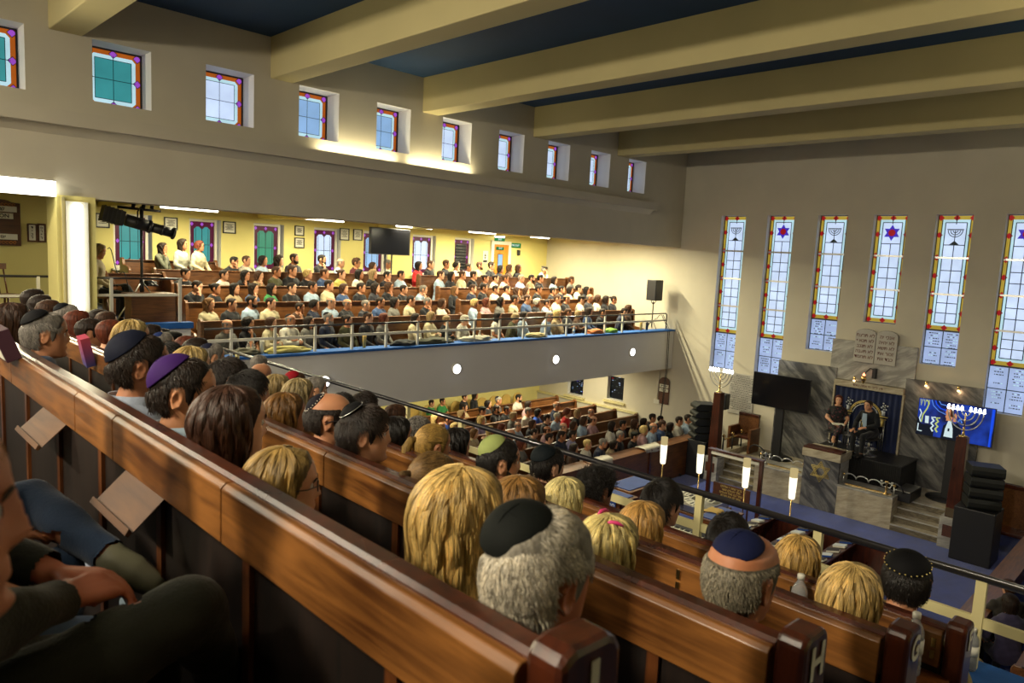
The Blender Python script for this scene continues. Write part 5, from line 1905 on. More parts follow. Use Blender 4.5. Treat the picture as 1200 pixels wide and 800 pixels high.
def head_xyz(z, a, grow=0., feat=1.):
    """surface of the head at height z and azimuth a (0 = face)"""
    z0 = np.clip(z, -.118, .118)
    xf = np.interp(z0, HZ, HXF) + grow
    xb = np.interp(z0, HZ, HXB) - grow
    w = np.interp(z0, HZ, HW) + grow
    c, s = np.cos(a), np.sin(a)
    e = .86
    cc = np.sign(c) * np.abs(c) ** e
    ss = np.sign(s) * np.abs(s) ** e
    xm = np.where(xf - xb > .1, -.005, (xf + xb) / 2)
    x = np.where(c > 0, xm + (xf - xm) * cc, xm + (xm - xb) * cc)
    y = w * ss
    if feat:
        g = lambda v, m, s_: np.exp(-((v - m) / s_) ** 2)
        fr = np.clip(c, 0, 1) ** 2
        ay = np.abs(y)
        d = 0.
        nose = np.interp(z, [-.042, -.036, -.026, .0, .022, .04], [0, .019, .027, .017, .007, 0]) * g(y, 0, .0095 + .005 * g(z, -.03, .012))
        d = nose + .0055 * g(z, .032, .009) * g(ay, .028, .02) - .013 * g(z, .012, .011) * g(ay, .031, .014)
        d = d + .007 * g(z, -.055, .0055) * g(y, 0, .022) + .007 * g(z, -.067, .006) * g(y, 0, .018) - .004 * g(z, -.061, .0025) * g(y, 0, .024)
        d = d - .006 * g(z, -.080, .008) * g(y, 0, .022) + .009 * g(z, -.101, .013) * g(y, 0, .018) + .006 * g(z, -.018, .018) * g(ay, .045, .013)
        d = d - .003 * g(z, -.045, .012) * g(ay, .0, .006)
        x = x + d * fr * feat
    return x, y


def grid_mesh(P_, closed=True):
    """P_: (nu, nv, 3) grid, v closed"""
    nu, nv = P_.shape[:2]
    v = P_.reshape(-1, 3)
    f = []
    for i in range(nu - 1):
        for k in range(nv if closed else nv - 1):
            f.append((i * nv + k, i * nv + (k + 1) % nv, (i + 1) * nv + (k + 1) % nv, (i + 1) * nv + k))
    return v, f


def head_geo(female=False):
    zs = np.concatenate([np.linspace(-.118, .1, 52), np.array([.106, .111, .115, .1175])])
    A = np.linspace(-PI, PI, 72, endpoint=False)
    P_ = np.zeros((len(zs), len(A), 3))
    for i, z in enumerate(zs):
        x, y = head_xyz(np.full_like(A, z), A)
        P_[i, :, 0], P_[i, :, 1], P_[i, :, 2] = x, y * (.95 if female else 1), z
    v, f = grid_mesh(P_)
    n = len(A)
    f = list(f) + [tuple(range(n))[::-1], tuple(range(len(v) - n, len(v)))]
    vs = [v]
    b = len(v)
    for s in (-1, 1):                     # ears: a disc with a rolled rim
        th = np.linspace(0, 2 * PI, 14, endpoint=False)
        ring = []
        for (q, off) in ((0, .004), (.6, .004), (.85, .013), (1., .014), (1.05, .006), (.8, -.004)):
            r_ = np.zeros((14, 3))
            r_[:, 0] = -.012 + .017 * q * np.cos(th) + .006 * q * np.sin(th)
            r_[:, 2] = -.003 + .032 * q * np.sin(th)
            r_[:, 1] = s * (.072 + off + .006 * q * (1 - np.cos(th)) * .5)
            ring.append(r_)
        R_ = np.stack(ring)
        v2, f2 = grid_mesh(R_)
        f2 = [tuple(b + i for i in q) for q in f2] + [tuple(b + i for i in range(14))[::-1], tuple(b + len(v2) - 14 + i for i in range(14))]
        if s < 0:
            f2 = [q[::-1] for q in f2]
        vs.append(v2)
        f += f2
        b += len(v2)
    return np.concatenate(vs), f


def rcone(p0, p1, r0, r1, seg=14, flat=None):
    """capsule with two radii; flat = (direction, factor) squeezes it"""
    p0, p1 = np.array(p0, float), np.array(p1, float)
    d = p1 - p0
    L = np.linalg.norm(d)
    d = d / max(L, 1e-9)
    up = np.array([0, 0, 1.]) if abs(d[2]) < .9 else np.array([1., 0, 0])
    a = np.cross(d, up)
    a /= np.linalg.norm(a)
    b = np.cross(a, d)
    ts = [(-1, .02), (-.85, .53), (-.5, .87), (0, 1)]
    rings = [(p0 + d * r0 * t, r0 * k) for t, k in ts] + [(p1 + d * r1 * -t, r1 * k) for t, k in ts[::-1]]
    A = np.linspace(0, 2 * PI, seg, endpoint=False)
    P_ = np.zeros((len(rings), seg, 3))
    for i, (c, r_) in enumerate(rings):
        P_[i] = c + r_ * (np.cos(A)[:, None] * a + np.sin(A)[:, None] * b)
    v, f = grid_mesh(P_)
    if flat is not None:
        n, k = np.array(flat[0], float), flat[1]
        n /= np.linalg.norm(n)
        mid = p0 + np.outer((v - p0) @ d, d)
        off = v - mid
        v = mid + off - np.outer(off @ n, n) * (1 - k)
    n_ = len(v)
    f = [q[::-1] for q in f] + [tuple(range(seg)), tuple(range(n_ - seg, n_))[::-1]]
    return v, f


def eloft(rings, seg=22):
    """rings: (center xyz, half-x, half-y)"""
    A = np.linspace(0, 2 * PI, seg, endpoint=False)
    P_ = np.zeros((len(rings), seg, 3))
    for i, (c, rx, ry) in enumerate(rings):
        ca, sa = np.cos(A), np.sin(A)
        P_[i, :, 0] = c[0] + rx * np.sign(ca) * np.abs(ca) ** .8
        P_[i, :, 1] = c[1] + ry * np.sign(sa) * np.abs(sa) ** .85
        P_[i, :, 2] = c[2]
    v, f = grid_mesh(P_)
    n = len(v)
    return v, list(f) + [tuple(range(seg))[::-1], tuple(range(n - seg, n))]


def hand_parts(w, d, n, side, curl=.5, spread=1., s=1.):
    """palm and five fingers from wrist w, pointing along d, palm facing n; side=+1 thumb towards cross(d,n)"""
    w, d, n = (np.array(q, float) for q in (w, d, n))
    d /= np.linalg.norm(d)
    n = n - d * (n @ d)
    n /= np.linalg.norm(n)
    t = np.cross(d, n) * side
    out = []
    for k, (o, L, r_) in enumerate(((.030, .072, .0088), (.010, .080, .0092), (-.011, .074, .0088), (-.030, .058, .0078))):
        base = w + d * .012 + t * o * .55 * s
        kn = w + d * (.088 - .004 * k) * s + t * o * s
        out.append(rcone(base, kn, .014 * s, .0115 * s, 10))
        p, dd = kn, d + t * o * 1.6 * spread
        dd /= np.linalg.norm(dd)
        ang = 0
        for q, (fr, rr_) in enumerate(((.45, 1), (.32, .92), (.23, .82))):
            ang += curl * (.55, .75, .55)[q]
            v = dd * math.cos(ang) + n * math.sin(ang)
            p2 = p + v * L * fr * s
            out.append(rcone(p, p2, r_ * rr_ * s, r_ * rr_ * .92 * s, 9))
            p = p2
    p = w + d * .02 * s + t * .022 * s
    for v, L, r0 in ((d * .55 + t * .75 + n * .3, .045, .0125), (d * .8 + t * .45 + n * .35, .034, .0105), (d * .92 + t * .15 + n * .4, .026, .0092)):
        v = v / np.linalg.norm(v)
        p2 = p + v * L * s
        out.append(rcone(p, p2, r0 * s, r0 * .9 * s, 9))
        p = p2
    return out


SKIN_L, SHIRT_L, SLEEVE_L, HAND_L, TROU_L, SHOE_L, HEAD_L, FORE_L = range(8)
ARMS = {
    # elbow, wrist, hand direction, palm normal (left arm, y>0); mirrored for the right
    'lap': ((.05, .25, .76), (.26, .13, .62), (.9, -.35, -.15), (0, 0, -1), .5),
    'lap2': ((.03, .24, .76), (.24, .06, .60), (.75, -.6, -.1), (0, .1, -1), .7),
    'cross': ((.12, .235, .79), (.24, .0, .84), (-.1, -1, .05), (-1, 0, 0), .6),
    'chin': ((.24, .16, .74), (.155, .075, 1.02), (-.15, -.2, .95), (-1, -.1, 0), 1.1),
    'face': ((.27, .17, .80), (.17, .07, 1.10), (-.15, -.15, .95), (-1, -.1, 0), .9),
    'fwd': ((.16, .22, .80), (.36, .12, .80), (.9, -.4, 0), (0, 0, -1), .6),
    'rest': ((.1, .27, .78), (.34, .18, .70), (1, -.1, -.1), (0, 0, -1), .4),
    'clasp': ((.08, .25, .80), (.25, .06, .758), (.85, -.45, -.1), (0, -.35, -1), .55),
    'down': ((-.04, .26, .78), (.1, .27, .60), (1, 0, -.2), (0, -1, 0), .5),
}
BODY = {}


def body_mesh(key):
    """one continuous seated figure; key = (sex, armL, armR, lean, headyaw, headpitch, legs, voxel)"""
    if key in BODY:
        return BODY[key]
    sex, aL, aR, lean, hy, hp, legs, vox = key
    fem = sex == 'f'
    parts = []                                  # (verts, faces, label)
    ARMJ, UPJ, LEGJ = [], [], []
    sw = .150 if fem else .172
    th = math.radians(lean)
    hip = np.array([0, 0, .54])

    def up(p):                                  # lean of the upper body about the hips
        q = np.array(p, float) - hip
        c, s = math.cos(th), math.sin(th)
        return hip + np.array([q[0] * c + q[2] * s, q[1], -q[0] * s + q[2] * c])

    def upv(v):
        q = v - hip
        c, s = math.cos(th), math.sin(th)
        return hip + np.stack([q[:, 0] * c + q[:, 2] * s, q[:, 1], -q[:, 0] * s + q[:, 2] * c], 1)
    k = .92 if fem else 1.
    rings = [((-.01, 0, .46), .115, .165), ((-.01, 0, .54), .125, .178), ((0, 0, .64), .112 * k, .155 * k), ((.0, 0, .74), .108 * k, .15 * k), ((.0, 0, .85), .122, .165 * k),
             ((-.004, 0, .94), .12, .178 * k), ((-.012, 0, 1.0), .10, .18 * k), ((-.016, 0, 1.035), .082, .15 * k), ((-.02, 0, 1.062), .068, .105 * k), ((-.02, 0, 1.09), .055, .068)]
    v, f = eloft(rings)
    parts.append((upv(v), f, SHIRT_L))
    if fem:
        v, f = rcone((.055, -.07, .875), (.055, .07, .875), .066, .066)
        parts.append((upv(v), f, SHIRT_L))
    # neck
    v, f = rcone((-.022, 0, 1.05), (.0, 0, 1.14), .056 if not fem else .047, .052 if not fem else .043, 16)
    parts.append((upv(v), f, SKIN_L))
    # head
    v, f = head_geo(fem)
    H4 = Matrix.Translation(Vector(up((.012, 0, 1.21)))) @ Matrix.Rotation(math.radians(hy), 4, 'Z') @ Matrix.Rotation(math.radians(hp), 4, 'Y')
    Hn = np.array(H4)
    v = v @ Hn[:3, :3].T + Hn[:3, 3]
    parts.append((v, f, HEAD_L))
    # arms
    for s, a in ((1, aL), (-1, aR)):
        el, wr, hd, pn, curl = ARMS[a]
        m_ = np.array([1, s, 1.])
        sh = np.array([-.015, s * sw, .985])
        el, wr, hd, pn = np.array(el) * m_, np.array(wr) * m_, np.array(hd) * m_, np.array(pn) * m_
        if s < 0 and a == 'cross':
            wr = wr + np.array([.035, 0, -.04])
        if s < 0 and a in ('lap2', 'lap'):
            wr = wr + np.array([.03, 0, .035])
        sh, el, wr = up(sh), up(el), up(wr)
        ARMJ.append((s, el, wr))
        UPJ.append((s, sh, el))
        if a in ('lap', 'lap2', 'rest', 'fwd') and lean > 8:
            wr = wr + np.array([.0, 0, .0])
        r0 = .047 if fem else .055
        parts.append((*rcone(sh, sh * .4 + el * .6, r0, .046 if fem else .051), SLEEVE_L))
        parts.append((*rcone(sh * .4 + el * .6, el, .046 if fem else .050, .040 if fem else .044), SLEEVE_L))
        md = el * .65 + wr * .35
        parts.append((*rcone(el, md, .040 if fem else .044, .037 if fem else .042), FORE_L))
        parts.append((*rcone(md, wr, .037 if fem else .042, .024 if fem else .028, flat=(pn, .85)), FORE_L))
        for v, f in hand_parts(wr, hd, pn, -1 if s > 0 else 1, curl, s=.94 if fem else 1.03):
            parts.append((v, f, HAND_L))
    # legs
    for s in (1, -1):
        hj = np.array([.02, s * .09, .52])
        kn = np.array([.45, s * .12, .505])
        an = np.array([.44, s * .11, .09])
        to = np.array([.60, s * .13, .035])
        if legs == 'crossed' and s > 0:
            kn = np.array([.47, .03, .62])
            an = np.array([.66, -.14, .38])
            to = np.array([.80, -.16, .32])
        if legs == 'crossed' and s < 0:
            kn = np.array([.46, -.06, .50])
            an = np.array([.40, -.03, .09])
            to = np.array([.56, -.02, .035])
        if legs == 'figure4' and s > 0:
            kn = np.array([.43, .06, .66])
            an = np.array([.55, -.27, .55])
            to = np.array([.62, -.34, .49])
        if legs == 'crossedR' and s < 0:
            kn = np.array([.47, -.10, .665])
            an = np.array([.60, .10, .38])
            to = np.array([.72, .14, .31])
        if legs == 'crossedR' and s > 0:
            kn = np.array([.45, .10, .50])
        if legs == 'stool':
            kn = np.array([.40, s * .10, .47])
            an = np.array([.34, s * .07, .09])
            to = np.array([.48, s * .08, .05])
        if legs == 'stand':
            kn = np.array([.03, s * .1, .02])
            an = np.array([.0, s * .1, -.36])
            to = np.array([.15, s * .11, -.41])
        LEGJ.append((kn, an, to))
        parts.append((*rcone(hj, hj * .5 + kn * .5, .088, .072), TROU_L))
        parts.append((*rcone(hj * .5 + kn * .5, kn, .072, .056), TROU_L))
        mc = kn * .68 + an * .32
        parts.append((*rcone(kn, mc, .055, .053), TROU_L))
        parts.append((*rcone(mc, an, .053, .036), TROU_L))
        he = an + np.array([-.035, 0, -.04]) if legs != 'figure4' else an
        parts.append((*rcone(he, (he + to) / 2, .036, .042), SHOE_L))
        parts.append((*rcone((he + to) / 2, to, .042, .032), SHOE_L))
    vs, fs, b = [], [], 0
    for v, f, l in parts:
        vs.append(v)
        fs += [tuple(b + i for i in q) for q in f]
        b += len(v)
    vs = np.concatenate(vs)
    me = bpy.data.meshes.new('tmp')
    me.from_pydata(vs.tolist(), [], fs)
    o = bpy.data.objects.new('tmp', me)
    COL.objects.link(o)
    rm = o.modifiers.new('r', 'REMESH')
    rm.mode = 'VOXEL'
    rm.voxel_size = vox
    rm.use_smooth_shade = True
    sm = o.modifiers.new('s', 'SMOOTH')
    sm.factor = .5
    sm.iterations = 3 if vox < .009 else 1
    dg = bpy.context.evaluated_depsgraph_get()
    out = bpy.data.meshes.new_from_object(o.evaluated_get(dg))
    bpy.data.objects.remove(o)
    out.name = 'body'
    # region of every vertex, from the nearest source vertex
    src, lab = [], []
    for v, f, l in parts:
        step = 1
        src.append(v[::step])
        lab += [l] * len(v[::step])
        if l in (SHIRT_L, SLEEVE_L, TROU_L, FORE_L, SKIN_L):       # add face centres, the tubes are coarse
            fc = np.array([v[list(q)].mean(0) for q in f])
            src.append(fc)
            lab += [l] * len(fc)
    src = np.concatenate(src)
    kd = KDTree(len(src))
    for i, p in enumerate(src):
        kd.insert(p, i)
    kd.balance()
    n = len(out.vertices)
    co = np.empty(n * 3)
    out.vertices.foreach_get('co', co)
    co = co.reshape(-1, 3)
    L = np.array([lab[kd.find(p)[1]] for p in co])
    # clean edges: everything is cut along planes in the upright frame
    q = co - hip
    c_, s_ = math.cos(-th), math.sin(-th)
    rest = hip + np.stack([q[:, 0] * c_ + q[:, 2] * s_, q[:, 1], -q[:, 0] * s_ + q[:, 2] * c_], 1)
    nk = np.isin(L, (SKIN_L, SHIRT_L)) & (np.abs(co[:, 1]) < .1) & (rest[:, 2] > 1.03)
    L[nk & (rest[:, 2] + (rest[:, 0] + .02) * .35 < 1.088)] = SHIRT_L
    L[nk & (rest[:, 2] + (rest[:, 0] + .02) * .35 >= 1.088)] = SKIN_L
    for kn_, an_, to_ in LEGJ:
        d_ = an_ - kn_
        ln = np.linalg.norm(d_)
        t_ = (co - kn_) @ (d_ / ln)
        r_ = np.linalg.norm((co - kn_) - np.outer(t_, d_ / ln), axis=1)
        lg = np.isin(L, (TROU_L, SHOE_L))
        L[lg & (r_ < .085) & (t_ > ln * .2) & (t_ < ln - .025)] = TROU_L
        g_ = to_ - an_
        gl = np.linalg.norm(g_)
        s2 = (co - an_) @ (g_ / gl)
        r2 = np.linalg.norm((co - an_) - np.outer(s2, g_ / gl), axis=1)
        L[lg & (t_ >= ln - .025) & (r2 < .10) & (s2 > -.1) & (r_ < .3) & (s2 < gl + .08) & (t_ > ln - .03)] = SHOE_L
    near = np.isin(L, (FORE_L, HAND_L))
    for s, el, wr in ARMJ:
        d_ = wr - el
        ln = np.linalg.norm(d_)
        t_ = (co - el) @ (d_ / ln)
        r_ = np.linalg.norm((co - el) - np.outer(t_, d_ / ln), axis=1)
        on = near & (r_ < .062) & (t_ > -.02)
        L[on & (t_ < ln * .96)] = FORE_L
        L[on & (t_ >= ln * .96)] = HAND_L
    out.materials.clear()
    out.materials.append(M['skin'])
    BODY[key] = (out, co, L, H4, rest, UPJ)
    return BODY[key]


CLOTH = {}


def cloth_mesh(key, what):
    """the garment that lies over a region of the body"""
    kk = (key, what)
    if kk in CLOTH:
        return CLOTH[kk]
    me, co, L, H4, rest, JN = body_mesh(key)
    sets = {'shirt': {SHIRT_L, SLEEVE_L, FORE_L}, 'tee': {SHIRT_L, SLEEVE_L}, 'vest': {SHIRT_L}, 'trousers': {TROU_L}, 'shoes': {SHOE_L}}
    t = {'shirt': .009, 'tee': .009, 'vest': .008, 'trousers': .008, 'shoes': .005}[what]
    nrm = np.empty(len(co) * 3)
    me.vertices.foreach_get('normal', nrm)
    nrm = nrm.reshape(-1, 3)
    ok = np.isin(L, list(sets[what]))
    if what in ('shirt', 'tee', 'vest'):
        ok |= (L == TROU_L) & (rest[:, 2] > .50) & (rest[:, 0] < .10) & (co[:, 0] < .16)
    if what == 'tee':
        for s, sh, el in JN:
            d_ = (el - sh) / np.linalg.norm(el - sh)
            t_ = (co - sh) @ d_
            ok &= ~((np.linalg.norm((co - sh) - np.outer(t_, d_), axis=1) < .075) & (t_ > np.linalg.norm(el - sh) * .72) & (co[:, 1] * s > .1) & (L != SHIRT_L))
    if what == 'trousers':
        ok |= (L == SHIRT_L) & (rest[:, 2] < .66)
    faces = [tuple(p.vertices) for p in me.polygons]
    keep = [f for f in faces if sum(ok[i] for i in f) >= len(f)]
    used = sorted({i for f in keep for i in f})
    mp = {i: j for j, i in enumerate(used)}
    u = np.array(used)
    v = co[u]
    # cloth is thicker than skin and wrinkles a little
    w = np.sin(v[:, 2] * 61 + v[:, 0] * 37 + v[:, 1] * 23) * .0022 + np.sin(v[:, 2] * 23 - v[:, 1] * 47 + 1) * .0025
    v2 = v + nrm[u] * (t + w)[:, None]
    out = bpy.data.meshes.new(what)
    out.from_pydata(v2.tolist(), [], [tuple(mp[i] for i in f) for f in keep])
    out.polygons.foreach_set('use_smooth', [True] * len(keep))
    out.materials.append(M['leather'] if what == 'shoes' else M['cloth'])
    CLOTH[kk] = out
    return out


# ---- hair
def hairline(a, style):
    a = np.abs(a)
    base = np.interp(a, [0, .45, .8, 1.05, 1.22, 1.38, 1.5, 1.75, 1.95, 2.3, PI], [.082, .078, .058, .03, -.02, -.035, .032, .03, -.03, -.066, -.078])
    if style == 'bald':
        base = base
    return base


HAIRM = {}


def hair_shell(style, thin=1.):
    """cap of hair over the skull: buzz, short, full, curly, bald, cap"""
    th = {'buzz': .005, 'short': .008, 'full': .015, 'curly': .030, 'bald': .006, 'cap': .012, 'afro': .05}[style]
    zs = np.linspace(-.085, .1175, 46)
    A = np.linspace(-PI, PI, 80, endpoint=False)
    P_ = np.zeros((len(zs) + 1, len(A), 3))
    K = np.zeros((len(zs) + 1, len(A)))
    for i, z in enumerate(list(zs) + [.118]):
        hl = hairline(A, style)
        m = smooth01((z - hl) / .022)
        if style == 'bald':
            m = m * smooth01((.062 - z) / .02) * smooth01((np.abs(A) - .95) / .25)
        x, y = head_xyz(np.full_like(A, z), A, 0, 0)
        K[i] = m
        # bump outwards
        for j, a in enumerate(A):
            q = Vector((x[j], y[j], z))
            nn = Vector((x[j] + .005, y[j] * 1.5, max(z, -.02) * .9)).normalized()
            t = th * m[j] * thin
            if style in ('curly', 'afro'):
                t *= 1 + .4 * noise.noise(q * 38) + .25 * noise.noise(q * 80)
            else:
                t *= 1 + .22 * noise.noise(Vector((q.x * 18, q.y * 30, q.z * 14)))
            if m[j] < .02:
                t = -.004
            P_[i, j] = q + nn * t
    v, f = grid_mesh(P_)
    kk = K.reshape(-1)
    f = [q for q in f if sum(kk[i] > .02 for i in q) >= 2]
    n = len(A)
    if style != 'bald':
        f.append(tuple(range(len(v) - n, len(v))))
    return v, f


def strand_path(a, t, rad, length, wave=0., seed=0., flare=0.):
    """points of falling hair: a = azimuth measured from the back of the head, t in 0..1 from the crown down"""
    arc = .20
    s = t * length
    rad = rad * (.42 + .58 * smooth01(s / .16))
    ax, ay, az = .104 + rad, .080 + rad, .113 + rad
    ph = np.minimum(s / arc, 1.) * (PI / 2)
    x = -.012 - ax * np.sin(ph) * np.cos(a)
    y = ay * np.sin(ph) * np.sin(a)
    z = .005 + az * np.cos(ph)
    drop = np.maximum(s - arc, 0)
    z = z - drop
    inw = np.minimum(drop / .10, 1)
    k = 1 - .22 * inw * (1 - np.abs(np.sin(a)) * .6) + flare * drop
    x = -.012 + (x + .012) * k
    y = y * (1 - .10 * inw + flare * drop)
    w = wave * np.sin(s * 46 + seed)
    return x + w * np.cos(a) * .6, y + w, z


def hair_long(length, wave=.0, a_max=2.05, rad=.018, flare=0., ragged=.12, thick=1.):
    rad = rad * LTHIN[0]
    A = np.linspace(-a_max, a_max, 66)
    T = np.linspace(.0, 1, 34)
    P_ = np.zeros((len(T), len(A), 3))
    for j, a in enumerate(A):
        groove = 1 + .25 * math.sin(j * 2.4) + .2 * math.sin(j * .9 + 1)
        Lj = length * (1 - ragged * (.5 + .5 * math.sin(j * 1.7)) - .16 * smooth01(np.array((abs(a) - 1.4) / .6)))
        # strands near the face start further forward
        x, y, z = strand_path(a, T, rad * (.75 + .25 * groove) * thick, Lj, wave, j * .35, flare)
        if abs(a) > 1.35:
            bk = (abs(a) - 1.35) / .7
            x = x - .018 * bk * smooth01((T * Lj - .10) / .08)
        P_[:, j, 0], P_[:, j, 1], P_[:, j, 2] = x, y, z
    v, f = grid_mesh(P_, closed=False)
    return v, f


def to_mesh(name, chunks, m, solid=0):
    vs, fs, b = [], [], 0
    for v, f in chunks:
        vs.append(np.asarray(v))
        fs += [tuple(b + i for i in q) for q in f]
        b += len(v)
    me = bpy.data.meshes.new(name)
    me.from_pydata(np.concatenate(vs).tolist(), [], fs)
    me.polygons.foreach_set('use_smooth', [True] * len(me.polygons))
    me.materials.append(m)
    me.update()
    return me


LTHIN = [1.]


def hair_mesh(style, under=False):
    key_ = (style, under)
    if key_ in HAIRM:
        return HAIRM[key_]
    LTHIN[0] = .72 if under else 1.
    tn = .5 if under else 1.
    if style in ('buzz', 'short', 'full', 'curly', 'bald', 'afro'):
        ch = [hair_shell(style, tn)]
    elif style == 'long':
        ch = [hair_shell('full', tn), hair_long(.50, .003, rad=.012)]
    elif style == 'longwavy':
        ch = [hair_shell('full', tn), hair_long(.47, .008, rad=.018)]
    elif style == 'verylong':
        ch = [hair_shell('full', tn), hair_long(.66, .004, rad=.019, flare=.8)]
    elif style == 'medium':
        ch = [hair_shell('full', tn), hair_long(.34, .004, rad=.013)]
    elif style == 'bob':
        ch = [hair_shell('full', tn), hair_long(.27, .002, rad=.017, ragged=.05)]
    elif style == 'curlylong':
        ch = [hair_shell('curly'), hair_long(.42, .012, rad=.027)]
    elif style == 'pony':
        ch = [hair_shell('short', tn)]
        pts = [(-.105, 0, .05), (-.135, 0, .05), (-.16, 0, .01), (-.165, 0, -.05), (-.155, .0, -.12), (-.145, 0, -.19)]
        mb = MB().tube(pts, [.016, .022, .028, .028, .022, .006], None, 14)
        ch.append((np.array([tuple(q) for q in mb.v]), mb.f))
    elif style == 'bun':
        ch = [hair_shell('short', tn)]
        mb = MB().lathe([(.004, -.03), (.025, -.024), (.036, 0), (.026, .024), (.004, .03)], (-.115, 0, .07), None, 14)
        ch.append((np.array([tuple(q) for q in mb.v]), mb.f))
    HAIRM[key_] = to_mesh('hair', ch, M['hair'])
    return HAIRM[key_]


STR = {}


def strand_curves(style, n, seed=0, kp=None):
    """individual strands for the heads close to the camera"""
    key = (style, n, seed, kp is not None)
    if key in STR:
        return STR[key]
    r_ = np.random.default_rng(seed + 11)
    NP = 12
    pts = np.zeros((n, NP, 3))
    T = np.linspace(0, 1, NP)
    longs = {'long': (.50, .004, 2.05, .015, 0), 'longwavy': (.47, .009, 2.05, .022, 0), 'verylong': (.66, .006, 2.05, .024, .8), 'medium': (.34, .005, 2.05, .016, 0), 'bob': (.27, .003, 2.05, .021, 0), 'curlylong': (.42, .014, 2.05, .034, 0)}
    if style in longs:
        Ln, wv, am, rad, fl_ = longs[style]
        a = r_.uniform(-am, am, n)
        lk = np.round(a * 11 + r_.normal(0, .55, n)) / 11          # strands gather in locks
        a2 = a * .62 + lk * .38
        t0 = r_.uniform(.0, .30, n) * np.where(r_.random(n) < .8, 1, .2)
        rr_ = rad * r_.uniform(.72, 1.12, n)
        Lj = Ln * (1 - .22 * r_.random(n) ** 2) * (1 - .16 * smooth01((np.abs(a) - 1.4) / .6))
        for i in range(n):
            tt = t0[i] * .2 / Ln * 3 + T * (1 - t0[i] * .2 / Ln * 3)
            ai = a[i] + (a2[i] - a[i]) * smooth01(tt * 1.6) + .05 * np.sin(tt * 5 + lk[i] * 20)
            x, y, z = strand_path(ai, tt, rr_[i] * (1 + .12 * math.sin(lk[i] * 37)), Lj[i], wv, lk[i] * 15, fl_)
            b_ = max(0, (abs(a[i]) - 1.35) / .7)
            x = x - .018 * b_ * smooth01((tt * Lj[i] - .10) / .08)
            pts[i, :, 0], pts[i, :, 1], pts[i, :, 2] = x, y, z
        rad_root, rad_tip = .0009, .0004
    else:
        Ls, lift = {'buzz': (.010, .5), 'short': (.026, .16), 'full': (.045, .30), 'curly': (.04, .8), 'bald': (.014, .12), 'pony': (.10, .05), 'bun': (.10, .05), 'afro': (.05, 1)}[style]
        z = r_.uniform(-.08, .117, n * 2)
        a = r_.uniform(-PI, PI, n * 2)
        okm = z > hairline(a, style) + .004
        okm &= ~((np.abs(a) > 1.12) & (np.abs(a) < 1.9) & (z < .042))
        if style == 'bald':
            okm &= (z < .055) & (np.abs(a) > 1.15)
        z, a = z[okm][:n], a[okm][:n]
        n = len(z)
        pts = np.zeros((n, NP, 3))
        x, y = head_xyz(z, a, .0, 0)
        P0 = np.stack([x, y, z], 1)
        N0 = np.stack([x + .005, y * 1.5, np.maximum(z, -.02) * .9], 1)
        N0 /= np.linalg.norm(N0, axis=1)[:, None]
        if style in ('pony', 'bun'):
            tgt = np.array([-.115, 0, .06])
            flow = tgt - P0
        else:
            crown = np.array([-.07, .01, .10])
            flow = P0 - crown
            flow[:, 2] -= .04
            flow += r_.normal(0, .012, flow.shape)
        flow -= N0 * np.sum(flow * N0, 1)[:, None]
        fl_n = np.linalg.norm(flow, axis=1)
        flow /= np.maximum(fl_n, 1e-4)[:, None]
        if style in ('curly', 'afro'):
            flow = r_.normal(0, 1, flow.shape)
            flow /= np.linalg.norm(flow, axis=1)[:, None]
        flow = flow + r_.normal(0, .16, flow.shape)
        Ln = Ls * r_.uniform(.6, 1.15, n)
        if style in ('pony', 'bun'):
            Ln = np.minimum(Ln, fl_n * .95)
        c0 = np.array([-.012, 0, .01])
        p = P0 + N0 * .002
        pts[:, 0] = p
        for k in range(1, NP):
            dv = flow + N0 * lift * (1 - k / NP)
            dv /= np.linalg.norm(dv, axis=1)[:, None]
            p = p + dv * (Ln / (NP - 1))[:, None]
            if style not in ('curly', 'afro'):
                q = (p - c0) / np.array([.104, .084, .114])
                rr_ = np.linalg.norm(q, axis=1)
                mn = 1.0 + .005 + (.035 + .10 * (style == 'full')) * k / NP
                mx = mn + .03
                hi_ = (rr_ > mx) & (p[:, 2] > -.03)
                p = np.where(hi_[:, None], c0 + q / rr_[:, None] * mx * np.array([.104, .084, .114]), p)
                low = p[:, 2] > -.03
                p = np.where(((rr_ < mn) & low)[:, None], c0 + q / rr_[:, None] * mn * np.array([.104, .084, .114]), p)
            else:
                p = p + r_.normal(0, .002, p.shape)
            pts[:, k] = p
        rad_root, rad_tip = .0010, .0005
    if kp is not None:                       # no strands come through the skullcap
        inv, size_, zb_ = kp
        A4 = np.array(inv)
        loc = pts @ A4[:3, :3].T + A4[:3, 3]
        rr_ = np.hypot(loc[..., 0], loc[..., 1])
        bad = ((rr_ < size_ * .97) & (loc[..., 2] > zb_ - .03)).any(axis=1)
        if style in longs:
            bad = (rr_[:, :3] < size_ * .97).any(axis=1) & False
        pts = pts[~bad]
        n = len(pts)
    hc = bpy.data.hair_curves.new('hair_strands')
    hc.add_curves([NP] * n)
    hc.position_data.foreach_set('vector', pts.reshape(-1).astype(np.float32))
    rad_ = np.tile(np.linspace(rad_root, rad_tip, NP), n).astype(np.float32)
    at_ = hc.attributes.get('radius') or hc.attributes.new('radius', 'FLOAT', 'POINT')
    at_.data.foreach_set('value', rad_)
    hc.materials.append(M['strand'])
    STR[key] = hc
    return hc


# ---- things worn on the head
WORN = {}


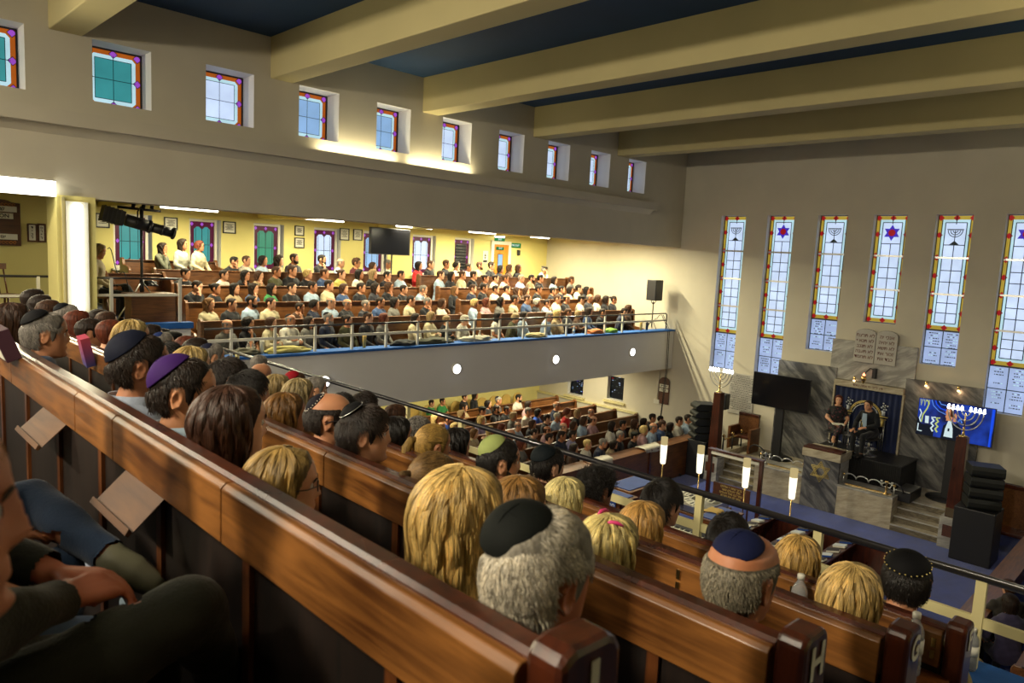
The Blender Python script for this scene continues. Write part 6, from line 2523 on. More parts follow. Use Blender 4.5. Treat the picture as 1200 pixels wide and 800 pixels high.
def kippah_mesh(rim=None, size=.062):
    k = ('kip', rim, size)
    if k in WORN:
        return WORN[k]
    mb = MB()
    R_ = .105
    dm = .034 + (size - .062) * .95
    zb = .012 - dm
    prof = [(size, zb)] + [(size * math.sin(t) / math.sin(1.25) * 1.0, zb + dm * (math.cos(t) - math.cos(1.25)) / (1 - math.cos(1.25))) for t in np.linspace(1.2, .02, 10)]
    mb.lathe(prof, m=M['satin'], seg=32)
    for a in (0, PI / 2):                     # seams of the four panels
        mb.tube([(size * s * math.cos(a), size * s * math.sin(a), zb + .0015 + dm * (1 - s * s)) for s in np.linspace(-.98, .98, 13)], .0011, M['satin'], 5)
    if rim:
        n = 26
        m_ = {'silver': M['silver'], 'gold': M['goldink'], 'beads': M['beads'], 'white': M['whiteink']}[rim]
        if rim == 'silver':
            mb.tube([(size * 1.01 * math.cos(t), size * 1.01 * math.sin(t), zb + .001) for t in np.linspace(0, 2 * PI, 40)], .0018, m_, 6)
        else:
            rr_ = size * (1.0 if rim != 'gold' else 1.01)
            for q in range(n):
                t = 2 * PI * q / n
                mb.lathe([(.0008, -.003), (.0034, 0), (.0008, .003)], (rr_ * math.cos(t), rr_ * math.sin(t), zb + .005 + (.003 if q % 2 else 0)), m_, 6)
    me_o = mb.build('kippah')
    me = me_o.data
    bpy.data.objects.remove(me_o)
    WORN[k] = me
    return me


M['beads'] = mat('red_white_beads', hexc('#c9bdb0'), .5)


def glasses_mesh():
    if 'gl' in WORN:
        return WORN['gl']
    mb = MB()
    for s in (-1, 1):
        mb.tube([(.093, s * (.032 + .023 * math.cos(t)), .010 + .017 * math.sin(t)) for t in np.linspace(0, 2 * PI, 16)], .0018, M['black'], 6)
        mb.tube([(.090, s * .055, .014), (.06, s * .078, .012), (0, s * .083, .010), (-.025, s * .082, -.002)], .0018, M['black'], 6)
    mb.tube([(.095, -.01, .014), (.095, .01, .014)], .0018, M['black'], 6)
    o = mb.build('glasses')
    WORN['gl'] = o.data
    bpy.data.objects.remove(o)
    return WORN['gl']


def eyes_mesh(split=False):
    if ('eyes', split) in WORN:
        return WORN[('eyes', split)]
    parts_ = []
    mb = MB()
    for s in (-1, 1):
        c = (.0718, s * .031, .0095)
        mb.lathe([(.0105 * math.sin(t), -.0105 * math.cos(t) * .8) for t in np.linspace(.05, PI - .05, 9)], c, M['eyewhite'], 12, ax='x')
        mb.lathe([(.0001, .0090), (.0062, .0078), (.0064, .0064)], c, M['darkink'], 10, ax='x')
        if split:
            parts_.append(('eye', mb))
            mb = MB()
        mb.tube([(.089, s * .014, .0265), (.089, s * .028, .031), (.083, s * .044, .029), (.078, s * .05, .024)], [.0022, .003, .0026, .001], M['browhair'], 6)
        if split:
            parts_.append(('eyebrow', mb))
            mb = MB()
    # lips
    def face_x(y_, z_):
        aa = np.linspace(0, .8, 120)
        xx, yy = head_xyz(np.full_like(aa, z_), aa)
        return float(np.interp(abs(y_), yy, xx))
    mb.tube([(face_x(y, -.061) - .0006, y, -.0605) for y in np.linspace(-.022, .022, 9)], [.0006, .0018, .0028, .0032, .0030, .0032, .0028, .0018, .0006], M['lips'], 6)
    parts_.append(('lips' if split else 'facial_features', mb))
    res = []
    for nm_, b_ in parts_:
        o = b_.build(nm_)
        res.append((nm_, o.data))
        bpy.data.objects.remove(o)
    WORN[('eyes', split)] = res
    return res


M['eyewhite'] = mat('eye_white', (.6, .56, .52), .25)
M['browhair'] = mat('eyebrow_hair', (.03, .018, .01), .8)
M['lips'] = mat('lips', (.30, .12, .09), .6)


def beard_mesh():
    if 'beard' in WORN:
        return WORN['beard']
    zs = np.linspace(-.1175, -.02, 20)
    A = np.linspace(-1.45, 1.45, 44)
    P_ = np.zeros((len(zs), len(A), 3))
    K = np.zeros((len(zs), len(A)))
    for i, z in enumerate(zs):
        x, y = head_xyz(np.full_like(A, z), A, 0, .8)
        top = np.interp(np.abs(A), [0, .25, .35, .6, 1.0, 1.3, 1.45], [-.045, -.043, -.052, -.058, -.045, -.02, -.01])
        m = smooth01((top - z) / .012)
        lip = np.exp(-((z + .062) / .009) ** 2) * (np.abs(A) < .3)
        m = m * (1 - lip)
        K[i] = m
        sc = 1 + .011 * m / np.maximum(np.hypot(x, y), .02)
        P_[i, :, 0], P_[i, :, 1], P_[i, :, 2] = x * sc, y * sc, z - .006 * m * (z < -.09)
    v, f = grid_mesh(P_, False)
    kk = K.reshape(-1)
    f = [q for q in f if sum(kk[i] > .02 for i in q) >= 2]
    WORN['beard'] = to_mesh('beard', [(v, f)], M['hair'])
    return WORN['beard']


def cap_mesh():
    if 'cap' in WORN:
        return WORN['cap']
    mb = MB()
    mb.lathe([(.098, 0), (.106, .02), (.104, .04), (.07, .058), (.01, .064)], (-.012, 0, .065), M['satin'], 24)
    mb.add([(.06 + .06 * math.cos(t), .075 * math.sin(t), .068 - .012 * math.cos(t)) for t in np.linspace(-PI / 2, PI / 2, 12)] + [(.06 + .058 * math.cos(t), .073 * math.sin(t), .062 - .012 * math.cos(t)) for t in np.linspace(-PI / 2, PI / 2, 12)],
           [tuple(range(12)), tuple(range(12, 24))[::-1]] + [(i, i + 12, i + 13, i + 1) for i in range(11)], M['satin'])
    o = mb.build('cap')
    WORN['cap'] = o.data
    bpy.data.objects.remove(o)
    return WORN['cap']


def addm(name, me, parent, col, M4=None):
    o = bpy.data.objects.new(name, me)
    COL.objects.link(o)
    o.parent = parent
    if col is not None:
        o.color = (*col, 1)
    if M4 is not None:
        o.matrix_local = M4
    return o


HC = {'black': hexc('#17110d'), 'dark': hexc('#22160e'), 'brown': hexc('#41291a'), 'light': hexc('#6a4a2a'), 'auburn': hexc('#5b2a18'), 'blonde': hexc('#b39a62'), 'pale': hexc('#c4b68a'), 'grey': hexc('#77716a'), 'white': hexc('#aca595'), 'ash': hexc('#8a7350')}
SKINS = [hexc('#c48f6e'), hexc('#b8805e'), hexc('#cf9c7c'), hexc('#a66f4e'), hexc('#c08a68')]


def collar_mesh():
    if 'collar' in WORN:
        return WORN['collar']
    n = 36
    rows_ = []
    for (z, rx, ry, tip) in ((1.045, .075, .088, 0), (1.075, .070, .074, 0), (1.112, .066, .068, .0), (1.114, .070, .072, .0), (1.085, .080, .086, .02), (1.065, .086, .098, .035)):
        r_ = np.zeros((n, 3))
        for k in range(n):
            t = .16 + (2 * PI - .32) * k / (n - 1)
            f_ = max(0, math.cos(t)) ** 3
            r_[k] = (-.02 + rx * math.cos(t) * (1 + .1 * f_), ry * math.sin(t), z - .035 * f_ - tip * f_)
        rows_.append(r_)
    v, f = grid_mesh(np.stack(rows_), False)
    WORN['collar'] = to_mesh('collar', [(v, f)], M['cloth'])
    return WORN['collar']


def kip_matrix(kpos, hair):
    kx, ky, kz, kt = kpos
    kl = {'buzz': .006, 'short': .022, 'full': .026, 'bald': .010, 'curly': .03}.get(hair, .01)
    return Matrix.Translation((kx, ky, kz)) @ Matrix.Rotation(math.radians(kt), 4, 'Y') @ Matrix.Translation((0, 0, kl))


def person(loc, yaw_, label, sex='m', arms=('lap', 'lap2'), lean=4, hy=0, hp=0, legs='sit', hair='short', hc='dark', top='#333333', bottom='#1c1e26', vox=.013,
           kip=None, rim=None, kipsize=.062, glasses=False, beard=None, sleeves='shirt', skin=None, scale=1., strands=0, seed=0, group=None, shoes='#15110e', kpos=(-.055, 0, .098, -28), cap=None, hairscale=None, face=True, hnod=None, collar=False):
    root = empty('person', loc, yaw_)
    root.scale = (scale,) * 3
    tag(root, label, 'person', group)
    key = (sex, arms[0], arms[1], lean, hy, hp, legs, vox)
    me, co, L, H4 = body_mesh(key)[:4]
    sk = skin or SKINS[seed % len(SKINS)]
    addm('body', me, root, sk)
    tc_ = hexc(top) if isinstance(top, str) else top
    bc_ = hexc(bottom) if isinstance(bottom, str) else bottom
    addm('shirt', cloth_mesh(key, sleeves), root, tc_)
    addm('trousers', cloth_mesh(key, 'trousers'), root, bc_)
    addm('shoes', cloth_mesh(key, 'shoes'), root, hexc(shoes))
    hcol = HC[hc] if isinstance(hc, str) and hc in HC else (hexc(hc) if isinstance(hc, str) else hc)
    HM = H4 if not hairscale else H4 @ Matrix.Diagonal((hairscale, hairscale, hairscale, 1))
    if hair:
        h = addm('hair', hair_mesh(hair, bool(strands)), root, tuple(c * (.55 if strands else 1.) for c in hcol), HM)
        if strands:
            kp_ = None
            if kip:
                KM_ = kip_matrix(kpos, hair)
                kp_ = (KM_.inverted(), kipsize, .012 - (.034 + (kipsize - .062) * .95))
            s_ = addm('hair_strands', strand_curves(hair, strands, seed, kp_), h, tuple(min(1, c * 1.25) for c in hcol))
            s_['kind'] = 'stuff'
    if kip:
        KM_ = kip_matrix(kpos, hair)
        addm('kippah', kippah_mesh(rim, kipsize), root, hexc(kip), H4 @ KM_)
    if cap:
        addm('cap', cap_mesh(), root, hexc(cap), H4)
    if collar:
        th_ = math.radians(lean)
        c_ = addm('collar', collar_mesh(), root, tuple(min(1, v * 1.1) for v in tc_), Matrix.Translation((0, 0, .54)) @ Matrix.Rotation(th_, 4, 'Y') @ Matrix.Translation((0, 0, -.54)))
    if glasses:
        addm('glasses', glasses_mesh(), root, None, H4)
    if beard:
        addm('beard', beard_mesh(), root, HC[beard], H4)
    if face:
        for nm_, me_ in eyes_mesh(vox < .0125):
            addm(nm_, me_, root, None, H4)
    return root
# ================================================================== who sits where
ROWX = {'J': (.84, EYE - 1.72), 'H': (1.62, EYE - 1.99), 'G': (2.40, EYE - 2.27), 'F': (3.15, EYE - 2.54)}


def near(row, px, py, label, x=None, **k):
    X, fl = ROWX[row]
    X = x or X
    q = at(px, py, 'x', X)
    s = min(1.07, max(.86, (q.z - fl) / 1.21))
    d = (q - Vector((0, 0, EYE))).length
    k.setdefault('collar', k.get('sex', 'm') == 'm')
    k.setdefault('strands', 9000 if d < 2.2 else 4500 if d < 4.2 else 2000 if d < 6 else 0)
    k.setdefault('vox', .0065 if d < 2.8 else .008 if d < 5 else .012)
    k.setdefault('hy', -10)
    return person((X - .02 * s, q.y, fl), 0, label, scale=s, **k)


near('J', 45, 393, 'person in a grey-blue shirt and black kippah, far left of the nearest row', hair='short', hc='grey', kip='#0d0d10', kipsize=.070, top='#4a5a78', seed=1, strands=6000)
near('J', 152, 430, 'person in a large navy kippah and light shirt beside the purple-capped one', hair='short', hc='dark', kip='#0b1022', kipsize=.084, top='#8f98aa', seed=3, kpos=(-.06, .01, .088, -38))
near('J', 203, 462, 'person in a shiny purple kippah and pale blue shirt, seen in profile', hair='short', hc='dark', kip='#331555', kipsize=.082, top='#a9bfd2', seed=0, hy=-30, kpos=(-.062, .005, .085, -40), skin=hexc('#c98d66'))
near('J', 258, 500, 'person with long straight brown hair right of the purple kippah', sex='f', hair='long', hc='#3a2216', top='#1b1a1e', seed=2, hy=-5, strands=12000)
near('J', 322, 572, 'person in a red top and glasses with a short fair bob', sex='f', hair='bob', hc='#8f7440', top='#a01c1c', glasses=True, seed=4, hy=-28, strands=12000, x=.88)
near('J', 530, 612, 'person with long streaked blonde hair over a black top, centre of the nearest row', sex='f', hair='verylong', hc='#b89a5c', top='#15161b', seed=5, x=1.04, hy=0, strands=16000, hairscale=1.12)
near('J', 617, 680, 'person in a large black kippah and blue collar at the pew end marked J', hair='short', hc='#b5ad9c', kip='#0f1210', kipsize=.068, top='#2c4f7c', seed=3, hy=-6, strands=12000, kpos=(-.052, .018, .095, -30), skin=hexc('#b9714d'))
# row H
near('H', 378, 492, 'person in glasses and a dark kippah edged with red and white beads', hair='bald', hc='dark', kip='#15131c', rim='beads', kipsize=.056, glasses=True, top='#3a3a40', seed=1, hy=-30, kpos=(-.07, .0, .08, -45))
near('H', 420, 510, 'person in a black kippah edged with a silver line and a navy jacket', hair='full', hc='dark', kip='#0c0c0e', rim='silver', kipsize=.054, top='#12161f', seed=0, hy=-34, kpos=(-.058, .0, .095, -34))
near('H', 232, 454, 'young person in a navy kippah behind the purple kippah profile', hair='full', hc='#8a6a3c', kip='#0c1328', kipsize=.076, top='#2a3040', seed=2, hy=-14, kpos=(-.062, 0, .088, -38))
near('H', 192, 424, 'person in dark clothes between the navy kippah and the light blonde head', hair='full', hc='black', glasses=True, top='#22252e', seed=4)
near('H', 285, 462, 'person in dark clothes whose face is hidden above the long brown hair', hair='full', hc='black', top='#1c1c22', seed=1, hy=-20)
near('H', 261, 446, 'person with dark hair in front of the two bald heads by the handrail', hair='full', hc='dark', top='#23232a', seed=2)
near('H', 328, 488, 'person with light brown shoulder-length hair left of the beaded kippah', sex='f', hair='medium', hc='#6b4a22', top='#2a2522', seed=3)
near('H', 500, 567, 'person with dark blonde hair tied in a bun left of the long streaked hair', sex='f', hair='pony', hc='#6b512d', top='#201d1f', seed=0)
near('H', 600, 600, 'person with streaked brown and gold hair behind the big blonde head', sex='f', hair='long', hc='#8a6534', top='#1f1c1e', seed=5)
CL_ = near('H', 705, 650, 'person wearing bright pink hair clips, second row', sex='f', hair='medium', hc='#c2b072', top='#3b3432', seed=6)
near('H', 862, 682, 'person in a navy kippah and dark jacket at the pew end marked H', hair='bald', hc='#7d7563', kip='#141a3c', kipsize=.064, top='#0e1014', seed=0, hy=-10, kpos=(-.035, 0, .105, -18), skin=hexc('#bb7a55'), strands=9000)
# row G
near('G', 458, 512, 'person with long black hair over the third row', sex='f', hair='long', hc='black', top='#1a1a1f', seed=1)
near('F', 486, 507, 'person with shaved head and glasses, fourth row', hair='buzz', hc='grey', glasses=True, top='#2c2c34', seed=2)
near('G', 502, 524, 'person with a pale hair tie and ponytail, third row', sex='f', hair='pony', hc='#9a7a3e', top='#33302e', seed=3, hy=-15)
near('G', 580, 543, 'person in an olive green suede kippah, third row', hair='short', hc='black', kip='#8f9a5c', kipsize=.076, top='#7d8796', seed=4, hy=-30, beard='dark', kpos=(-.055, .01, .093, -34))
near('G', 657, 590, 'person with pale straight blonde hair, third row', sex='f', hair='long', hc='#c4b57c', top='#4c453c', seed=5)
near('G', 748, 622, 'person with honey blonde hair, third row, right of the pink clips', sex='f', hair='long', hc='#a98246', top='#2c2622', seed=6)
near('G', 993, 705, 'person with thin fair hair beside the pew end marked G', sex='f', hair='medium', hc='#b79a5e', top='#6a5b3c', seed=2)
near('G', 395, 484, 'person in dark clothes just above the black kippah with a silver line', hair='full', hc='black', top='#191b20', seed=3)
near('G', 320, 458, 'person with streaked blonde hair and a black bow by the handrail', sex='f', hair='medium', hc='#a08a5c', top='#3a362f', seed=4)
near('G', 346, 464, 'person with ash blonde hair right below the red kippah', sex='f', hair='medium', hc='#9c8a62', top='#33302c', seed=5)
# row F
near('F', 531, 522, 'person with smooth black hair next to the handrail post, fourth row', sex='f', hair='medium', hc='black', top='#18181c', seed=1)
near('F', 638, 548, 'person in a dark kippah leaning on one hand, fourth row', hair='short', hc='black', kip='#0d1418', kipsize=.078, top='#4a3b38', seed=2, arms=('lap', 'chin'), hy=-12, kpos=(-.05, .005, .096, -26))
near('F', 695, 575, 'person with thick curly black hair, fourth row', hair='curly', hc='black', top='#20222a', seed=3)
near('F', 772, 592, 'person with short dark hair before the open sheet tray, fourth row', hair='full', hc='black', top='#1a1c22', seed=4, hy=-14)
near('F', 850, 633, 'person whose dark head shows above the navy kippah, fourth row', hair='full', hc='black', top='#22242b', seed=0)
near('F', 932, 660, 'person with straight golden hair behind the first water bottle', sex='f', hair='medium', hc='#b18f50', top='#2a2a2a', seed=5)
near('F', 1060, 668, 'person in a black kippah with a gold scalloped edge and khaki shirt', hair='short', hc='black', kip='#0b0b0d', rim='gold', kipsize=.080, top='#8d8050', seed=1, hy=12, sleeves='tee', kpos=(-.035, 0, .095, -16))
near('F', 460, 490, x=3.5, label='person with sunglasses pushed up on brown hair, fourth row', sex='f', hair='medium', hc='brown', top='#3a2c2c', seed=3)
near('F', 423, 478, 'person in a dark top behind the profile with the silver-lined cap', hair='full', hc='dark', top='#1b1e26', seed=2)
near('F', 365, 458, 'person with greying cropped hair next to the first round wall lamp', hair='buzz', hc='grey', top='#3b4254', seed=0, hy=-16)
near('F', 342, 452, 'person in a dark red kippah, fourth row', hair='short', hc='brown', kip='#8c1420', kipsize=.075, top='#403c3a', seed=4, kpos=(-.045, 0, .098, -22))
near('F', 302, 440, 'bald person in the fourth row, the nearer of two by the handrail', hair=None, top='#4d4a40', seed=1, hy=5)
near('F', 300, 428, 'person with cropped grey hair and olive jacket touching the handrail', x=3.55, hair='buzz', hc='grey', top='#50523c', seed=2, hy=20)
# the far left part of the rear rows
L_ = [('J', 8, 378, 'f', 'long', 'brown', '#2b2422', None, 'person with long brown hair cut by the picture edge, nearest row'),
      ('H', 35, 354, 'm', 'full', 'dark', '#2c2c34', None, 'person behind the black kippah, leftmost of the second row heads'),
      ('H', 44, 361, 'f', 'medium', 'dark', '#3c342c', None, 'person with a dark bob, second from the left in the second row'),
      ('H', 53, 367, 'f', 'medium', 'brown', '#4a3c28', None, 'person with brown hair, third from the left in the second row'),
      ('H', 74, 373, 'm', 'short', 'grey', '#2d3140', '#101218', 'person in a small black kippah below the glowing column'),
      ('H', 86, 381, 'f', 'medium', 'auburn', '#2c2420', None, 'person with reddish hair under the column foot, second row'),
      ('H', 100, 391, 'm', 'full', 'dark', '#26262c', None, 'person with a round dark head, second row, right of the reddish hair'),
      ('H', 124, 393, 'm', 'buzz', 'auburn', '#3b3a3a', None, 'balding person with an orange glow on the scalp, second row'),
      ('G', 112, 371, 'm', 'full', 'dark', '#26262c', None, 'person with dark hair below the seated person in the corner, third row'),
      ('G', 121, 377, 'f', 'medium', 'brown', '#3a3030', None, 'person with brown hair under the corner rail, third row'),
      ('H', 150, 396, 'f', 'bob', 'blonde', '#3a3028', None, 'person with blonde hair held by a white clip, second row'),
      ('G', 152, 384, 'm', 'full', 'brown', '#22242a', None, 'person with brown hair under the blue corner ledge, third row'),
      ('G', 173, 392, 'm', 'full', 'dark', '#2a2a2e', None, 'person in glasses under the blue corner ledge, third row'),
      ('F', 187, 389, 'm', 'full', 'black', '#22242a', None, 'person with black hair against the cream corner wall, fourth row'),
      ('F', 199, 391, 'm', 'full', 'dark', '#2a2620', None, 'person in a dark hat against the cream corner wall'),
      ('G', 186, 404, 'm', 'buzz', 'grey', '#454b5c', '#1a2a58', 'person in a blue kippah, third row, under the cream corner wall'),
      ('G', 214, 406, 'm', 'buzz', 'auburn', '#53463a', None, 'ginger cropped person near the start of the handrail'),
      ('H', 219, 430, 'f', 'bob', 'blonde', '#5a5040', None, 'person with smooth pale blonde hair behind the purple kippah'),
      ('G', 226, 412, 'f', 'bob', 'dark', '#2c2628', None, 'person with dark hair between ginger and grey cropped heads'),
      ('G', 243, 418, 'm', 'buzz', 'grey', '#353a48', '#15182c', 'person in a small dark kippah looking right by the handrail start')]
for i, (rw, px, py, sx_, hr, hc_, tp, kp, lb) in enumerate(L_):
    near(rw, px, py, lb, sex=sx_, hair=hr, hc=hc_, top=tp, kip=kp, kipsize=.065, seed=i, vox=.012, hy=(-10, 0)[i % 2], glasses='glasses' in lb, cap='#1c1a18' if 'hat' in lb else None)

# ---- the seats beside the camera
q = at(33, 612, 'z', EYE - .30)
A_ = person((q.x - .158, q.y, KF), math.radians(-6), 'person at the left picture edge whose profile is cut by the frame', sex='m', arms=('down', 'down'), hair='short', hc='light', top='#1a1c22', vox=.0045, scale=(-.275 + 1.44) / 1.21, seed=2, strands=6000, collar=True, face=True, skin=hexc('#b87858'))
person((.03, 1.53, KF), math.radians(-3), 'person in a charcoal suit resting clasped hands on a crossed knee', sex='m', arms=('clasp', 'clasp'), lean=6, legs='crossedR', hair='short', hc='grey', top='#23251f', bottom='#26281f', vox=.006, scale=1.06, seed=0, skin=hexc('#b9735a'))
person((-.03, 1.90, KF), 0, 'person in light blue jeans between the charcoal suit and the dark jeans', sex='m', arms=('lap', 'lap'), hair='short', hc='dark', top='#3a3d44', bottom='#5b7296', vox=.009, seed=1)
person((.02, 2.34, KF), math.radians(2), 'person in dark blue jeans with an ankle resting on the other knee', sex='m', arms=('lap', 'lap'), legs='figure4', hair='short', hc='brown', top='#22252c', bottom='#1f3450', shoes='#6c6a55', vox=.007, seed=3)

# ---- crowd in the side gallery
WORDS = {'k': ('black', '#15151a'), 'd': ('dark', '#25252c'), 'n': ('navy', '#1a2238'), 'w': ('white', '#c4c0b2'), 'c': ('cream', '#b9ae8c'), 'g': ('grey', '#6c6a64'), 'l': ('pale blue', '#94a8bc'),
         'b': ('blue', '#32486e'), 'o': ('olive', '#4a4a30'), 'r': ('red', '#b81f22'), 'v': ('green', '#2f7a3e'), 'y': ('yellow', '#b0a552'), 'p': ('pink', '#b08a8c'), 'u': ('brown', '#4a3324'), 't': ('beige', '#9a8766'), 'm': ('dark red', '#4c1a20'), 'i': ('lavender', '#9a98c0'), 'q': ('bright blue', '#2a4fae')}
# px, py, sex, hair, hair colour, top, flags
GAL = {
 0: '264 381 m bald grey g G|286 379 f curlylong black k|315 378 f medium brown c|333 375 m bald grey w K|359 377 f long dark g|382 373 m short grey n KB|405 375 f bun dark o|429 372 m short brown d K|444 373 f medium auburn g|485 373 f long dark c|503 371 f long ash c|521 375 f short ash k|538 373 f bob white w L|581 371 f long black w|597 371 f bob ash o L|612 370 f medium dark l|637 369 m short grey l L|651 368 f curlylong blonde t|664 366 m short brown d|676 368 f medium ash u|688 365 f medium dark b|704 366 m short dark d|725 364 m short dark n L|731 361 f medium brown u',
 1: '243 356 f longwavy light c|269 356 m buzz dark k|291 353 m short black l B|315 355 m short dark c|344 359 m short dark u C|366 357 f bob black n|384 354 m bald grey l|403 356 m bald grey k|426 357 m buzz grey d|440 354 m short dark b|458 354 f medium black g|479 352 m short dark c|499 354 m short grey k|516 355 f medium brown w|554 355 f bob blonde l S|568 354 f medium auburn p|585 353 f longwavy black g|601 351 m short dark c|616 350 m buzz brown b|627 354 f bob white k|638 355 m short dark l|651 350 m buzz brown w|662 350 m bald dark k|679 351 m short dark w A|687 349 m bald grey d|696 350 f medium brown w|705 351 f long dark k|716 351 f bun dark d G',
 2: '223 334 m short dark k F|250 338 f bun black k|273 338 f long black t|293 338 f long dark b|316 338 f long black v G|340 337 m short dark k|364 336 m short dark l|383 334 m short dark c|400 338 f medium brown b|421 337 m full dark k|437 337 f long dark d|453 336 f medium brown k G|471 339 m short dark k|489 338 m short grey l C|531 340 f long light k|552 338 m short brown n|562 337 m short dark k|579 339 m short dark w|592 339 m short dark w|602 341 f longwavy brown d|614 341 f medium brown u|629 339 m short dark k|646 341 m short black d|653 339 f bun black d|661 340 f medium dark w|674 338 m full dark w|684 340 f long black d',
 3: '210 319 m short dark k L|260 322 m short dark w|279 321 f long black k C|300 323 f medium brown t|315 318 m short brown o|340 315 m full brown k|358 321 f bob blonde k|378 320 m short brown b|398 321 f bun brown y|419 321 f long black w|434 321 f long ash k|452 323 m short black d|468 322 m short dark l|514 322 m short brown l|527 323 f long black k|539 322 f bun brown c|553 322 m full dark k|567 326 f bun dark d|576 326 m short dark w|588 326 f bun brown w|609 326 m bald grey i|621 326 m short dark t B|630 326 m full black d|648 328 f long dark l|668 328 m full brown g',
 4: '267 305 m short black k F|282 305 m short brown w|302 305 f medium black l|317 305 f curlylong dark t|342 302 m short dark d B|375 304 m short black k B|397 308 m bald grey l|416 308 f curly brown m G|435 312 f medium brown t|452 309 m short grey w G|489 311 f long black r|502 310 m buzz brown k|521 309 m full brown k|533 311 f bob black w|547 313 m short dark l|560 311 m short brown t B|574 311 m full dark k|581 315 f medium black d|594 314 f medium brown u|605 314 f long brown k|632 315 m short grey w AF'}
RN = ['front', 'second', 'third', 'fourth', 'back']
FARVOX = .017
cnt = 0
for k, data in GAL.items():
    ppl = [e.split() for e in data.split('|')]
    ppl.sort(key=lambda e: int(e[0]))
    lastx = -9
    for j, e in enumerate(ppl):
        px, py = int(e[0]), int(e[1])
        Y = 12.92 + .85 * k
        q = at(px, py, 'y', Y)
        s = min(1.05, max(.92, (q.z - TZ[k]) / 1.21))
        x = max(q.x, lastx + .40)
        lastx = x
        fl = e[6] if len(e) > 6 else ''
        arms = (('lap', 'lap2'), ('cross', 'cross'), ('lap2', 'chin'), ('rest', 'rest'))[(0, 0, 1, 0, 3, 2, 0, 1)[(cnt * 5 + k) % 8]]
        if 'C' in fl:
            arms = ('lap2', 'chin')
        if 'F' in fl:
            arms = ('lap2', 'face')
        lean = 14 if ('L' in fl or 'F' in fl or 'C' in fl) else 4
        cw, cx_ = WORDS[e[5]]
        pose = {'C': ' with a hand to the chin', 'F': ' with a hand over the face', 'K': ' wearing a kippah', 'A': ' wearing a cap', 'L': ' leaning forward', 'G': ' wearing glasses'}
        ps = ''.join(pose[c] for c in fl if c in pose)[:40]
        lb = 'person in a %s top%s, number %d from left, %s gallery row' % (cw, ps, j + 1, RN[k])
        if len(lb.split()) > 16:
            lb = 'person in a %s top, number %d from left, %s gallery row' % (cw, j + 1, RN[k])
        person((x, Y, TZ[k]), math.radians(-64 + 6 * ((cnt * 7) % 3 - 1)), lb, sex=e[2], arms=arms, lean=lean, hy=20, hp=10 if 'F' in fl or 'L' in fl else 0, hair=e[3], hc=e[4], top=cx_, bottom=('#1b1d24', '#2a2f3d', '#20201f')[cnt % 3],
               vox=FARVOX, kip=('#14161c' if 'K' in fl else None), kipsize=.07, cap='#3a352c' if 'A' in fl else None, glasses='G' in fl, beard=e[4] if 'B' in fl else None,
               sleeves='tee' if (cnt % 4 == 1 and e[5] in 'kwvrl') else 'shirt', seed=cnt, scale=s, group='seated crowd in the side gallery')
        cnt += 1
# three on the window bay
for px, py, tp, hr, hc_, lb in ((188, 290, '#5a5c4c', 'longwavy', 'dark', 'person in a grey green top with a hand to the face, window bay'), (211, 286, '#a8a898', 'long', 'dark', 'person in a pale ruffled top, middle of the three in the window bay'), (231, 288, '#bdb291', 'bob', 'auburn', 'person in a cream sweater, right of the three in the window bay')):
    q = at(px, py, 'y', 16.55)
    person((q.x, 16.53, wb), math.radians(-55), lb, sex='f', arms=('lap2', 'chin') if px < 200 else ('lap', 'lap2'), lean=4, hy=20, hair=hr, hc=hc_, top=tp, vox=FARVOX, seed=px, scale=(q.z - wb) / 1.21, glasses=px > 220, group='seated crowd in the side gallery')
# in the raised corner
q = at(117, 302, 'y', 13.0)
person((3.35, 13.0, CRZ + .01), math.radians(-25), 'person in a beige cardigan on a wooden chair in the raised corner', sex='f', arms=('lap', 'lap2'), lean=6, hy=0, hp=14, legs='crossed', hair='medium', hc='ash', top='#a3967a', bottom='#15161c', vox=.014, seed=3, scale=.97)

# ---- ground floor crowd
GR = ('504 473 m short dark v|517 470 m short dark v|543 465 m short dark k|555 463 f medium dark k|542 477 f bun dark t|563 481 m short dark o A|570 473 f medium black k|582 469 m short grey k K|580 479 m short dark k B|591 480 m short black k|508 490 f long blonde k|515 500 m bald grey u|522 491 m short brown q|531 500 f longwavy blonde c|539 485 f bob ash t|562 492 f medium blonde i|554 507 f medium light c|572 504 f long blonde k|566 516 m bald brown u|582 513 m short grey l|'
      '606 466 m short black w B|617 474 f long dark p|617 482 m short grey w|600 487 f bob ash g|624 484 f medium black q|639 490 m short dark k|650 475 m bald grey n G|651 488 m short white l|662 483 f bob auburn r|675 484 f medium ash k|691 483 m bald grey k|680 493 f medium brown l|693 492 m bald brown p|605 499 m bald grey l|622 496 f medium brown d|639 504 m bald brown p|658 500 m bald grey d|666 499 f medium brown d|641 513 m short dark g|656 510 m short dark n|666 510 m short dark i G|624 507 m short dark g|609 520 f medium auburn g|627 531 m short dark d|641 529 m short brown d|655 532 f medium brown k|670 525 f medium dark u|686 520 f short blonde w|699 517 m short grey n L|586 501 f bob auburn r|583 511 m bald grey l|'
      '715 499 f long dark w|728 497 m short black k|742 496 f curlylong brown t|749 495 f medium dark d|758 490 m short dark k G|768 492 m short black d|724 510 m short grey k G|712 519 f medium dark t L|741 511 m short black k A|746 505 f bob blonde p|760 501 m bald grey l|770 498 m short brown b|781 500 f long dark k|792 492 m short dark w|804 489 m short dark l F')
SY_ = [10.54, 11.34, 12.15, 12.97, 13.79, 14.62, 15.42, 16.75]
rowsG = {}
for e in GR.split('|'):
    e = e.split()
    px, py = int(e[0]), int(e[1])
    q = at(px, py, 'z', 1.22)
    i = min(range(8), key=lambda k: abs(SY_[k] - q.y))
    rowsG.setdefault(i, []).append((at(px, py, 'y', SY_[i]), e))
GN = ['front', 'second', 'third', 'fourth', 'fifth', 'sixth', 'seventh', 'gold chair']
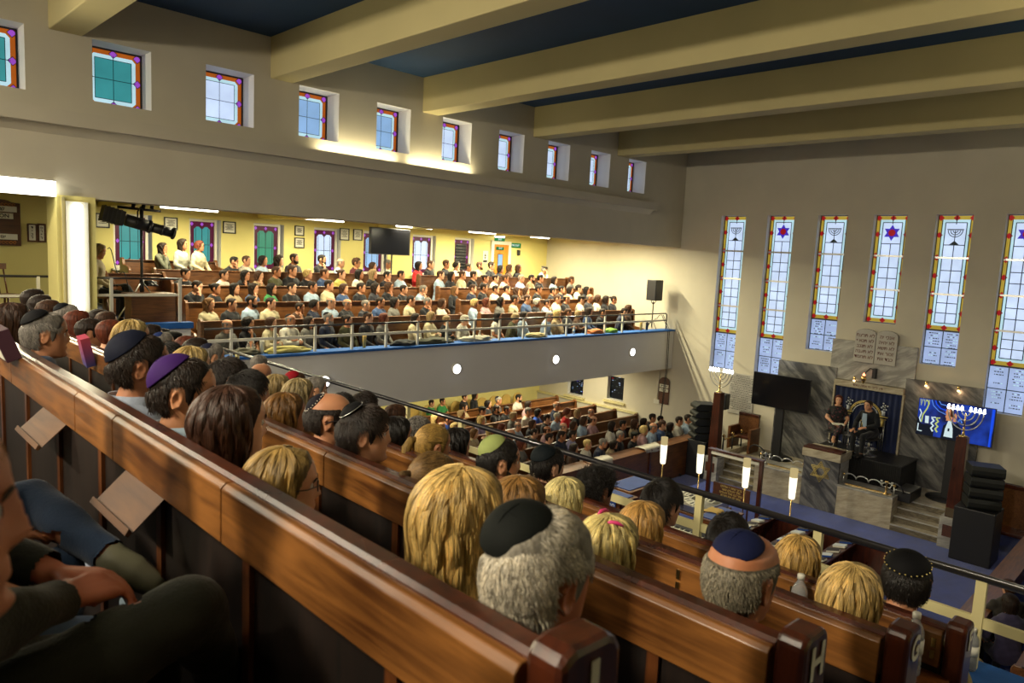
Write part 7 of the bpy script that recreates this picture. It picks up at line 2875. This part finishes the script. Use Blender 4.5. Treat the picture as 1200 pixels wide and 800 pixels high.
for i, lst in rowsG.items():
    lst.sort(key=lambda t: t[0].x)
    last = -9
    for j, (q, e) in enumerate(lst):
        x = max(q.x, last + .42)
        last = x
        fl = e[6] if len(e) > 6 else ''
        s = min(1.08, max(.90, q.z / 1.21))
        cw, cx_ = WORDS[e[5]]
        arms = (('lap', 'lap2'), ('cross', 'cross'), ('rest', 'rest'), ('lap', 'lap2'))[cnt % 4]
        if 'F' in fl:
            arms = ('face', 'face')
        lb = 'person in a %s top, number %d from left in the %s ground floor row' % (cw, j + 1, GN[i])
        person((x, SY_[i] - .0, 0), math.radians(-66 + 6 * ((cnt * 7) % 3 - 1)), lb, sex=e[2], arms=arms, lean=14 if 'L' in fl else 4, hy=20, hp=0, hair=e[3], hc=e[4], top=cx_, bottom=('#1b1d24', '#2a2f3d', '#20201f')[cnt % 3], vox=FARVOX,
               kip=('#14161c' if 'K' in fl else None), kipsize=.07, cap='#22241f' if 'A' in fl else None, glasses='G' in fl, beard=e[4] if 'B' in fl else None, sleeves='tee' if cnt % 5 == 1 else 'shirt', seed=cnt, scale=s, group='seated crowd on the ground floor')
        cnt += 1
# gold chairs along the wall under the gallery
def gold_chair(loc, rz):
    r = empty('banquet_chair', loc, rz)
    tag(r, 'gold banquet chair in the row along the wall under the gallery', 'chair', 'gold chairs under the gallery')
    MB().box((-.2, -.21, .42), (.22, .21, .48), M['gold']).build('seat', None, r, bevel=.02)
    MB().prism([(-.2, .5), (.2, .5), (.21, .8)] + [(.21 * math.cos(t), .8 + .16 * math.sin(t)) for t in np.linspace(.3, PI - .3, 8)] + [(-.21, .8)], 'x', -.24, -.19, M['gold']).build('backrest', None, r, bevel=.01)
    for sx in (-.18, .18):
        for sy in (-.18, .18):
            MB().tube([(sx, sy, 0), (sx, sy, .43)], .012, M['brass'], 6).build('leg', None, r)
    return r


gc0 = gold_chair((12.4, 16.85, 0), math.radians(-90))
for k in range(1, 10):
    c = copy_tree(gc0)
    c.location = (12.4 + .56 * k, 16.85, 0)

# ---- the right hand bottom corner
for px, py, y, tp, hr, hc_, sx_, ar, lb in ((1152, 757, 1.5, '#1c1c20', 'medium', 'blonde', 'f', ('lap', 'chin'), 'person with fair hair seated low in the bottom right corner of the hall'),
        (1192, 655, 1.72, '#2a2620', 'short', 'brown', 'm', ('fwd', 'fwd'), 'person holding papers at the desk front beside the speaker tower'),
        (1189, 705, 1.6, '#3a3550', 'medium', 'dark', 'f', ('lap', 'lap2'), 'person in a purple grey top behind the cream jacket, bottom right corner')):
    q = at(px, py, 'y', y)
    person((q.x, y, 0), math.radians(35), lb, sex=sx_, arms=ar, lean=8, hy=0, hair=hr, hc=hc_, top=tp, vox=.014, seed=px, scale=min(1.05, max(.9, q.z / 1.21)))

# ---- the pair on the stage
wz = DK
person((STW[0] + .02, STW[1], wz), math.radians(-150), 'person in a dark flowered dress on the left stool, hands on a clipboard', sex='f', arms=('lap', 'lap2'), lean=2, hy=-15, legs='crossed', hair='medium', hc='auburn', top=hexc('#181a1c'), bottom='#1c2022', sleeves='tee', vox=.012, seed=2, shoes='#b58a6a', scale=1.0)
person((STM[0] + .02, STM[1], wz), math.radians(165), 'person in a dark suit and pale blue shirt leaning forward on the right stool', sex='m', arms=('clasp', 'rest'), lean=16, hy=5, legs='sit', hair='short', hc='dark', top='#0e1016', bottom='#101218', vox=.010, seed=0, scale=1.04)
# patterned dress and shirt front of the pair on the stage
PW, PM = [o for o in bpy.data.objects if o.get('label', '').startswith(('person in a dark flowered dress', 'person in a dark suit and pale blue'))]
if 'suit' in PW['label']:
    PW, PM = PM, PW
md = mat('flowered_dress', hexc('#101416'), .8, nscale=26, namt=0., col2=hexc('#7a3f48'))
for n_ in md.node_tree.nodes:
    if n_.type == 'VALTORGB':
        n_.color_ramp.elements[0].position = .36
        n_.color_ramp.elements[1].position = .42
for ch in PW.children:
    if ch.name.startswith(('shirt', 'trousers')):
        ch.data = ch.data.copy()
        ch.data.materials[0] = md
        ch.name = 'dress' if ch.name.startswith('shirt') else 'skirt'
MB().box((.24, -.15, .66), (.46, .12, .675), M['paper']).build('clipboard_sheet', None, PW)
mb = MB()
mb.add([(.105, -.05, 1.05), (.105, .05, 1.05), (.145, .06, .9), (.15, .035, .68), (.15, -.035, .68), (.145, -.06, .9)], [tuple(range(6))], mat('pale_blue_shirt', hexc('#8fa6bd'), .8))
f_ = mb.build('shirt_front', None, PM)
f_.matrix_local = Matrix.Translation((.04, 0, .54)) @ Matrix.Rotation(math.radians(16), 4, 'Y') @ Matrix.Translation((0, 0, -.54))
s_ = f_.modifiers.new('s', 'SOLIDIFY')
s_.thickness = .01

# ---- small things among the near pews
def flat_thing(name, label, cat, px, py, X, size, m, m2=None, tilt=(0, 0, 0)):
    q = at(px, py, 'x', X)
    a, b, c = size
    mb = MB().box((-a, -b, -c), (a, b, c), m)
    o = mb.build(name, None, None, q, bevel=.002)
    o.rotation_euler = tilt
    if m2:
        MB().box((-a - .0015, -b * .85, -c * .85), (-a - .0005, b * .85, c * .85), m2).build('cover_panel' if name != 'phone' else 'lit_screen', None, o)
    return tag(o, label, cat)


m, nt, b_ = _new('pink_blue_sleeve')
tc = nt.nodes.new('ShaderNodeTexCoord')
sx_ = nt.nodes.new('ShaderNodeSeparateXYZ')
cr_ = nt.nodes.new('ShaderNodeValToRGB')
cr_.color_ramp.elements[0].color = rgb(hexc('#3d4a8a'))
cr_.color_ramp.elements[1].color = rgb(hexc('#b54a60'))
nt.links.new(tc.outputs['Generated'], sx_.inputs[0])
nt.links.new(sx_.outputs[2], cr_.inputs[0])
nt.links.new(cr_.outputs[0], b_.inputs['Base Color'])
b_.inputs['Roughness'].default_value = .4
flat_thing('drink_carton', 'pink and blue sleeve leaning behind the second pew, left side', 'carton', 101, 411, 1.40, (.03, .045, .11), m, None, (math.radians(12), math.radians(-14), 0))
flat_thing('prayer_book', 'dark book with a maroon spine standing on the nearest pew at the left edge', 'book', 4, 402, .62, (.03, .1, .07), M['g_maroon'] if False else mat('maroon_cloth', hexc('#3c1a2a'), .7), M['paper'], (0, math.radians(-20), 0))
flat_thing('phone', 'phone with a glowing violet screen resting on the third pew back', 'phone', 613, 572, 2.18, (.004, .036, .03), M['black'], emis('violet_screen', hexc('#6b5be0'), 1.2), (0, math.radians(-15), 0))

M['pink'] = mat('pink_plastic', hexc('#d63a78'), .35)
for i, (x, y, z, rz) in enumerate(((-.02, .075, .085, .5), (-.01, .03, .125, .2), (-.03, -.045, .115, -.9))):
    c = MB().tube([(-.025, 0, -.004), (-.01, 0, .003), (.01, 0, .003), (.028, 0, -.004)], [.004, .006, .006, .003], M['pink'], 8).build('hair_clip', None, CL_)
    hd = BODY[[k for k in BODY if BODY[k][0] == [q for q in CL_.children if q.name.startswith('body')][0].data][0]][3]
    c.matrix_local = hd @ Matrix.Translation((x, y, z)) @ Matrix.Rotation(rz, 4, 'Z')
# ================================================================== output look
vs = SC.view_settings
vs.view_transform = 'Standard'
vs.look = 'None'
vs.exposure = 0.0
vs.gamma = 1.0
vs.use_curve_mapping = False
SC.cycles.use_denoising = True
SC.cycles.max_bounces = 7
SC.cycles.diffuse_bounces = 4
SC.cycles.glossy_bounces = 3
SC.cycles.transmission_bounces = 5
SC.cycles.caustics_reflective = False
SC.cycles.caustics_refractive = False
SC.cycles.sample_clamp_indirect = 6
